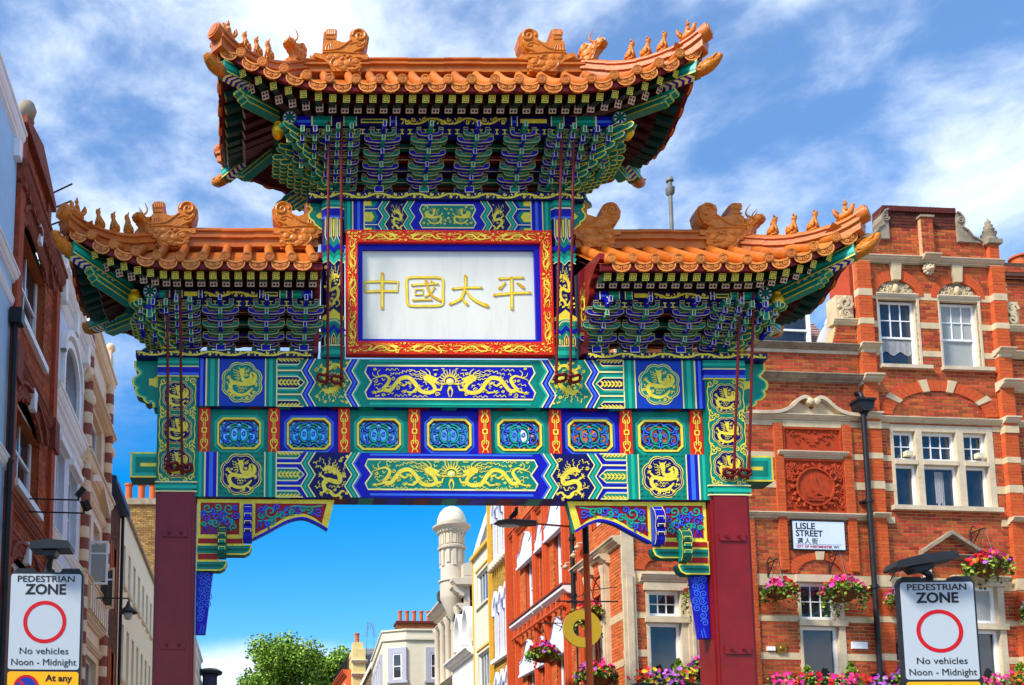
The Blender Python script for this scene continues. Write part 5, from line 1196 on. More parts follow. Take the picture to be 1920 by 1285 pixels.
def slate_roof(parent, pts, rows, cols, m=None, name='roof_slates', seed=3):
    """slates laid over the quad pts = (bl, br, tr, tl)."""
    rnd = random.Random(seed); bl, br, tr, tl = [Vector(p) for p in pts]; mb = MB(); nrm = (br - bl).cross(tl - bl).normalized()
    for j in range(rows):
        for i in range(-1, cols):
            a, b = (i + (.5 if j % 2 else 0)) / cols, (i + 1 + (.5 if j % 2 else 0)) / cols; a, b = max(0, a + .03 / cols), min(1, b)
            if b <= a: continue
            v0, v1 = j / rows, min(1, (j + 1.3) / rows); L_ = lambda u, v: bl.lerp(br, u).lerp(tl.lerp(tr, u), v)
            lift = nrm * (.02 + rnd.uniform(0, .006)); p = [L_(a, v0) + lift, L_(b, v0) + lift, L_(b, v1), L_(a, v1), L_(a, v0), L_(b, v0)]
            mb.add(p, [(0, 1, 2, 3), (4, 5, 1, 0)])
    mb.build(name, m or SLATE, parent, kind='stuff', fix=False)
    MB().add([bl - nrm * .01, br - nrm * .01, tr - nrm * .01, tl - nrm * .01], [(0, 1, 2, 3)]).build('roof_deck', m or SLATE, parent)
def pots(parent, xs, y, z, h, r, m, name='chimney_pot'):
    for x in xs: MB().lathe([(r, 0), (r * .9, h * .1), (r * .78, h * .2), (r * .8, h * .86), (r * 1.02, h * .9), (r * 1.0, h), (r * .7, h), (r * .65, h * .8)], 12).build(name, m, parent, smooth=40, loc=(x, y, z))
POT = mat('terracotta_pot', srgb(190, 92, 44), 0.75, 0.2, 6, bump=0.2, bs=40, dirt=0.3, dcol=srgb(70, 40, 30))
# ================================================================== RED BRICK CORNER BUILDING
rb = thing('brick_building', 'red brick corner building with pale stone bands, a shaped gable and a street nameplate', 'building', (5.2, 7.8193, 0), R(3.6))
body(rb, .3, 9.0, 12.15, 1.0, INT); MB().box(5.6, 9.0, .2, .9, 12.2, 14.6).build('building_core', BRK, rb); MB().box(9.0, 12.5, .2, 9, 0, 12.2).build('building_core', INT, rb)
W3 = [(6.07, 6.97, 11.93, 13.56), (7.50, 8.40, 11.93, 13.56)]
W2 = [(6.15, 8.50, 8.70, 10.56)]
W1 = [(3.85, 4.86, 3.2, 7.11), (7.35, 8.46, 3.2, 7.11)]
WC = [(.50, 1.40, 3.2, 6.85)]
RL_ = [(3.70, 5.03, 9.88, 10.42), (3.68, 5.05, 8.50, 9.70)]
def arch_h(uc, zc, ro, sz): return lambda z: ((uc - ro * math.sqrt(1 - ((z - zc) / (ro * sz)) ** 2), uc + ro * math.sqrt(1 - ((z - zc) / (ro * sz)) ** 2)) if zc <= z < zc + ro * sz else None)
tymp = [arch_h(6.52, 13.56, .62, 1.02), arch_h(7.95, 13.56, .62, 1.02)]
bandz = [(13.50, 13.66), (12.83, 12.97), (12.17, 12.30), (9.72, 9.85), (9.04, 9.21), (6.86, 7.11), (6.08, 6.19), (5.25, 5.40), (4.55, 4.70)]
allh = W3 + W2 + W1 + WC + RL_ + tymp
def gable(z):
    if z < 14.55: return (5.55, 9.0)
    if z < 14.9: return (5.86, 8.70)
    t = min(1, (z - 14.9) / .34); s = 1 - math.sqrt(max(0, 1 - (1 - t) ** 2)) if 0 else t
    if z < 15.2: return (5.95 + .42 * s ** .6, 8.62 - .52 * s ** .6)
    return (6.36, 8.03)
mb = MB(); plain_wall(mb, .0, 9.0, 3.0, 12.24, W2 + W1 + WC + RL_ + [(h[0], h[1], h[2], 12.24) for h in W3], -.010, .0); mb.build('mortar_backing', MORT, rb, fix=False); mb = MB(); plain_wall(mb, 5.62, 9.0, 12.24, 13.50, [(h[0], h[1], 12.24, 13.50) for h in W3], -.010, .0); mb.build('mortar_backing', MORT, rb, fix=False)
band(rb, [(.0, 5.56)], 12.15, 12.225, STONE, .02)
hz = allh + [(-1, 13, a, b) for a, b in bandz]
brick_wall(rb, [(1.45, 5.62, 3.0, 12.24), (.0, 1.45, 3.0, 12.24), (5.62, 9.0, 3.0, 14.34), (9.0, 12.5, 3.0, 12.2), (5.55, 9, 14.47, 15.36, gable)], hz, 0, BRK, MORT, singles=300, near=(4.6, 5.9), seed=5)
brick_wall(rb, [(6.36, 8.03, 15.20, 15.60)], [(7.14, 7.41, 15.1, 15.45)], .004, BRKD, MORTD, seed=6, name='sooty_brickwork')
for k in range(22): MB().pbox(F0, 6.31 + .0782 * k, 6.31 + .0782 * k + .068, 15.60, 15.725, -.3, .05 + random.uniform(0, .006)).build('coping_brick', BRKD, rb)
MB().box(6.3, 8.05, .02, .3, 14.5, 15.6).build('gable_core', MORTD, rb); MB().box(5.9, 8.66, .03, .3, 14.3, 14.95).build('gable_core', MORTD, rb)
brick_wall(rb, [(7.14, 7.41, 14.51, 15.43)], (), .11, BRK, MORT, seed=8, name='pier_brickwork'); MB().pbox(F0, 7.14, 7.41, 14.51, 15.43, 0, .103).build('gable_pier', MORT, rb); MB().pbox(F0, 7.11, 7.44, 15.43, 15.48, 0, .14).build('pier_cap', DSTONE, rb)
# pilasters, in smooth orange brick
for (u0, u1, z0, z1, c) in ((5.56, 5.87, 3.0, 14.34, .12), (8.70, 9.0, 3.0, 14.34, .12), (8.71, 8.93, 14.47, 14.86, .10), (5.60, 5.82, 14.47, 14.86, .10), (3.50, 3.68, 7.2, 10.5, .05), (5.05, 5.24, 7.2, 10.5, .05), (2.55, 2.95, 3.0, 8.36, .05)):
    MB().pbox(F0, u0, u1, z0, z1, -.02, c - .006).build('pilaster', MORT, rb)
    hh = [(-1, 13, a, b) for a, b in bandz if not (c == .05)]
    brick_wall(rb, [(u0, u1, z0, z1)], hh, c, BRKO, MORT, seed=int(u0 * 10), name='pilaster_brickwork', length=.31 if c == .12 else .225, joint=.005)
    mb = MB()   # returns of the pilaster in the same brick
    for k in range(int((z1 - z0) / .075)):
        z = z0 + .075 * k
        for x in (u0, u1): mb.add([(x + (.002 if x == u1 else -.002), -.0, z + .003), (x + (.002 if x == u1 else -.002), -c, z + .003), (x + (.002 if x == u1 else -.002), -c, z + .072), (x + (.002 if x == u1 else -.002), 0, z + .072)], [(0, 1, 2, 3)])
    mb.build('pilaster_return', BRKO, rb, kind='stuff', fix=False)
    if c == .12:
        for a, b in bandz: MB().pbox(F0, u0 - .006, u1 + .006, a, b, -.02, c + .01).build('stone_band', WSTONE, rb)
holesu = lambda zm: [(h[0], h[1]) for h in W3 + W2 + W1 + WC + RL_ if h[2] < zm < h[3]]
for a, b in bandz:
    zm = (a + b) / 2; iv = [(.0, 12.5)] if zm < 12 else [(5.87, 8.70)]
    iv = sub_iv(sub_iv(iv, 5.56, 5.87), 8.70, 9.0)
    for h in holesu(zm): iv = sub_iv(iv, *h)
    for x0, x1 in iv:
        n = max(1, round((x1 - x0) / .7)); w_ = (x1 - x0) / n
        for k in range(n): MB().pbox(F0, x0 + w_ * k + .002, x0 + w_ * (k + 1) - .002, a, b, -.06, .010 + random.uniform(0, .003)).build('stone_band', WSTONE, rb)
# cornices and strings
cornice(rb, 5.52, 9.02, 14.34, 14.48, .16, STONE); cornice(rb, 7.08, 7.46, 14.34, 14.5, .27, STONE)
cornice(rb, -.1, 5.60, 12.22, 12.34, .16, DSTONE, 'parapet_coping'); cornice(rb, 5.50, 5.95, 12.21, 12.35, .26, STONE); cornice(rb, 8.66, 9.04, 12.21, 12.35, .26, STONE); cornice(rb, 9.04, 12.5, 12.18, 12.32, .16, STONE)
cornice(rb, -.1, 5.56, 11.45, 11.62, .22, DSTONE); cornice(rb, 5.50, 5.93, 11.40, 11.62, .30, STONE); cornice(rb, 8.66, 9.08, 11.38, 11.60, .30, STONE); cornice(rb, 9.08, 12.5, 11.38, 11.55, .22, STONE)
cornice(rb, 5.24, 9.06, 10.60, 10.72, .12, STONE); cornice(rb, 2.6, 5.24, 10.58, 10.70, .12, STONE); band(rb, [(2.6, 3.70), (5.03, 6.14), (8.51, 9.0)], 10.46, 10.58, WSTONE); band(rb, [(3.70, 5.03)], 10.43, 10.58, WSTONE, .03); cornice(rb, 9.06, 12.5, 10.58, 10.70, .12, STONE)
for u in (5.54, 8.68): cornice(rb, u, u + .34, 10.56, 10.76, .24, STONE); MB().pbox(F0, u + .01, u + .33, 10.40, 10.56, 0, .145).build('capital', WSTONE, rb)
cornice(rb, 3.55, 5.12, 9.74, 9.86, .12, STONE)
cornice(rb, 2.4, 5.97, 8.34, 8.47, .13, STONE); cornice(rb, 5.53, 5.90, 8.33, 8.48, .24, STONE); band(rb, [(5.97, 6.12), (8.55, 8.7)], 8.30, 8.45, WSTONE, .03); cornice(rb, 8.67, 9.04, 8.33, 8.48, .24, STONE)
# pediment over the reliefs
arc_l = cat([(2.98, 10.70), (3.55, 10.72), (3.85, 10.84), (4.05, 11.02), (4.2, 11.08), (4.33, 11.0), (4.33, 10.93)], 4); arc_r = [(8.74 - a, b) for a, b in arc_l]
for arc, nm in ((arc_l, 0), (arc_r, 1)):
    mb = MB(); mb.rib(arc, .075, F0, .0, 0, h=.14); mb.build('pediment_scroll', STONE, rb); MB().lathe([(.075, .16), (.075, -.0), (.04, -.02)], 12, 0, (4.30 if nm == 0 else 4.45, -.16, 10.97), 'Y').build('pediment_volute', WSTONE, rb, smooth=40)
MB().prism([(3.55, 10.70), (3.90, 10.84), (4.10, 10.99), (4.30, 10.90), (4.37, 10.82), (4.45, 10.90), (4.64, 10.99), (4.84, 10.84), (5.2, 10.70)], F0, -.05, .03).build('pediment_panel', WSTONE, rb)
carved_relief(rb, 3.70, 5.03, 9.88, 10.42, .02, TERRA, 3, 34, mask=lambda x, z: (z > .25 + 1.6 * x * x))
mb_, rel = carved_relief(rb, 3.68, 5.05, 8.50, 9.70, .02, TERRA, 5, 60, mask=lambda x, z: math.hypot(x * 1.37, (z - .49) * 1.2) > .46)
uc, zc = 4.365, 9.08; circ = lambda r_, n=40: [(uc + r_ * math.cos(2 * PI * k / n), zc + r_ * math.sin(2 * PI * k / n)) for k in range(n)]
mb = MB(); mb.prism(circ(.40), F0, -.03, .015); mb.ring(circ(.44), circ(.395), F0, -.02, .05)
for a in range(20): t = 2 * PI * a / 20; mb.tube([(uc + .46 * math.cos(t), -.03, zc + .46 * math.sin(t)), (uc + .53 * math.cos(t + .1), -.03, zc + .53 * math.sin(t + .1))], .035, 5)
for q, w_ in (([(4.33, 9.33), (4.33, 9.2), (4.37, 9.02), (4.42, 8.92)], [.07, .12, .16, .1]), ([(4.42, 8.98), (4.56, 8.90), (4.68, 8.86)], [.12, .08, .03]), ([(4.36, 8.95), (4.36, 8.87)], .05), ([(4.18, 8.86), (4.36, 8.83), (4.56, 8.85)], .05), ([(4.16, 8.78), (4.54, 8.78)], .04)):
    mb.rib(cat(q, 4), w_, F0, .018, 0, h=.03)
mb.build('carved_roundel', TERRA, rel)
# third-floor windows
for i, (u0, u1, z0, z1) in enumerate(W3):
    um = (u0 + u1) / 2; mb = MB(); reveal(mb, u0, u1, z0, z1, .0, .2); mb.pbox(F0, u0 - .03, u0, z0, z1, -.05, .02); mb.pbox(F0, u1, u1 + .05, z0, z1, -.05, .02); mb.build('window_surround', STONE, rb)
    window(rb, u0 + .08, u1, z0, z1 - .06, 1, 1, -.12, sash=z0 + .72, upper=(3, 2), pane=GLASS if i == 0 else BLIND, curtain=(u0 + .16, u1 - .07, z0 + (.36 if i == 0 else .06), z0 + .68) if i == 0 else None)
    MB().pbox(F0, u0 - .06, u1 + .22, z0 - .08, z0, -.1, .10).build('window_sill', STONE, rb)
    half = [(um + .47 * math.cos(t), 13.60 + .36 * math.sin(t)) for t in np.linspace(0, PI, 17)]
    MB().prism(half, F0, -.1, -.03).build('tympanum', DSTONE, rb); cornice(rb, u0 - .04, u1 + .04, 13.52, 13.62, .06, STONE, 'tympanum_sill')
    mb = MB()
    for s in (-1, 1):
        for (x, z, r_, a0) in ((.12, .09, .07, 0), (.24, .10, .08, 2), (.34, .07, .05, 1), (.15, .2, .06, 3), (.27, .2, .05, 0)): mb.tube([(a, .02, b) for a, b in spiral(um + s * x, 13.62 + z, r_, 1.3, a0 if s > 0 else PI - a0, s, 12)], [.024, .02, .022], 5)
    mb.ball((um, .0, 13.76), (.07, .05, .11)); mb.build('tympanum_carving', WSTONE, rb, smooth=50)
    for (a0, a1, n) in ((R(2), R(76), 11), (R(104), R(178), 11)): arch_ring(rb, um, 13.56, .48, .63, a0, a1, n, .02, BRKO, sz=.80, szo=1.02)
    MB().prism([(um - .085, 13.94), (um + .085, 13.94), (um + .125, 14.34), (um - .125, 14.34)], F0, -.05, .07).build('keystone', WSTONE, rb)
mb = MB(); mb.ball((7.27, -.10, 14.22), (.085, .08, .09)); mb.ball((7.27, -.18, 14.18), (.05, .05, .04)); [mb.ball((7.27 + s * .04, -.17, 14.25), .018) for s in (-1, 1)]; [mb.ball((7.27 + .1 * math.cos(t), -.06, 14.22 + .11 * math.sin(t)), .04, 0, 6, 4) for t in np.linspace(0, 2 * PI, 11)[:-1]]; mb.build('lion_mask', STONE, rb, smooth=60)
# second-floor mullioned window
u0, u1, z0, z1 = W2[0]
mb = MB(); reveal(mb, u0, u1, z0, z1, 0, .2)
for x0, x1 in ((6.15, 6.22), (6.73, 6.87), (7.66, 7.82), (8.36, 8.50)): mb.pbox(F0, x0, x1, z0, z1, -.15, .015)
for x0, x1 in ((6.22, 6.73), (6.87, 7.66), (7.82, 8.36)): mb.pbox(F0, x0, x1, 9.66, 9.76, -.15, .03); mb.pbox(F0, x0, x1, 10.42, 10.56, -.15, .012)
mb.build('mullioned_surround', STONE, rb)
for k, (x0, x1) in enumerate(((6.22, 6.73), (6.87, 7.66), (7.82, 8.36))):
    window(rb, x0, x1, 9.76, 10.42, 2 if k != 1 else 3, 2, -.09, name='casement_window'); window(rb, x0, x1, 8.70, 9.66, 1, 1, -.09, name='casement_window', curtain=(7.2, 7.4, 8.8, 9.55) if k == 1 else None)
    if k != 1: MB().pbox(F0, x1 - .24, x1 - .08, 9.86, 9.97, -.09, .02).build('extractor_vent', mat('cream_plastic', srgb(214, 208, 176), .5), rb)
MB().pbox(F0, 6.06, 8.54, 8.60, 8.70, -.1, .12).build('window_sill', STONE, rb)
segs = [(R(4), R(30)), (R(38), R(72)), (R(79), R(101)), (R(108), R(142)), (R(150), R(176))]
for a0, a1 in segs: arch_ring(rb, 7.30, 10.74, 1.08, 1.37, a0, a1, max(3, int((a1 - a0) * 9)), .03, BRKO, sz=.58, szo=.63, gap=.01)
for a in (34, 75.5, 104.5, 146): arch_ring(rb, 7.30, 10.74, 1.05, 1.41, R(a - 4), R(a + 4), 1, .05, WSTONE, 'arch_stone', sz=.58, szo=.63)
# first floor
def arch_low(uc, zc, ri, ro): arch_ring(rb, uc, zc, ri, ro, R(3), R(82), 9, .03, BRKO, sz=.66); arch_ring(rb, uc, zc, ri, ro, R(98), R(177), 9, .03, BRKO, sz=.66); MB().prism([(uc - .07, zc + ri * .64), (uc + .07, zc + ri * .64), (uc + .10, zc + ro * .68), (uc - .10, zc + ro * .68)], F0, -.05, .06).build('keystone', WSTONE, rb)
arch_low(4.37, 7.12, .50, .74); arch_low(.95, 7.12, .46, .72)
for (u0, u1, z0, z1) in W1 + WC:
    mb = MB(); reveal(mb, u0, u1, z0, z1, 0, .2); mb.pbox(F0, u0, u0 + .06, z0, z1, -.2, .02); mb.pbox(F0, u1 - .14, u1, z0, z1, -.2, .02); mb.pbox(F0, u0 - .04, u1 + .04, z1 - .16, z1, -.2, .06); mb.pbox(F0, u0 - .03, u1 + .03, 5.99, 6.12, -.15, .07); mb.build('window_surround', STONE, rb)
    window(rb, u0 + .06, u1 - .14, 6.12, z1 - .16, 3 if u0 < 7 else 1, 2 if u0 < 7 else 1, -.09, fw=.07, name='transom_window', pane=GLASS if u0 < 7 else BLIND); window(rb, u0 + .06, u1 - .14, 3.2, 5.99, 1, 1, -.09, fw=.07, name='casement_window')
for (u0, u1) in ((.0, .27), (1.40, 1.6)): MB().pbox(F0, u0, u1, 3, 7.05, -.02, .06).build('window_pier', STONE, rb); MB().pbox(F0, u0 + .07, u1 - .07, 3, 7.0, .06, .09).build('pier_moulding', STONE, rb)
MB().pbox(F0, .0, .26, 7.05, 12.2, -.02, .05).build('corner_pier', STONE, rb); cornice(rb, .38, 1.52, 6.86, 7.05, .14, STONE, 'window_hood')
for (x0, x1) in ((6.65, 7.29), (7.29, 7.93)):
    pass
mb = MB(); mb.prism([(6.62, 7.62), (7.30, 8.06), (7.98, 7.62), (7.98, 7.70), (7.30, 8.15), (6.62, 7.70)], F0, 0, .16); mb.build('small_pediment', DSTONE, rb); cornice(rb, 6.62, 7.98, 7.52, 7.62, .14, DSTONE)
for u in (6.68, 7.78): MB().pbox(F0, u, u + .13, 7.0, 7.52, 0, .1).build('pediment_pier', STONE, rb)
cornice(rb, 7.28, 8.56, 7.0, 7.16, .14, STONE, 'window_hood')
for (u, s) in ((6.42, -1), (8.03, 1)):
    pl = cat([(0, .74), (.07 * s, .73), (.10 * s, .62), (.04 * s, .5), (.0, .38)], 3); P = [(u + s * a * s if 0 else u + a, 14.9 + b) for a, b in [(0, .02), (s * .58, .0), (s * .52, .06), (s * .34, .14), (s * .24, .28), (s * .12, .36), (s * .16, .46), (s * .14, .6), (s * .06, .7), (0, .72)]]
    mb = MB(); mb.prism(P, F0, -.25, .06); mb.rib(spiral(u + s * .08, 14.9 + .52, .09, 1.5, 0, s, 16), .03, F0, .06, 0, h=.03); mb.rib([(a, b) for a, b in P[1:]], .035, F0, .06, 0, h=.03); mb.build('gable_scroll', DSTONE, rb)
for u in (5.71, 8.82):
    MB().pbox(F0, u - .17, u + .17, 14.86, 14.96, -.3, .16).build('finial_base', DSTONE, rb); finial(rb, u, 14.96, .60, .17, .02, DSTONE)
for (u, sgn) in ((5.30, -1), (9.16, 1)):
    mb = MB(); mb.box(u - .18, u + .2, .0, .35, 12.95, 13.55); mb.rib(spiral(u, 13.35, .16, 1.4, 0, sgn, 16), .06, F0, .0, 0, h=.06); mb.rib(spiral(u, 13.10, .12, 1.4, 2, -sgn, 16), .05, F0, .0, 0, h=.06); [mb.ball((u + random.uniform(-.15, .15), -.02, 13.0 + random.uniform(0, .5)), .05, 0, 6, 4) for _ in range(10)]
    mb.build('scroll_buttress', WSTONE, rb, smooth=40); cornice(rb, u - .3, u + .25, 12.83, 12.97, .08, WSTONE, 'buttress_cap')
    P = [(u - .36, 12.3), (u + .26, 12.3), (u + .22, 12.83), (u - .2, 12.83)] if sgn < 0 else [(u - .16, 12.3), (u + .5, 12.3), (u + .3, 12.83), (u - .16, 12.83)]
    MB().prism(P, F0, -.3, -.006).build('buttress', MORT, rb); brick_wall(rb, [(min(P[0][0], P[3][0]), max(P[1][0], P[2][0]), 12.32, 12.83, lambda z, P=P: (P[0][0] + (P[3][0] - P[0][0]) * (z - 12.3) / .53, P[1][0] + (P[2][0] - P[1][0]) * (z - 12.3) / .53))], (), 0, BRK, MORT, seed=21, name='buttress_brickwork')
# roof and dormer behind the parapet
slate_roof(rb, ((-.5, .35, 12.25), (5.45, .35, 12.25), (5.45, 1.35, 13.62), (-.5, 1.35, 13.62)), 14, 26)
slate_roof(rb, ((9.0, .35, 12.2), (12.4, .35, 12.2), (12.4, 2.0, 13.62), (9.0, 2.0, 13.62)), 14, 16)
dm = MB().box(3.35, 4.72, .40, 1.5, 12.30, 13.42).build('dormer', LEAD, rb)
def sub_window(parent, u0, u1, z0, z1, y): return window(parent, u0, u1, z0, z1, 1, 1, -y + .06, fw=.08, sash=(z0 + z1) / 2, name='dormer_window')
sub_window(rb, 3.35, 4.72, 12.36, 13.38, .40); MB().pbox(lambda a, b, c: (a, .34 - c, b), 3.2, 4.85, 13.40, 13.50, -1.2, .05).build('dormer_roof', LEAD, rb)
MB().box(4.75, 5.25, .1, .5, 12.3, 13.4).build('party_wall', WPAINT, rb).matrix_local = Matrix.Translation((4.9, .6, 12.3)) @ Matrix.Rotation(R(28), 4, 'Y') @ Matrix.Translation((-4.9, -.2, -12.3)) @ Matrix.Diagonal((1, .3, 1, 1))
# rainwater pipe
pp = thing('drainpipe', 'black iron drainpipe with a square hopper beside the terracotta reliefs', 'drainpipe', (5.2, 7.8193, 0), R(3.6))
MB().tube([(5.46, -.16, 10.74), (5.46, -.16, 3.0)], .052, 12).build('pipe', IRON, pp, smooth=50)
mb = MB(); mb.prism([(5.28, 11.0), (5.64, 11.0), (5.62, 10.84), (5.55, 10.74), (5.37, 10.74), (5.30, 10.84)], F0, .02, .30); mb.pbox(F0, 5.26, 5.66, 10.97, 11.02, .01, .33); mb.build('hopper', IRON, pp)
MB().tube(cat([(5.44, .0, 11.24), (5.44, -.10, 11.22), (5.44, -.16, 11.12), (5.44, -.16, 10.95)], 4), .05, 10).build('inlet_bend', IRON, pp, smooth=50)
for z in (8.75, 6.85, 4.95): MB().lathe([(.052, -.05), (.072, -.04), (.072, .04), (.052, .05)], 12, 0, (5.46, -.16, z)).build('pipe_collar', IRON, pp, smooth=40); MB().box(5.34, 5.58, -.16, -.0, z - .02, z + .02).build('pipe_clip', IRON, pp)
# street nameplate
SIGNW = mat('enamel_white', srgb(214, 226, 240), 0.3, 0.03, 4, coat=0.2); TXT = mat('sign_black', (0.012, 0.012, 0.014), 0.5, 0, 1); TXR = mat('sign_red', srgb(176, 24, 40), 0.5, 0, 1)
sg_ = thing('street_nameplate', 'white nameplate reading LISLE STREET under the terracotta roundel', 'sign', (5.2, 7.8193, 0), R(3.6))
MB().pbox(F0, 3.775, 4.955, 7.66, 8.30, .03, .055).build('plate', SIGNW, sg_); MB().ring([(3.76, 7.645), (4.97, 7.645), (4.97, 8.315), (3.76, 8.315)], [(3.785, 7.67), (4.945, 7.67), (4.945, 8.29), (3.785, 8.29)], F0, .02, .058).build('frame', IRON, sg_)
FR = (PI / 2, 0, 0)
def ln(t, u, z, h, w_, m_, off=0.0035): return put_text(t, sg_, FR, (u, -.058, z), h, m_, 'LEFT', w_, off)
ln('LISLE', 3.85, 8.115, .19, .43, TXT); ln('STREET', 3.85, 7.955, .19, .60, TXT); [ln(c_, 3.87 + .165 * i_, 7.80, .14, .13, TXT, .001) for i_, c_ in enumerate('\u9078\u4eba\u8857')]
MB().pbox(F0, 3.83, 4.87, 7.775, 7.779, .055, .058).build('rule', TXT, sg_); ln('CITY OF WESTMINSTER', 3.85, 7.70, .075, .80, TXR, .002); ln('W1', 4.68, 7.70, .075, .12, TXT, .002)
for (u, z, w_, h) in ((4.97, 5.51, .34, .15), (3.10, 5.43, .17, .09)):
    o = MB().pbox(F0, u, u + w_, z, z + h, 0, .05).build('wall_box', WPAINT, None); o.location = (5.2, 7.8193, 0); o.rotation_euler = (0, 0, R(3.6)); tag(o, 'white box on brick wall between the first-floor window and drainpipe' if w_ > .3 else 'small white box on brick wall beside the brass fire mark', 'wall box')
mb = MB(); mb.prism([(3.32, 5.38), (3.50, 5.38), (3.52, 5.48), (3.50, 5.62), (3.44, 5.57), (3.41, 5.60), (3.38, 5.57), (3.32, 5.62), (3.30, 5.48)], F0, .01, .05); mb.ball((3.41, -.05, 5.48), (.05, .03, .06)); o = mb.build('fire_mark', mat('old_brass', srgb(150, 110, 40), .4, .3, 12, metal=.6), None, smooth=40); o.location = (5.2, 7.8193, 0); o.rotation_euler = (0, 0, R(3.6)); tag(o, 'small brass fire mark fixed on the brick wall beside the lower window', 'plaque')
# neighbour behind on the right: chimney
ch = thing('chimney_stack', 'red brick chimney stack with one pot at the right edge above the roof', 'chimney', (17.78, 12.5, 1.45), R(3.6))
MB().box(-.25, 1.6, 0.01, .9, -1.45, 15.2).build('stack_core', MORTD, ch); brick_wall(ch, [(-.25, 1.6, 12.6, 15.0)], (), 0, BRK, MORT, seed=31); brick_wall(ch, [(-.32, 1.67, 15.0, 15.15)], (), .08, BRK, MORT, seed=32); brick_wall(ch, [(-.39, 1.74, 15.15, 15.3)], (), .14, BRK, MORT, seed=33); brick_wall(ch, [(-.32, 1.67, 15.3, 15.45)], (), .08, BRK, MORT, seed=34)
MB().box(-.38, 1.7, -.13, 1.0, 15.05, 15.42).build('chimney_cap', MORTD, ch); pots(ch, (.55,), .4, 15.42, .5, .24, POT)
# ================================================================== RIGHT SIDE OF THE STREET (facades facing the street, u runs towards the viewer)
XR = 5.2
def right(name, label, y_far): return thing(name, label, 'building', (XR, y_far, 0), -PI / 2)
ORB = mat('orange_brick', srgb(206, 106, 54), 0.85, 0.2, 30, bump=0.3, bs=160, island=0.22)
YEL = mat('yellow_stock_brick', srgb(190, 148, 60), 0.85, 0.25, 14, bump=0.4, bs=60, island=0.3)
LILAC = mat('lilac_paint', srgb(222, 226, 244), 0.5, 0.04, 5)
LILG = mat('lilac_glass', srgb(120, 126, 180), 0.1, 0.2, 2, spec=.8)
CREAM = mat('cream_stucco', srgb(218, 210, 186), 0.75, 0.05, 3, bump=.05, dirt=.1, dcol=srgb(160, 150, 120))
YTRIM = mat('yellow_trim', srgb(222, 176, 60), 0.6, 0.08, 4)
WST = mat('white_stucco', srgb(236, 234, 228), 0.75, 0.05, 3, bump=.05, dirt=.18, dcol=srgb(150, 146, 136))
BEIGE = mat('beige_render', srgb(200, 188, 168), 0.75, 0.05, 3, bump=.05, dirt=.15, dcol=srgb(150, 134, 112))
# ---- orange brick building
ob = right('orange_brick_building', 'sunlit orange brick building with white curved hoods over its tall windows', 16.5)
body(ob, .0, 7.9, 13.2, 1.6, INT); U = lambda y: 16.5 - y
pairs = ((15.15, 14.25), (12.45, 11.55)); oh = []
for (ya, yb) in pairs:
    for (z0, z1) in ((7.62, 9.25), (10.9, 12.4), (3.6, 6.05)): oh.append((U(ya), U(yb), z0, z1))
narrow = [(U(13.68), U(13.22), 7.62, 9.25), (U(13.68), U(13.22), 3.6, 6.05), (U(13.68), U(13.22), 10.9, 12.4)]
near_w = [(U(9.55), U(8.75), 3.6, 6.9), (U(9.55), U(8.75), 8.5, 10.6)]
brick_wall(ob, [(0, 8.66, 3.0, 13.2)], oh + narrow + near_w, 0, ORB, MORT, seed=41)
for h in oh + narrow + near_w: mb = MB(); reveal(mb, *h, 0, .2); mb.build('window_reveal', BRKO, ob)
for h in oh + near_w: window(ob, h[0] + .05, h[1] - .05, h[2], h[3], 1, 1, -.10, fw=.09, sash=(h[2] + h[3]) / 2, pane=CURT if h[2] > 7 and h[2] < 8 else GLASS)
for h in narrow: window(ob, h[0] + .03, h[1] - .03, h[2], h[3], 1, 1, -.14, fw=.06)
for y in (15.9, 13.93, 12.98, 11.35, 10.2): # brick pilasters
    MB().pbox(F0, U(y) - .12, U(y) + .12, 3.0, 13.0, 0, .10).build('pilaster', BRKO, ob); MB().pbox(F0, U(y) - .05, U(y) + .05, 3.0, 13.0, .10, .14).build('pilaster_rib', BRKO, ob)
def hood(ya, yb, z0, zp, peak, c=.11):
    """flat white hood board with a swan-neck top, standing well out from the wall."""
    a, b = U(ya), U(yb); w_ = b - a; h = zp - z0
    top = cat([(a, z0 + h * .42), (a + w_ * .22, z0 + h * .5), (a + w_ * .42, z0 + h * .86), (a + w_ * .56, zp), (a + w_ * .70, z0 + h * .74), (a + w_ * .80, z0 + h * .62), (b, z0 + h * .80)], 4)
    mb = MB(); mb.prism([(a, z0)] + top + [(b, z0)], F0, .0, c); o = mb.build('window_hood', LILAC, ob)
    mb = MB(); mb.rib([(p, q - .05) for p, q in top[:14]], .016, F0, c, 0, h=.012); mb.rib([(p, q - .06) for p, q in top[-6:]], .016, F0, c, 0, h=.012); mb.build('hood_shadow_line', MBLUE, o)  # thin blue strokes stand in for the shadow line along the hood top
    MB().pbox(F0, a - .03, b + .03, z0 - .07, z0, 0, c + .03).build('hood_shelf', LILAC, ob)
for (z0, zp) in ((9.22, 10.06), (6.02, 6.92), (12.5, 13.3)):
    hood(15.62, 14.02, z0, zp, .5); hood(13.80, 13.10, z0, zp - .16, .5); hood(12.92, 11.45, z0 + .03, zp + .1, .5)
for y0, y1 in ((16.2, 13.9), (13.85, 13.05), (13.0, 11.1)):
    MB().prism([(-.22, 7.60), (0, 7.60), (0, 7.40), (-.10, 7.42), (-.22, 7.52)], lambda a, b, c: (c, a, b), U(y0), U(y1)).build('window_ledge', WPAINT, ob)
    MB().pbox(F0, U(y0), U(y1), 7.62, 7.66, 0, .26).build('ledge_tile', mat('ledge_red', srgb(150, 60, 40), .6), ob)
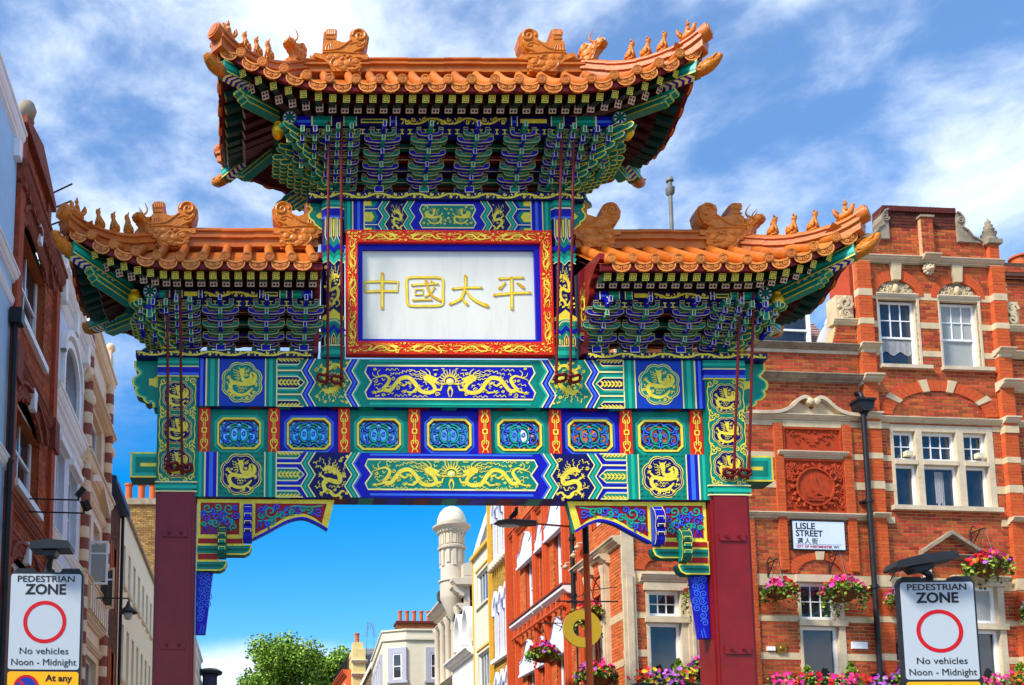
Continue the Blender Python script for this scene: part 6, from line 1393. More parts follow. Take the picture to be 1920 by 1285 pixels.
for k in range(11): MB().pbox(F0, U(16.0) + .45 * k, U(16.0) + .45 * k + .12, 7.18, 7.40, 0, .16).build('ledge_corbel', BRKO, ob)
MB().tube([(U(16.0), -.2, 7.14), (U(11.2), -.2, 7.14)], .04, 8).build('ledge_rail', BRKO, ob)
cornice(ob, 0, 6.0, 10.25, 10.5, .16, BRKO, 'brick_cornice')
cornice(ob, U(10.7), 8.7, 7.66, 7.88, .20, STONE); band(ob, [(U(10.7), U(9.6)), (U(8.7), 8.66)], 6.05, 6.22, WSTONE); band(ob, [(U(10.7), U(9.6)), (U(8.7), 8.66)], 5.05, 5.2, WSTONE)
for y in (9.68, 8.62):
    MB().pbox(F0, U(y) - .09, U(y) + .09, 3.0, 7.66, 0, .10).build('stone_pier', STONE, ob); cornice(ob, U(y) - .16, U(y) + .16, 7.44, 7.66, .26, STONE, 'capital')
    MB().lathe([(.05, 3.0), (.05, 7.2), (.08, 7.3), (.09, 7.42)], 12, 0, (U(y), -.12, 0)).build('stone_column', STONE, ob, smooth=40)
arch_ring(ob, U(9.15), 6.9, .42, .58, R(3), R(177), 15, .03, BRKO)
for y in (9.9, 9.3): MB().tube([(U(y), -.3, 7.0), (U(y), -.3, 3.0)], .02, 6).build('conduit', IRON, ob)
dp = thing('drainpipe', 'black drainpipe on the orange brick wall beside the lamp post', 'drainpipe', (XR, 10.55, 0), -PI / 2)
MB().tube([(0, -.14, 11.5), (0, -.14, 6.0)], .06, 10).build('pipe', IRON, dp, smooth=50)
for z in (8.6, 7.2): MB().lathe([(.06, -.06), (.08, -.04), (.08, .04), (.06, .06)], 10, 0, (0, -.14, z)).build('pipe_collar', IRON, dp)
for k in range(3):
    o = MB(); o.ball((0, -.2, 0), (.07, .07, .055)); o.tube([(0, -.2, .05), (0, -.2, .10), (0, 0, .12)], .02, 6); o = o.build('wall_lamp', STONE, None, smooth=50); o.location = (XR, (10.9, 10.3, 10.0)[k], 8.0 + .12 * k); o.rotation_euler = (0, 0, -PI / 2); tag(o, ('round wall lamp on orange brick left of the black drainpipe', 'round wall lamp on orange brick just right of the black drainpipe', 'round wall lamp on orange brick, the farthest right of the drainpipe')[k], 'wall lamp')
# ---- yellow brick building with lancets
yb_ = right('yellow_brick_building', 'narrow yellow brick building with white trimmed lancet windows', 19.15); UY = lambda y: 19.15 - y
body(yb_, 0, 2.62, 13.4, 7, INT); lan = []
for (z0, zs) in ((7.05, 8.55), (10.25, 11.65), (4.3, 5.9)):
    for k in range(3): lan.append((.34 + .66 * k, .34 + .66 * k + .50, z0, zs))
brick_wall(yb_, [(0, 2.62, 3, 13.4)], lan + [arch_h((h[0] + h[1]) / 2, h[3], .25, 1.7) for h in lan], 0, YEL, MORTD, seed=43)
for h in lan:
    um = (h[0] + h[1]) / 2; mb = MB(); poly = [(h[0], h[2]), (h[1], h[2])] + [(um + .25 * math.cos(t), h[3] + .42 * math.sin(t)) for t in np.linspace(0, PI, 11)]
    ins = [(um + (a - um) * .72, h[2] + .06 + (b - h[2]) * .93) for a, b in poly]; mb.ring(poly, ins, F0, -.14, .015); w_ = mb.build('lancet_window', LILAC, yb_)
    MB().flat(ins, F0, -.10).build('pane', LILG, w_)
    lab = cat([(h[0] - .07, h[3] - .1), (h[0] - .07, h[3] + .2), (um - .12, h[3] + .48), (um, h[3] + .62), (um + .12, h[3] + .48), (h[1] + .07, h[3] + .2), (h[1] + .07, h[3] - .1)], 3)
    MB().rib(lab, .13, F0, .0, 0, h=.07).build('lancet_hood', LILAC, yb_)
for z in (7.0, 10.2, 4.25): MB().pbox(F0, .2, 2.4, z - .12, z, 0, .14).build('window_sill', LILAC, yb_)
for k in range(8): MB().ball((.3 + .29 * k, -.1, 9.98), (.10, .12, .09)).build('sill_corbel', STONE, yb_, smooth=50)
MB().pbox(F0, -.04, .06, 3, 13.4, 0, .12).build('downpipe', YTRIM, yb_); MB().pbox(F0, 2.5, 2.62, 3, 13.4, 0, .2).build('end_pilaster', BRKO, yb_)
# ---- cream building with yellow trim
cb = right('cream_building', 'narrow cream building with yellow edging and white casement windows', 21.85); body(cb, 0, 2.65, 11.1, 7, CREAM, c=-.21)
ch_ = [(.55, 2.2, 9.25, 10.42), (.55, 2.2, 6.35, 7.6), (.55, 2.2, 3.5, 4.9)]
mb = MB(); plain_wall(mb, 0, 2.65, 3, 11.1, ch_, 0); mb.build('front_wall', CREAM, cb)
for h in ch_: window(cb, *h, 4, 1, -.08, fw=.06, name='casement_window'); MB().pbox(F0, h[0] - .05, h[1] + .05, h[2] - .07, h[2], 0, .07).build('window_sill', CREAM, cb); MB().pbox(F0, h[0] - .1, h[1] + .1, h[3] + .12, h[3] + .18, 0, .04).build('window_label', YTRIM, cb)
MB().pbox(F0, -.03, .06, 3, 11.1, 0, .04).build('edge_trim', YTRIM, cb); MB().pbox(F0, -.05, 2.65, 11.1, 11.22, -.4, .12).build('coping', YTRIM, cb)
# ---- white building
wb = right('white_building', 'low white stucco building with a heavy ledge and scrolled dormers', 25.75); body(wb, 0, 3.85, 8.7, 7, WST, c=-.21)
wh = [(.5, 1.1, 3.6, 5.2), (1.7, 2.3, 5.5, 6.7), (2.8, 3.4, 5.5, 6.7)]
mb = MB(); plain_wall(mb, 0, 3.85, 3, 7.8, wh, 0); mb.build('front_wall', WST, wb)
for h in wh: window(wb, *h, 1, 1, -.08, sash=(h[2] + h[3]) / 2)
cornice(wb, -.1, 3.95, 7.72, 8.02, .35, WST)
for (u, w2) in ((1.2, .8), (2.6, .8)):
    MB().box(u, u + w2, .2, 1.4, 8.0, 9.3).build('dormer', WST, wb); window(wb, u + .1, u + w2 - .1, 8.1, 9.1, 1, 1, -.14, name='dormer_window')
    mb = MB(); mb.rib(cat([(u - .1, 8.3), (u - .12, 8.8), (u, 9.25), (u + .2, 9.5), (u + w2 / 2, 9.62), (u + w2 - .2, 9.5), (u + w2, 9.25), (u + w2 + .12, 8.8), (u + w2 + .1, 8.3)], 4), .10, F0, -.2, 0, h=.35); mb.build('dormer_scroll', WST, wb)
slate_roof(wb, ((0, .3, 8.0), (3.85, .3, 8.0), (3.85, 1.6, 9.8), (0, 1.6, 9.8)), 10, 16)
# ---- domed tower building
tb_ = right('domed_building', 'cream stone building with a domed round turret at its corner', 31.2); tb_.location.x = 5.7; UT = lambda y: 31.2 - y
body(tb_, 0, 5.4, 11.2, 6, BEIGE, c=-.25)
th = [(.7, 1.3, 8.2, 10.0), (1.9, 2.5, 8.2, 10.0), (3.1, 3.7, 8.2, 10.0), (.7, 1.3, 5.2, 7.4), (1.9, 2.5, 5.2, 7.4), (3.1, 3.7, 5.2, 7.4)]
mb = MB(); plain_wall(mb, 0, 5.4, 3, 11.0, th, 0); mb.build('front_wall', BEIGE, tb_)
for h in th:
    window(tb_, *h, 1, 1, -.12, sash=(h[2] + h[3]) / 2); arch_ring(tb_, (h[0] + h[1]) / 2, h[3] - .1, .34, .48, 0, PI, 9, .05, BEIGE, 'arch_stone')
for u in (.35, 1.6, 2.8, 4.0, 4.9): MB().lathe([(.16, 7.7), (.13, 7.9), (.12, 10.1), (.2, 10.3), (.2, 10.45)], 12, 0, (u, -.12, 0)).build('column', BEIGE, tb_, smooth=40)
cornice(tb_, -.1, 5.5, 10.75, 11.2, .5, BEIGE); cornice(tb_, -.1, 5.5, 7.55, 7.8, .3, BEIGE); cornice(tb_, 0, 5.4, 10.2, 10.5, .25, BEIGE)
# raised end wall with a swept gable parapet, facing the viewer
ew = lambda a, b, c: (5.4 + c, a, b)
MB().prism([(.0, 8.0), (.0, 12.1), (.38, 12.2), (.6, 12.9), (.95, 14.0), (1.4, 15.2), (3.0, 15.6), (3.0, 8.0)], ew, -.4, .0).build('end_gable', BEIGE, tb_)
MB().rib([(.30, 12.14), (.40, 12.2), (.6, 12.9), (.95, 14.0), (1.4, 15.2), (3.0, 15.6)], .14, ew, -.02, 0, h=.10).build('gable_coping', WST, tb_)
for k in range(7): MB().rib([(.05, 8.5 + .52 * k), (2.9, 8.5 + .52 * k)], .02, ew, .0, 0, h=.004).build('wall_joint', DSTONE, tb_)
MB().prism([(-.35, 11.2), (-.5, 11.36), (-.5, 11.46), (2.5, 11.46), (2.5, 11.2)], ew, -.2, .28).build('end_cornice', BEIGE, tb_)
tw = MB(); tx, ty = 4.62, -.28
prof = [(.05, 9.9), (.2, 10.1), (.3, 10.4), (.48, 10.8), (.50, 10.9), (.50, 11.5), (.56, 11.52), (.56, 11.58), (.47, 11.62), (.46, 12.45), (.44, 12.85), (.56, 12.88), (.58, 12.96), (.48, 13.02), (.48, 13.52), (.56, 13.58), (.60, 13.68), (.76, 13.78), (.77, 13.84), (.60, 13.9)]
tw.lathe(prof, 28, 0, (tx, ty, 0)); tur = tw.build('turret', BEIGE, tb_, smooth=35)
MB().lathe([(.60, 13.88), (.59, 14.05), (.55, 14.25), (.46, 14.45), (.32, 14.60), (.15, 14.68), (.01, 14.70)], 28, 0, (tx, ty, 0)).build('dome', CREAM, tur, smooth=True)
for k in range(12):
    t = 2 * PI * k / 12; x, y = tx + .485 * math.cos(t), ty + .485 * math.sin(t)
    mb = MB(); mb.box(-.01, .03, -.075, .075, 13.06, 13.42); o = mb.build('turret_niche', DSTONE if 0 else STONE, tur); o.location = (x, y, 0); o.rotation_euler = (0, 0, t)
    mb = MB(); mb.box(-.05, .05, -.03, .03, 13.04, 13.5); o = mb.build('turret_pilaster', BEIGE, tur); o.location = (tx + .47 * math.cos(t + PI / 12), ty + .47 * math.sin(t + PI / 12), 0); o.rotation_euler = (0, 0, t + PI / 12)
    for q in (0, 1): mb = MB(); mb.box(0, .09, -.035, .035, 13.56, 13.66); o = mb.build('dentil', BEIGE, tur); t2 = t + q * PI / 12; o.location = (tx + .5 * math.cos(t2), ty + .5 * math.sin(t2), 0); o.rotation_euler = (0, 0, t2)
    mb = MB(); mb.box(-.01, .06, -.07, .07, 12.15 + .12 * (k % 2), 12.8); o = mb.build('turret_quoin', BEIGE, tur); o.location = (tx + .45 * math.cos(t), ty + .45 * math.sin(t), 0); o.rotation_euler = (0, 0, t)
MB().tube(cat([(4.1, -.6, 11.3), (4.1, -.75, 11.15), (4.3, -.7, 10.8), (4.75, -.3, 10.7), (4.85, -.2, 10.4), (4.85, -.2, 3)], 4), .075, 8).build('downpipe', IRON, tb_, smooth=50)
# ---- bay-fronted building closing the view
GREYP = mat('grey_window_paint', srgb(172, 172, 186), 0.6, .06, 4)
bb = thing('corner_building', 'pale cream corner building with grey window surrounds and five chimney pots', 'building', (2.9, 33, 0)); bx = lambda x: x - 2.9
plan = [(bx(6.4), 0), (bx(4.52), 0), (bx(3.5), .55), (bx(4.05), 9.0), (bx(6.4), 9.0)]
mb = MB(); mb.prism(plan, lambda a, b, c: (a, b, c), 3, 10.4); mb.build('wall', CREAM, bb)
mb = MB(); mb.prism([(bx(6.4), -.1), (bx(4.5), -.1), (bx(3.44), .5), (bx(3.95), 9.0), (bx(6.4), 9.0)], lambda a, b, c: (a, b, c), 10.36, 10.48); mb.prism([(bx(6.4), -.05), (bx(4.51), -.05), (bx(3.47), .53), (bx(4.0), 9.0), (bx(6.4), 9.0)], lambda a, b, c: (a, b, c), 10.48, 10.80); mb.prism([(bx(6.4), -.12), (bx(4.49), -.12), (bx(3.42), .48), (bx(3.92), 9.0), (bx(6.4), 9.0)], lambda a, b, c: (a, b, c), 10.80, 10.88, 0); mb.build('parapet', CREAM, bb)
def bay_window(cx, cy, rz_, w2, z0, z1):
    o = MB().ring([(-w2 - .22, z0 - .1), (w2 + .22, z0 - .1), (w2 + .22, z1 + .28), (-w2 - .22, z1 + .28)], [(-w2, z0), (w2, z0), (w2, z1), (-w2, z1)], F0, -.05, .11).build('window_surround', GREYP, bb); o.location = (cx, cy, 0); o.rotation_euler = (0, 0, rz_)
    o2 = window(o, -w2, w2, z0, z1, 1, 1, .09, fw=.06, sash=(z0 + z1) / 2); MB().pbox(F0, -w2 - .28, w2 + .28, z0 - .18, z0 - .08, -.05, .14).build('window_sill', GREYP, o); return o
a_c = math.atan2(-.55, 1.02)
bay_window(bx(4.16), .20, a_c, .23, 8.5, 9.72); bay_window(bx(5.88), 0, 0, .24, 8.5, 9.72); bay_window(bx(4.16), .20, a_c, .23, 5.5, 7.2); bay_window(bx(5.88), 0, 0, .24, 5.5, 7.2)
a_s = math.atan2(-(9 - .55), (3.5 - 4.05))
for k in range(5): t = .08 + .2 * k; bay_window(bx(3.5) + (bx(4.05) - bx(3.5)) * t, .55 + 8.45 * t, a_s, .3, 8.3, 9.5)
brick_wall(bb, [(bx(4.2), bx(6.2), 10.5, 11.3)], (), -.6, mat('brown_brick', srgb(130, 78, 44), .85, .3, 10, island=.3), MORTD, seed=51); MB().box(bx(4.2), bx(6.2), .61, 1.5, 10.5, 11.3).build('chimney_stack', MORTD, bb); MB().box(bx(4.15), bx(6.25), .52, 1.55, 11.28, 11.38).build('chimney_cap', BRKD, bb)
pots(bb, [bx(4.40 + .34 * k) for k in range(5)], 1.0, 11.38, .58, .11, POT)
# ---- further roofs
far1 = thing('brick_terrace', 'distant orange brick terrace with black roof railings beside the trees', 'building', (3.0, 46, 0), -PI / 2 + .02)
MB().box(-9, 0, 0, 5, 3, 11.0).build('wall', ORB, far1); cornice(far1, -9, 0, 10.6, 11.0, .3, BRKO); MB().box(-9, -.2, .1, .2, 11.0, 11.08).build('gutter', IRON, far1)
for k in range(30): MB().box(-9 + .3 * k, -8.97 + .3 * k, .12, .15, 11.0, 11.9).build('railing_bar', IRON, far1)
MB().box(-9, -.1, .11, .16, 11.86, 11.92).build('railing_top', IRON, far1); MB().box(-8.4, -7.5, .4, 1.2, 11, 12.1).build('chimney_stack', BRKO, far1); MB().box(-8.5, -7.4, .3, 1.3, 12.0, 12.15).build('chimney_cap', BRKD, far1)
for k in range(7): window(far1, -8.4 + 1.2 * k, -7.7 + 1.2 * k, 8.6, 10.2, 1, 1, .10, sash=9.4)
FCREAM = mat('faded_yellow_render', srgb(222, 198, 132), .75, .08, 4, dirt=.3, dcol=srgb(130, 100, 60))
far2 = thing('yellow_house', 'distant pale yellow house with chimney pot and slate roof', 'building', (3.25, 45, 0))
MB().box(0, .75, 0, 4, 3, 12.1).build('wall', FCREAM, far2); cornice(far2, -.1, .85, 11.2, 11.4, .2, CREAM); cornice(far2, -.1, .85, 10.4, 10.6, .2, CREAM); MB().box(.02, .62, .1, .9, 12.1, 12.5).build('chimney_stack', FCREAM, far2); pots(far2, (.3,), .5, 12.5, .6, .16, POT); slate_roof(far2, ((.75, .1, 10.6), (2.6, .1, 10.6), (2.6, 1.6, 12.4), (.75, 1.6, 12.4)), 12, 10, LEAD)
MB().box(.75, 2.6, .0, 3, 3, 10.6).build('side_wall', CREAM, far2)
far3 = thing('slate_roofed_house', 'distant house with a steep brown slate roof behind the cream corner building', 'building', (3.4, 42.4, 0))
slate_roof(far3, ((-.2, .0, 9.0), (3.0, .0, 9.0), (3.0, 1.7, 12.5), (1.4, 1.7, 12.2)), 16, 14, mat('brown_slate', srgb(110, 96, 70), .7, .2, 9, island=.3)); MB().box(-.2, 3.0, .02, 2.2, 3, 9.0).build('wall', BRKO, far3); MB().rib([(-.25, 9.0), (1.38, 12.2)], .12, lambda a, b, c: (a, (b - 9) * .53 - .08 - c, b), 0, 0, h=.08).build('verge', CREAM, far3)
CPF = .55
# ================================================================== LEFT SIDE OF THE STREET (facades facing +X, u runs away from the viewer)
XL = -6.6
def left(name, label, y0): return thing(name, label, 'building', (XL, y0, 0), PI / 2)
BLUES = mat('sky_blue_stucco', srgb(168, 206, 236), 0.7, 0.05, 3, bump=.06, dirt=.1, dcol=srgb(110, 140, 170))
PWHITE = mat('pale_blue_white_stucco', srgb(205, 212, 224), 0.7, 0.05, 3, bump=.06, dirt=.25, dcol=srgb(120, 124, 130))
OBR = mat('old_red_brick', srgb(164, 82, 46), 0.85, 0.3, 14, bump=.4, bs=120, island=.35)
OBRD = mat('old_moulded_brick', srgb(132, 66, 46), 0.8, 0.3, 6, bump=.35, bs=40, dirt=.5, dcol=srgb(34, 20, 18))
FAI = mat('cream_faience', srgb(226, 198, 160), 0.45, 0.1, 4, bump=.1, bs=20, dirt=.2, dcol=srgb(150, 116, 84))
PBAND = mat('maroon_band', srgb(140, 76, 58), .6, .15, 5)
IVO = mat('ivory_render', srgb(240, 226, 190), .75, .05, 3, bump=.06, dirt=.15, dcol=srgb(170, 150, 110))
DBR = mat('dark_stock_brick', srgb(104, 66, 46), .9, .3, 12, bump=.4, island=.35)
SBR = mat('yellow_grey_stock_brick', srgb(160, 124, 74), .9, .3, 12, bump=.4, island=.4)
# ---- blue
b1 = left('blue_building', 'pale blue stucco building with white cornices at the left edge', -4.0); body(b1, 0, 6.03, 12.9, 7, BLUES, c=-.21)
bh = [(1.2, 2.2, 10.7, 11.9), (3.2, 4.3, 10.8, 12.0), (1.2, 2.2, 7.6, 9.5), (3.2, 4.3, 7.6, 9.5), (3.2, 4.3, 4.2, 6.4)]
mb = MB(); plain_wall(mb, 0, 6.03, 3, 12.9, bh, 0); mb.build('front_wall', BLUES, b1)
for h in bh: window(b1, *h, 1, 2, -.1, fw=.07, sash=(h[2] + h[3]) / 2); MB().ring([(h[0] - .12, h[2] - .12), (h[1] + .12, h[2] - .12), (h[1] + .12, h[3] + .12), (h[0] - .12, h[3] + .12)], [(h[0], h[2]), (h[1], h[2]), (h[1], h[3]), (h[0], h[3])], F0, 0, .07).build('window_architrave', WPAINT, b1)
cornice(b1, -.1, 6.10, 12.62, 12.9, .26, WPAINT); MB().pbox(F0, 5.8, 5.98, 12.3, 12.62, 0, .1).build('console', WPAINT, b1); cornice(b1, -.1, 6.08, 10.25, 10.45, .22, WPAINT); cornice(b1, -.1, 6.05, 9.84, 9.98, .10, WPAINT); cornice(b1, -.1, 6.08, 7.12, 7.32, .2, WPAINT)
dp = thing('drainpipe', 'thin black drainpipe where blue and red buildings meet', 'drainpipe', (XL, 1.96, 0), PI / 2)
MB().tube([(0, -.1, 9.6), (0, -.1, 3)], .05, 8).build('pipe', IRON, dp, smooth=50); MB().pbox(F0, -.1, .1, 9.5, 9.75, .02, .22).build('hopper', IRON, dp); MB().lathe([(.05, -.05), (.075, 0), (.05, .05)], 8, 0, (0, -.1, 7.25)).build('pipe_collar', IRON, dp)
fs = MB().box(-.05, .05, 0, 1.2, 2.2, 3.1).build('shop_sign', mat('sign_board_red', srgb(196, 22, 24), .4), None); fs.location = (-5.05, -5.2, 0); tag(fs, 'plain red hanging sign board at the lower left edge', 'sign')
# ---- red brick, Queen Anne
b2 = left('red_gabled_building', 'narrow dark red brick building with heavy moulded cornice and small gable', 2.05); body(b2, 0, 3.4, 12.2, 7, INT)
W = [(.62, 2.35, 10.02, 11.55), (.62, 2.35, 7.20, 8.45), (.62, 2.35, 4.0, 5.7)]
brick_wall(b2, [(0, 3.4, 3, 12.1), (.2, 2.5, 12.4, 13.3, lambda z: (.25 + .25 * (z - 12.4), 2.45 - .25 * (z - 12.4)))], W + [arch_h(1.485, h[3], .865, .38) for h in W], 0, OBR, MORTD, seed=61, singles=0)
for h in W:
    mb = MB(); reveal(mb, *h, 0, .22); mb.build('window_reveal', OBR, b2); window(b2, h[0], h[1], h[2], h[3] + .30, 2, 1, -.14, fw=.09, bar=.04, sash=(h[2] + h[3]) / 2 + .1, upper=(2, 1)); MB().pbox(F0, h[0] - .08, h[1] + .15, h[2] - .12, h[2], -.1, .09).build('window_sill', WPAINT, b2)
    arch_ring(b2, 1.485, h[3], .88, 1.10, R(12), R(168), 17, .03, OBRD, sz=.42, szo=.45); arch_ring(b2, 1.485, h[3] + .06, 1.14, 1.24, R(8), R(172), 9, .10, OBRD, 'arch_moulding', sz=.45)
    MB().prism([(1.40, h[3] + .3), (1.57, h[3] + .3), (1.62, h[3] + .66), (1.35, h[3] + .66)], F0, 0, .11).build('keystone', WPAINT, b2)
for (z0, z1, p) in ((12.02, 12.42, .38), (11.78, 11.98, .14), (9.0, 9.22, .22), (8.80, 8.95, .1), (6.62, 6.84, .22), (6.05, 6.3, .15)): cornice(b2, -.02, 3.45, z0, z1, p, OBRD)
for u in (0.02, 3.1): MB().pbox(F0, u, u + .3, 3, 12.0, 0, .08).build('pilaster', OBR, b2); MB().pbox(F0, u - .03, u + .36, 8.7, 9.3, 0, .14).build('console', OBRD, b2)
for k in range(11): MB().pbox(F0, .06 + .31 * k, .22 + .31 * k, 11.98, 12.06, 0, .14).build('dentil', OBRD, b2)
for (ua, ub) in ((.2, .45), (2.2, 2.45)): MB().pbox(F0, ua, ub, 12.4, 13.2, -.2, .05).build('gable_pier', OBRD, b2)
MB().prism([(.1, 13.15), (2.55, 13.15), (2.55, 13.28), (1.32, 13.62), (.1, 13.28)], F0, -.3, .12).build('gable_pediment', OBRD, b2)
MB().lathe([(.16, 13.4), (.15, 13.5), (.09, 13.6), (.08, 13.72), (.14, 13.76), (.06, 13.8), (.14, 13.86), (.17, 13.97), (.13, 14.08), (.02, 14.14)], 14, 0, (.9, .1, 0)).build('ball_finial', DSTONE, b2, smooth=50)
MB().box(.2, 2.5, .02, .4, 12.3, 13.3).build('gable_core', MORTD, b2)
# roof antenna
an = thing('tv_antenna', 'lattice roof antenna behind the red gable', 'antenna', (XL - .3, 5.3, 12.2)); mb = MB(); mb.tube([(0, 0, 0), (.15, -.4, 2.0)], .02, 5); mb.tube([(-.25, 0, 0), (.10, -.4, 1.9)], .02, 5)
for k in range(5): mb.tube([(-.35 + .1 * k, -.08 * k, .3 + .3 * k), (.55 + .02 * k, -.08 * k, .6 + .3 * k)], .02, 4)
mb.build('mast', IRON, an)
# ---- pale white-blue
b3 = left('white_arched_building', 'pale white-blue stucco building with an arched upper window', 5.45); body(b3, 0, 3.25, 12.6, 7, PWHITE, c=-.26)
ah = (.7, 2.45, 9.95, 10.95); lw = [(.5, 1.35, 7.35, 9.1), (1.85, 2.85, 7.35, 9.1), (.5, 1.35, 4.2, 6.3), (1.85, 2.85, 4.2, 6.3)]
mb = MB(); plain_wall(mb, 0, 3.25, 3, 10.2, lw, 0, .25); f_arch = arch_h(1.575, 10.95, .875, .75)
for k in range(60):
    z = 10.2 + .04 * k; zm = z + .02; iv = [(0, 3.25)]
    if 10.2 <= zm < 10.95: iv = sub_iv(iv, .7, 2.45)
    q = f_arch(zm); iv = sub_iv(iv, *q) if q else iv
    for a, b in iv: mb.rect(a, b, z, z + .04, F0, 0)
pa = [(.7, 10.2)] + [(1.575 - .875 * math.cos(t), 10.95 + .656 * math.sin(t)) for t in np.linspace(0, PI, 17)] + [(2.45, 10.2)]
for i in range(len(pa) - 1): (a, b), (c_, d) = pa[i], pa[i + 1]; mb.add([(a, 0, b), (c_, 0, d), (c_, .25, d), (a, .25, b)], [(0, 1, 2, 3)])
mb.build('front_wall', PWHITE, b3); MB().rib([(a, b) for a, b in pa], .14, F0, 0, 0, h=.08).build('arch_moulding', WST, b3); MB().rib(cat([(.55, 11.1), (.75, 11.55), (1.575, 11.85), (2.4, 11.55), (2.6, 11.1)], 5), .12, F0, 0, 0, h=.12).build('arch_hood', WST, b3)
window(b3, .7, 2.45, 10.2, 11.6, 2, 2, -.2, fw=.08, sash=10.95)
for h in lw: window(b3, *h, 1, 1, -.14, fw=.07, sash=(h[2] + h[3]) / 2); MB().pbox(F0, h[0] - .1, h[1] + .1, h[3] + .05, h[3] + .18, 0, .12).build('window_hood', WST, b3)
for (z0, z1, p) in ((12.25, 12.6, .42), (11.95, 12.15, .16), (9.85, 10.2, .28), (9.60, 9.74, .1), (7.1, 7.30, .2), (6.5, 6.7, .2)): cornice(b3, -.02, 3.3, z0, z1, p, WST)
for u in (.1, 1.45, 2.85): MB().pbox(F0, u, u + .26, 11.95, 12.95, 0, .16).build('parapet_block', WST, b3); MB().pbox(F0, u - .05, u + .31, 12.9, 13.05, 0, .2).build('block_cap', WST, b3)
MB().pbox(F0, 0, 3.25, 12.6, 12.9, -.3, .05).build('parapet', WST, b3)
for j in range(4): MB().tube([(1.0 + .3 * j, -.5, 12.95 + .1 * j), (1.9 + .3 * j, -.9, 13.2 + .1 * j)], .015, 4).build('bird_spike', IRON, b3)
# ---- cream faience with banded columns
b4 = left('cream_ornate_building', 'cream ornamental building with maroon banded columns and open casements', 8.7); body(b4, 0, 3.75, 13.4, 7, FAI, c=-.26)
fh = [(.6, 1.5, 7.5, 9.0), (1.9, 2.9, 7.5, 9.0), (.6, 2.9, 4.0, 5.6), (.8, 2.8, 10.3, 11.6)]
mb = MB(); plain_wall(mb, 0, 3.75, 3, 13.4, fh, 0, .25); mb.build('front_wall', FAI, b4)
for h in fh: window(b4, *h, 2, 1, -.14, fw=.07)
for u in (.12, 3.35):
    for k in range(34):
        z = 4.0 + .27 * k; MB().lathe([(.13, z), (.13, z + .265)], 14, 0, (u + .1, -.06, 0)).build('column_drum', FAI if k % 2 else PBAND, b4, smooth=40)
for (z0, z1, p) in ((13.1, 13.45, .4), (12.0, 12.25, .25), (11.7, 11.85, .45), (9.75, 10.1, .45), (9.2, 9.4, .2), (7.05, 7.3, .35), (6.3, 6.5, .3), (5.75, 5.9, .2)): cornice(b4, -.05, 3.85, z0, z1, p, FAI)
for u in (.0, 3.3): MB().pbox(F0, u, u + .45, 13.4, 14.1, -.2, .1).build('parapet_pier', FAI, b4); MB().ball((u + .22, -.05, 14.26), .14).build('ball_finial', FAI, b4, smooth=True); MB().ball((u + .22, -.1, 11.35), (.16, .16, .18)).build('carved_boss', FAI, b4, smooth=True)
MB().prism([(.5, 9.5), (1.9, 10.0), (3.3, 9.5), (3.3, 9.65), (1.9, 10.2), (.5, 9.65)], F0, 0, .2).build('pediment', FAI, b4)
for k in range(9): MB().pbox(F0, .5 + .32 * k, .68 + .32 * k, 6.5, 7.05, 0, .22).build('baluster', FAI, b4)
for (u, z0, z1, w2) in ((1.1, 7.2, 8.25, .45), (2.6, 6.95, 8.0, .40)):
    g = MB(); f_ = lambda a, b, c, u=u: (u + c, -a, b); g.ring([(.05, z0), (.05 + w2, z0), (.05 + w2, z1), (.05, z1)], [(.10, z0 + .05), (w2, z0 + .05), (w2, z1 - .05), (.10, z1 - .05)], f_, -.02, .02); o = g.build('open_casement', WPAINT if u < 2 else FAI, b4)
    MB().rect(.10, w2, z0 + .08, z1 - .08, f_, 0).build('pane', GLASS if u > 2 else BLIND, o); MB().pbox(f_, .10, w2, (z0 + z1) / 2 + .2, (z0 + z1) / 2 + .24, -.015, .015).build('glazing_bar', WPAINT, o)
# ---- dark brick
b5 = left('dark_brick_house', 'narrow dark brick house with black gutter between cream and ivory fronts', 12.45); body(b5, 0, 2.85, 10.7, 7, INT)
dh = [(.5, 1.1, 7.6, 9.4), (1.6, 2.2, 7.6, 9.4), (.5, 1.1, 4.4, 6.4), (1.6, 2.2, 4.4, 6.4)]
brick_wall(b5, [(0, 2.85, 3, 10.6)], dh, 0, DBR, MORTD, seed=71)
for h in dh: mb = MB(); reveal(mb, *h, 0, .2); mb.pbox(F0, h[1], h[1] + .12, h[2], h[3], -.05, .012); mb.pbox(F0, h[0] - .12, h[0], h[2], h[3], -.05, .012); mb.build('window_reveal', BRKO, b5); window(b5, *h, 1, 1, -.14, sash=(h[2] + h[3]) / 2)
MB().prism([(-.28, 10.62), (-.28, 10.78), (0, 10.85), (0, 10.55)], lambda a, b, c: (c, a, b), -.1, 2.9).build('gutter', mat('slate_blue_gutter', srgb(44, 58, 92), .5), b5); slate_roof(b5, ((0, 0, 10.8), (2.85, 0, 10.8), (2.85, 2.5, 12.4), (0, 2.5, 12.4)), 10, 10)
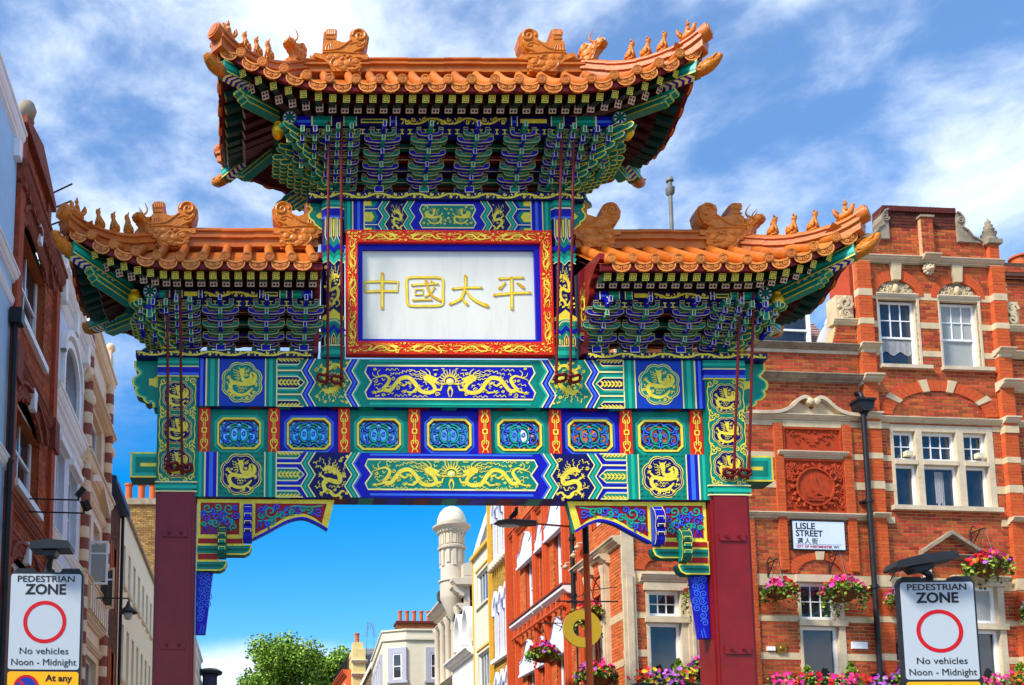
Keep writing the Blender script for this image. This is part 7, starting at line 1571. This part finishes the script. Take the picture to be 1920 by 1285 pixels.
# ---- ivory
b6 = left('ivory_building', 'long ivory rendered building with two rows of tall narrow windows', 15.3); body(b6, 0, 21.0, 11.0, 7, IVO, c=-.26)
ih = []
for k in range(15):
    u = .75 + 1.33 * k
    for (z0, z1) in ((8.75, 10.05), (5.9, 7.6), (3.2, 4.8)): ih.append((u, u + .62, z0, z1))
mb = MB(); plain_wall(mb, 0, 21.0, 3, 11.0, ih, 0, .25); mb.build('front_wall', IVO, b6)
for h in ih: window(b6, *h, 1, 1, -.16, fw=.05, sash=(h[2] + h[3]) / 2); MB().pbox(F0, h[0] - .06, h[1] + .06, h[2] - .09, h[2], 0, .10).build('window_sill', FAI, b6)
MB().pbox(F0, -.05, 21.0, 11.0, 11.1, -.4, .10).build('coping', DSTONE, b6); MB().tube([(-.02, -.08, 11), (-.02, -.08, 3)], .05, 6).build('downpipe', IRON, b6)
# ---- tall brick stack above the ivory roof
cs = thing('chimney_stack', 'tall stock brick chimney wall with four pots behind the ivory building', 'chimney', (-8.5, 26, 0))
brick_wall(cs, [(0, 2.3, 10.5, 14.5)], (), 0, SBR, MORTD, seed=75); MB().box(0, 2.3, .01, 3.0, 8, 14.5).build('stack_core', MORTD, cs); MB().box(-.08, 2.1, -.1, 1.2, 14.5, 14.75).build('chimney_cap', DSTONE, cs); pots(cs, (.15, .68, 1.2, 1.66), .4, 14.75, .75, .18, POT); MB().tube([(2.4, -.2, 14.2), (2.1, -.2, 12.5)], .08, 6).build('flue_pipe', MBLUE, cs)
# ---- far pale building past the left pillar
b7 = left('far_white_building', 'sliver of a far white building right beside the left pillar', 40.0); MB().box(0, 22, -.0, 6, 3, 14).build('wall', WST, b7)
for k in range(12): cornice(b7, 0, 22, 4 + .9 * k, 4.2 + .9 * k, .25, WST)
t7 = thing('round_turret', 'dark round turret with wide conical eaves low beside the left pillar', 'turret', (-5.85, 60, 0)); MB().lathe([(.55, 3), (.55, 12.6), (.7, 12.7)], 18).build('drum', mat('slate_blue_wall', srgb(52, 52, 78), .6), t7, smooth=40); MB().lathe([(.9, 12.75), (.95, 12.95), (.6, 13.15), (.25, 13.2), (.02, 13.26)], 18).build('cone_roof', IRON, t7, smooth=40)

CPF = 1.0
# ================================================================== STREET FURNITURE, FLOWERS, TREES, GROUND
LEAF = [mat('leaf_green', (0.08, 0.17, 0.025), .55, .3, 6, island=.5), mat('leaf_light', (0.24, 0.36, 0.04), .55, .3, 6, island=.4), mat('leaf_dark', (0.022, 0.06, 0.018), .55, .3, 6, island=.4)]
PETAL = {'pink': mat('petal_pink', srgb(226, 50, 130), .5, .2, 20, island=.3), 'magenta': mat('petal_magenta', srgb(196, 30, 150), .5, .2, 20, island=.3), 'red': mat('petal_red', srgb(214, 22, 26), .5, .2, 20, island=.3),
         'violet': mat('petal_violet', srgb(176, 92, 196), .5, .2, 20, island=.3), 'white': mat('petal_white', srgb(236, 226, 220), .5, .1, 20), 'yellow': mat('petal_yellow', srgb(244, 196, 40), .5, .2, 20), 'orange': mat('petal_orange', srgb(238, 96, 30), .5, .2, 20)}
COIR = mat('coir_liner', srgb(112, 70, 36), .95, .4, 18, bump=.8, bs=60)
def leafquad(mb, p, s, rnd, mi, droop=0.0):
    d = Vector((rnd.gauss(0, 1), rnd.gauss(0, 1), rnd.gauss(0, .6) - droop)).normalized(); n = Vector((rnd.gauss(0, 1), rnd.gauss(0, 1), rnd.gauss(0, 1))); q = d.cross(n).normalized() * s * .42; a = Vector(p)
    mb.add([a, a + d * s * .5 + q, a + d * s, a + d * s * .5 - q], [(0, 1, 2, 3)], mi)
def flower(mb, p, s, rnd, mi, out):
    n = (Vector(out) + Vector((rnd.gauss(0, .4), rnd.gauss(0, .4), rnd.gauss(0, .4)))).normalized(); a = n.orthogonal().normalized(); b = n.cross(a); c = Vector(p)
    for k in range(5):
        t = 2 * PI * k / 5; e = a * math.cos(t) + b * math.sin(t); f = a * math.cos(t + .62) + b * math.sin(t + .62); g = a * math.cos(t - .62) + b * math.sin(t - .62)
        mb.add([c, c + g * s * .86 + n * s * .14, c + e * s + n * s * .2, c + f * s * .86 + n * s * .14], [(0, 1, 2, 3)], mi)
def basket(label, x, y, z, r, cols, seed, trail=.5, group='hanging flower baskets', light=.5, up=.25, bracket=None):
    rnd = random.Random(seed); t = thing('hanging_basket', label, 'flower basket', (x, y, z), 0, group)
    MB().lathe([(.02, -r * .62), (r * .4, -r * .54), (r * .66, -r * .34), (r * .78, -.02), (r * .7, 0)], 14).build('bowl', COIR, t, smooth=40)
    fo = MB()
    for k in range(640):
        a = rnd.uniform(0, 2 * PI); q = math.sqrt(rnd.random()); h = rnd.random()
        if k % 3: p = (r * .95 * q * math.cos(a), r * .95 * q * math.sin(a), r * (.1 + .42 * h * (1 - q * q * .6)))
        else: p = (r * rnd.uniform(.8, 1.12) * math.cos(a), r * rnd.uniform(.8, 1.12) * math.sin(a), r * (.1 - trail * 1.6 * h * rnd.random() * (1 + .5 * math.sin(a * 3 + seed))))
        leafquad(fo, p, r * rnd.uniform(.15, .27), rnd, (1 if rnd.random() < light else (0 if rnd.random() < .6 else 2)), .5)
    for k in range(7):
        a = rnd.uniform(0, 2 * PI); L_ = r * trail * rnd.uniform(.9, 2.0)
        for j in range(12): leafquad(fo, (r * 1.0 * math.cos(a) + rnd.gauss(0, .03), r * 1.0 * math.sin(a) + rnd.gauss(0, .03), -L_ * j / 12), r * .15, rnd, rnd.randrange(3), 1)
    fo.build('foliage', LEAF, t, kind='stuff', fix=False)
    fl = MB(); mats = [PETAL[c] for c in cols]
    for k in range(150):
        a = rnd.uniform(0, 2 * PI); q = math.sqrt(rnd.random()); p = Vector((r * 1.08 * q * math.cos(a), r * 1.08 * q * math.sin(a), r * (.22 + .5 * (1 - q * q)) * rnd.uniform(.5, 1.2) + (0 if q < .8 else -r * .25 * rnd.random())))
        flower(fl, p, r * rnd.uniform(.085, .15), rnd, min(len(mats) - 1, int(len(mats) * (.5 + .5 * math.sin(a * 1.5 + k * .02 + seed)) )), (p.x, p.y, p.z * .5 + .1))
    fl.build('flowers', mats, t, kind='stuff', fix=False)
    ch = MB(); top = (0, 0, r * 2.0)
    for k in range(3): a = 2 * PI * k / 3 + .4; ch.tube([(r * .72 * math.cos(a), r * .72 * math.sin(a), 0), top], .006, 4)
    ch.build('chain', IRON, t)
    if bracket:
        bx_, by_ = bracket; b = MB(); b.tube([(0, 0, r * 2.0), (0, 0, r * 2.1), (bx_, by_, r * 2.1)], .014, 5); b.tube([(bx_, by_, r * 2.25), (bx_, by_, r * 1.2)], .016, 5); b.tube([(bx_, by_, r * 1.25), (bx_ * .35, by_ * .35, r * 2.08)], .012, 5); b.tube(cat([(bx_, by_, r * 2.2), (bx_ * .8, by_ * .8, r * 2.45), (bx_ * .6, by_ * .6, r * 2.25)], 4), .010, 5); b.build('bracket', IRON, t)
    return t
RBX = lambda u, off, z: (5.2 + u * math.cos(R(3.6)) + off * math.sin(R(3.6)), 7.8193 + u * math.sin(R(3.6)) - off * math.cos(R(3.6)), z)
bk = lambda lab, u, z, r, cols, seed, off=.45, **k: basket(lab, *RBX(u, off, z), r, cols, seed, bracket=(0, off - .02), **k)
bk('flower basket of red and violet blooms just right of the right pillar', 3.18, 6.64, .33, ('red', 'violet', 'pink'), 1, trail=.5, light=.7)
bk('flower basket of magenta blooms hanging before the window below the street nameplate', 4.55, 6.66, .40, ('pink', 'magenta', 'pink', 'red'), 2, trail=.75, light=.6)
bk('small flower basket of pink blooms half hidden by the right sign on its left', 5.82, 6.55, .28, ('violet', 'pink'), 3, trail=.6, light=.8)
bk('flower basket of red, pink and violet blooms above the small brick pediment', 7.78, 7.28, .40, ('red', 'orange', 'violet', 'magenta'), 4, trail=.6, light=.6)
bk('flower basket of red and white blooms at the right picture edge', 8.92, 6.40, .36, ('red', 'white', 'pink'), 5, trail=.5, light=.5)
bk('low flower basket of violet blooms beside the lower left edge of the right sign', 5.95, 4.85, .36, ('violet', 'magenta'), 6, trail=.5, light=.4)
bk('flower basket of pink blooms tucked behind the blue wedge left of the right pillar', 1.50, 6.55, .33, ('pink', 'red'), 7, trail=.9, light=.85)
bk('flower basket of red and violet blooms low beside the right pillar on its left', 1.62, 4.98, .40, ('red', 'pink', 'violet'), 8, trail=.3, light=.2)
basket('large flower basket of red and pink blooms right of the lamp post', 4.85, 8.9, 6.38, .40, ('red', 'pink', 'orange'), 9, trail=.8, light=.4, bracket=(.33, 0))
basket('flower basket of red and violet blooms beneath the gold ring', 4.30, 10.6, 5.78, .36, ('red', 'violet', 'magenta'), 10, trail=.4, light=.7, bracket=(.85, 0))
basket('flower basket of violet and red blooms low between lamp post and corner window', 4.90, 8.6, 4.95, .45, ('violet', 'red', 'pink'), 11, trail=.2, light=.6, bracket=(.28, 0))
def planter(label, u0, u1, z, cols, seed, off=.3, conifers=()):
    rnd = random.Random(seed); x, y, zz = RBX((u0 + u1) / 2, off, z); t = thing('window_box', label, 'planter', (x, y, zz), R(3.6), 'flower boxes along the brick front'); L_ = (u1 - u0) / 2
    MB().box(-L_, L_, -.14, .14, -.3, 0).build('trough', IRON, t); fo, fl = MB(), MB(); mats = [PETAL[c] for c in cols]; n = int(560 * L_)
    for k in range(n):
        p = (rnd.uniform(-L_, L_), rnd.gauss(0, .13), rnd.uniform(-.15, .22)); leafquad(fo, p, rnd.uniform(.05, .10), rnd, rnd.randrange(3), .2)
        if k % 3 == 0 and math.sin(k * .013 + seed) > -.55: p = Vector((rnd.uniform(-L_, L_), rnd.gauss(-.05, .14), rnd.uniform(-.05, .30))); flower(fl, p, rnd.uniform(.035, .06), rnd, min(len(mats) - 1, int(len(mats) * (.5 + .5 * math.sin(p.x * 5 + seed + rnd.gauss(0, .5))))), (0, -1, .4))
    fo.build('foliage', LEAF, t, kind='stuff', fix=False); fl.build('flowers', mats, t, kind='stuff', fix=False)
    for (cx_, h) in conifers:
        c = MB()
        for k in range(420): hh = rnd.random(); a = rnd.uniform(0, 2 * PI); rr = .17 * (1 - hh) ** .7 * rnd.uniform(.6, 1); leafquad(c, (cx_ + rr * math.cos(a), rr * math.sin(a), h * hh), .07, rnd, 1 if rnd.random() < .8 else 0, -.9)
        c.build('dwarf_conifer', LEAF, t, kind='stuff', fix=False)
planter('flower box of crimson blooms with two dwarf conifers under the nameplate window', 2.95, 5.0, 4.62, ('pink', 'red', 'magenta', 'red'), 21, conifers=((-.2, .42), (.75, .52)))
planter('flower box of violet blooms between drainpipe and right sign', 5.05, 6.3, 4.58, ('violet', 'magenta', 'violet'), 22)
planter('flower box of red blooms with one dwarf conifer right of the right sign', 7.6, 9.1, 4.70, ('red', 'orange', 'pink'), 23, conifers=((.1, .50),))
planter('flower box of violet and yellow blooms with a dwarf conifer left of the right pillar', .05, 1.6, 4.62, ('violet', 'magenta', 'yellow', 'red'), 24, conifers=((.18, .52),))
# ---- pedestrian zone signs
SGREY = mat('sign_face_grey_white', srgb(176, 184, 190), .35, .02, 2, coat=.1); SRED = mat('sign_ring_red', srgb(190, 16, 28), .4, .03, 2); SBLK = mat('sign_frame_black', (.02, .022, .025), .35, .2, 5); SYEL = mat('sign_yellow', srgb(246, 170, 18), .4, .03, 3); SBLU = mat('roundel_blue', srgb(30, 50, 150), .4, .03, 3)
def zone_sign(label, x, y, z0, w_, h, rz_, roll, low, lamp):
    t = thing('pedestrian_sign', label, 'sign', (x, y, 0), rz_); zt = z0 + h
    def rr(a, b, c_, d, k=.03): return cat([(a + k, b), (c_ - k, b)], 1)[:2] + [(c_ - k * .3, b + k * .3), (c_, b + k), (c_, d - k), (c_ - k * .3, d - k * .3), (c_ - k, d), (a + k, d), (a + k * .3, d - k * .3), (a, d - k), (a, b + k), (a + k * .3, b + k * .3)]
    MB().prism(rr(-w_ / 2, z0 - (.34), w_ / 2, zt), F0, -.05, 0).build('sign_box', SBLK, t)
    MB().prism(rr(-w_ / 2 + .016, z0, w_ / 2 - .016, zt - .016, .02), F0, 0, .004).build('sign_face', SGREY, t)
    MB().prism(rr(-w_ / 2 + .016, z0 - .32, w_ / 2 - .016, z0 - .018, .02), F0, 0, .004).build('lower_plate', SYEL, t)
    cz = z0 + h * .485; n = 48; MB().ring([(.178 * math.cos(2 * PI * k / n), cz + .178 * math.sin(2 * PI * k / n)) for k in range(n)], [(.146 * math.cos(2 * PI * k / n), cz + .146 * math.sin(2 * PI * k / n)) for k in range(n)], F0, .004, .006, 0).build('red_ring', SRED, t)
    for (tx_, zz, hh, ww, off) in (('PEDESTRIAN', zt - .082, .072, .46, .0008), ('ZONE', zt - .185, .118, .33, .0032), ('No vehicles', z0 + .128, .078, .39, 0), ('Noon - Midnight', z0 + .035, .078, .52, 0)):
        put_text(tx_, t, FR, (0, -.0062, zz), hh, TXT, 'CENTER', ww * w_ / .6, off)
    if low:
        put_text('At any', t, FR, (.13, -.0062, z0 - .095), .075, TXT, 'CENTER', .22, .002); put_text('time', t, FR, (.13, -.0062, z0 - .19), .075, TXT, 'CENTER', .15, .002)
        MB().lathe([(.10, 0), (.10, -.002)], 28, 0, (-.135, -.004, z0 - .15), 'Y').build('roundel', SBLU, t); n = 32
        MB().ring([(-.135 + .105 * math.cos(2 * PI * k / n), z0 - .15 + .105 * math.sin(2 * PI * k / n)) for k in range(n)], [(-.135 + .085 * math.cos(2 * PI * k / n), z0 - .15 + .085 * math.sin(2 * PI * k / n)) for k in range(n)], F0, .006, .008).build('roundel_ring', SRED, t); MB().rib([(-.2, z0 - .085), (-.07, z0 - .215)], .02, F0, .0065).build('roundel_bar', SRED, t)
    MB().tube([(0, .12, 0), (0, .12, zt + .05)], .045, 12).build('post', SBLK, t, smooth=40); MB().box(-.06, .06, .0, .12, z0 + .1, z0 + .2).build('post_clamp', SBLK, t)
    # sign light on its bracket over the top edge
    lx, lz, ang = lamp; L_ = MB(); pr = [(-.30, .0), (-.26, .045), (.0, .065), (.30, .05), (.33, .02), (.32, -.01), (-.28, -.015)]
    L_.prism(pr, F0, -.06, .14); L_.prism([(-.12, -.02), (.12, -.02), (.08, -.06), (-.08, -.06)], F0, -.03, .1); o = L_.build('sign_light', SBLK, t); o.location = (lx, -.05, lz); o.rotation_euler = (0, ang, 0); o.scale = (lamp_s, 1, 1)
    MB().tube(cat([(0, .1, zt - .02), (0, .08, zt + .06), (lx * .5, .02, (zt + lz) / 2 + .03), (lx, -.03, lz)], 4), .026, 8).build('light_arm', SBLK, t, smooth=40)
    for dx in (-.18, .2): MB().prism([(dx - .09, zt), (dx + .09, zt), (dx + .07, zt + .035), (dx - .07, zt + .035)], F0, -.08, -.01).build('top_clamp', SBLK, t)
    return t
lamp_s = .54
zone_sign('PEDESTRIAN ZONE sign at the left edge with a yellow plate and dark lamp on top', -4.372, -5.0, 2.85, .615, .815, 0, 0, True, (.045, 3.83, 0))
lamp_s = .78
zone_sign('PEDESTRIAN ZONE sign at the right in front of the red brick building', 2.915, -5.0, 2.835, .59, .82, R(-5), 0, True, (-.17, 3.765, R(-9)))
# ---- street lamp with a pigeon on it
LORG = mat('orange_lamp_paint', srgb(206, 86, 24), .45, .15, 3, dirt=.2, dcol=srgb(90, 40, 20)); LGREY = mat('lamp_head_grey', srgb(96, 88, 86), .5, .15, 5); LGL = mat('lamp_diffuser', srgb(196, 200, 196), .25, .1, 4)
sl_ = thing('street_lamp', 'street lamp with an orange post and long grey lantern reaching left', 'street lamp', (2.47, 2, 0))
MB().tube([(0, 0, 0), (0, 0, 5.84)], [.062, .046], 14).build('post', LORG, sl_, smooth=40); MB().tube([(0, 0, 5.82), (0, 0, 6.75)], .048, 14).build('post_sleeve', SBLK, sl_, smooth=40)
MB().tube([(0, 0, 6.24), (-.80, 0, 6.305)], .016, 8).build('arm', LORG, sl_, smooth=40)
hd_ = MB(); hd_.tube([(-.76, 0, 6.31), (-.84, 0, 6.312), (-.98, 0, 6.315), (-1.2, 0, 6.32), (-1.34, 0, 6.31), (-1.42, 0, 6.29)], [.055, .062, .066, .07, .05, .008], 14, flat=.85); hd_.build('lantern', LGREY, sl_, smooth=50); MB().ball((-1.18, 0, 6.268), (.18, .055, .032)).build('lamp_glass', LGL, sl_, smooth=True)
pg = MB(); pg.tube(cat([(.11, 0, -.015), (.05, 0, .02), (-.02, 0, .055), (-.055, 0, .095), (-.065, 0, .125), (-.085, 0, .128), (-.10, 0, .122)], 3), [.008, .028, .046, .03, .021, .02, .004], 10)
for s in (-1, 1): pg.tube([(.0, s * .012, .02), (.0, s * .014, -.02)], .005, 5); pg.ball((.02, s * .036, .04), (.055, .012, .026))
p = pg.build('pigeon', mat('pigeon_grey', srgb(50, 50, 58), .6, .3, 20), None, smooth=True); p.location = (2.47 - 1.08, 2, 6.405); p.rotation_euler = (0, R(20), PI); tag(p, 'dark pigeon perched on the grey street lantern', 'pigeon')
# ---- gold ring sign on a bracket
RG = mat('gold_disc', srgb(206, 164, 40), .38, .08, 3, metal=.35)
rg = thing('ring_sign', 'flat gold ring-shaped shop sign hanging behind the orange lamp post', 'sign', (4.05, 7.0, 5.67))
n = 48; MB().ring([(.39 * math.cos(2 * PI * k / n), .39 * math.sin(2 * PI * k / n)) for k in range(n)], [(.19 * math.cos(2 * PI * k / n), .19 * math.sin(2 * PI * k / n)) for k in range(n)], F0, -.03, .03).build('ring', RG, rg)
mb = MB(); mb.tube([(-.5, 0, .57), (.75, 0, .57)], .016, 6); mb.tube([(-.25, 0, .57), (.2, .0, .80), (.75, 0, .88)], .010, 5); mb.tube([(-.14, 0, .56), (-.14, 0, .36)], .008, 4); mb.tube([(.14, 0, .56), (.14, 0, .36)], .008, 4); mb.tube([(-.3, 0, .54), (.2, 0, .54)], .012, 5); mb.build('bracket', IRON, rg)
# ---- lamps on the left fronts
gl = thing('wall_lantern', 'black gooseneck wall lantern with clear glass bowl before the ivory building', 'lamp', (-5.62, 10, 6.6))
MB().tube(cat([(-.98, .0, .32), (-.1, .0, .32), (.0, 0, .30), (.01, 0, .22)], 4), .018, 6).build('arm', IRON, gl, smooth=40); MB().lathe([(.03, .24), (.05, .16), (.09, .10), (.20, .02), (.235, -.03), (.22, -.035), (.02, .05)], 18).build('shade', IRON, gl, smooth=40); MB().lathe([(.10, -.03), (.115, -.08), (.09, -.16), (.04, -.2), (.01, -.205)], 16).build('glass_bowl', LGL, gl, smooth=True)
for i, (y, z, lab) in enumerate(((3.4, 7.10, 'upper of the two black floodlights on long arms over the left front'), (3.4, 6.87, 'lower of the two black floodlights on long arms over the left front'))):
    f = thing('floodlight', lab, 'floodlight', (XL, y, z)); d = .93 + .1 * i
    MB().tube([(0, 0, .02), (d, 0, 0)], .014, 6).build('arm', IRON, f); mb = MB(); mb.box(-.05, .05, -.07, .07, -.09, .09); o = mb.build('lamp_head', SBLK, f); o.location = (d + .03, 0, .14); o.rotation_euler = (.3, .6 - 1.2 * i, .5); mb = MB(); mb.box(.051, .056, -.055, .055, -.075, .075); mb.build('lamp_glass', LGL, o if 0 else f).matrix_local = Matrix.Translation((d + .03, 0, .14)) @ Matrix.Rotation(.5, 4, 'Z') @ Matrix.Rotation(.6 - 1.2 * i, 4, 'Y') @ Matrix.Rotation(.3, 4, 'X')
    MB().tube([(d, -.05, 0), (d, -.05, .14), (d, .05, .14), (d, .05, 0)], .010, 5).build('yoke', IRON, f)
# ---- flue and aerials over the roofs behind the gate
fp_ = thing('flue_pipe', 'tall grey metal flue pipe with cowl rising behind the right roof', 'flue', (9.32, 14, 12.5)); FM = mat('dull_metal', srgb(116, 112, 104), .5, .25, 4)
MB().tube([(0, 0, 0), (0, 0, 7.4)], .055, 10).build('pipe', FM, fp_, smooth=40); MB().lathe([(.055, 7.38), (.12, 7.46), (.13, 7.62), (.06, 7.68), (.06, 7.8), (.11, 7.84), (.09, 7.93), (.03, 7.96)], 12).build('cowl', FM, fp_, smooth=40); MB().lathe([(.06, 6.0), (.075, 6.03), (.06, 6.06)], 10).build('pipe_joint', FM, fp_)
def aerial(label, x, y, z, h, tilt):
    t = thing('tv_aerial', label, 'aerial', (x, y, z)); MB().tube([(0, 0, -2), (tilt * .3, 0, h)], .014, 5).build('mast', FM, t); mb = MB()
    mb.tube([(tilt * .05, 0, h * .35), (tilt * .55, .0, h)], .012, 4)
    for k in range(9): a = tilt * (.05 + .5 * k / 8); zz = h * (.35 + .65 * k / 8); mb.tube([(a - .16, 0, zz + .02), (a + .16, 0, zz - .02)], .007, 4)
    mb.build('boom', FM, t)
aerial('small comb aerial between the chiwen ornament and flue pipe over the right roof', 8.15, 13, 17.4, .75, .6); aerial('small comb aerial half hidden by the right roof ornament', 9.95, 13, 17.4, .75, .1)
aerial('cluster aerial on the distant pale yellow house roof', 4.1, 46, 12.6, 1.3, .5); aerial('cluster aerial over the distant slate roof, right of the yellow house', 4.7, 46, 12.6, 1.2, -.4)
# ---- trees at the end of the street
BARK = mat('bark', srgb(84, 68, 52), .9, .3, 6, bump=.6, bs=30); TLEAF = [mat('tree_leaf', (0.16, 0.31, 0.025), .6, .3, 3, island=.45), mat('tree_leaf_light', (0.32, 0.48, 0.05), .6, .3, 3, island=.4), mat('tree_leaf_dark', (0.05, 0.12, 0.015), .6, .3, 3, island=.4)]
def tree(label, x, y, h, r, seed, n=9000):
    rnd = random.Random(seed); t = thing('plane_tree', label, 'tree', (x, y, 0), 0, 'trees at the end of the street'); tk = MB(); tk.tube(cat([(0, 0, 0), (.1, 0, h * .3), (-.1, .1, h * .55), (0, 0, h * .8)], 4), [.34, .26, .16, .05], 10); cl = []
    for k in range(60):
        a = rnd.uniform(0, 2 * PI); q = rnd.random() ** .45; e = rnd.uniform(-1, 1); c = Vector((r * .78 * q * math.cos(a) * math.sqrt(1 - e * e * .6), r * .78 * q * math.sin(a) * math.sqrt(1 - e * e * .6), h * .66 + e * h * .24)); cl.append((c, rnd.uniform(.2, .36) * r))
        if k < 10: tk.tube(cat([(0, 0, h * rnd.uniform(.35, .55)), tuple(c * .5 + Vector((0, 0, h * .25))), tuple(c)], 3), [.14, .08, .03], 6)
    tk.build('trunk', BARK, t, smooth=50); cr = MB()
    for k in range(n):
        c, rr = cl[rnd.randrange(len(cl))]; d = Vector((rnd.gauss(0, 1), rnd.gauss(0, 1), rnd.gauss(0, 1))).normalized(); p = c + d * rr * rnd.random() ** .45; leafquad(cr, p, rnd.uniform(.15, .27), rnd, 1 if rnd.random() < .38 else (0 if rnd.random() < .7 else 2), .3)
    cr.build('crown', TLEAF, t, kind='stuff', fix=False)
tree('big leafy green tree, the left and larger of two at the street end', -.45, 62, 17.2, 4.1, 3, 34000); tree('smaller leafy tree right behind the brick terrace at the street end', 4.1, 66, 17.2, 3.0, 8, 18000); tree('leafy tree low behind the larger tree, leftmost at the street end', -2.3, 70, 15.4, 2.6, 5, 12000)
# ---- ground
SETT = mat('granite_setts', srgb(134, 129, 121), .85, .2, 5, bump=.3, bs=30); ASPH = mat('asphalt', (0.05, 0.05, 0.052), .9, .3, 8, bump=.4, bs=80); PAVE = mat('paving_stone', srgb(140, 135, 126), .85, .2, 3, bump=.2, bs=40, island=.15)
g = MB().add([(-1500, -1500, -.1), (1500, -1500, -.1), (1500, 1500, -.1), (-1500, 1500, -.1)], [(0, 1, 2, 3)]).build('ground', ASPH, None, kind='structure')
MB().box(-4.6, 3.2, -60, 90, -.1, -.02).build('road', SETT, None, kind='structure')
MB().box(XL, -4.6, -60, 90, -.1, .0).build('pavement', PAVE, None, kind='structure'); MB().box(3.2, 5.2, -60, 7.6, -.1, .0).build('pavement', PAVE, None, kind='structure'); MB().box(5.2, 30, -60, 7.6, -.1, -.004).build('pavement', PAVE, None, kind='structure'); MB().box(3.2, 5.18, 7.604, 90, -.1, .0).build('pavement', PAVE, None, kind='structure')
for x in (-4.6, 3.2):
    MB().box(x - .06, x + .06, -60, 90, -.1, .02).build('kerb', STONE, None, kind='structure')
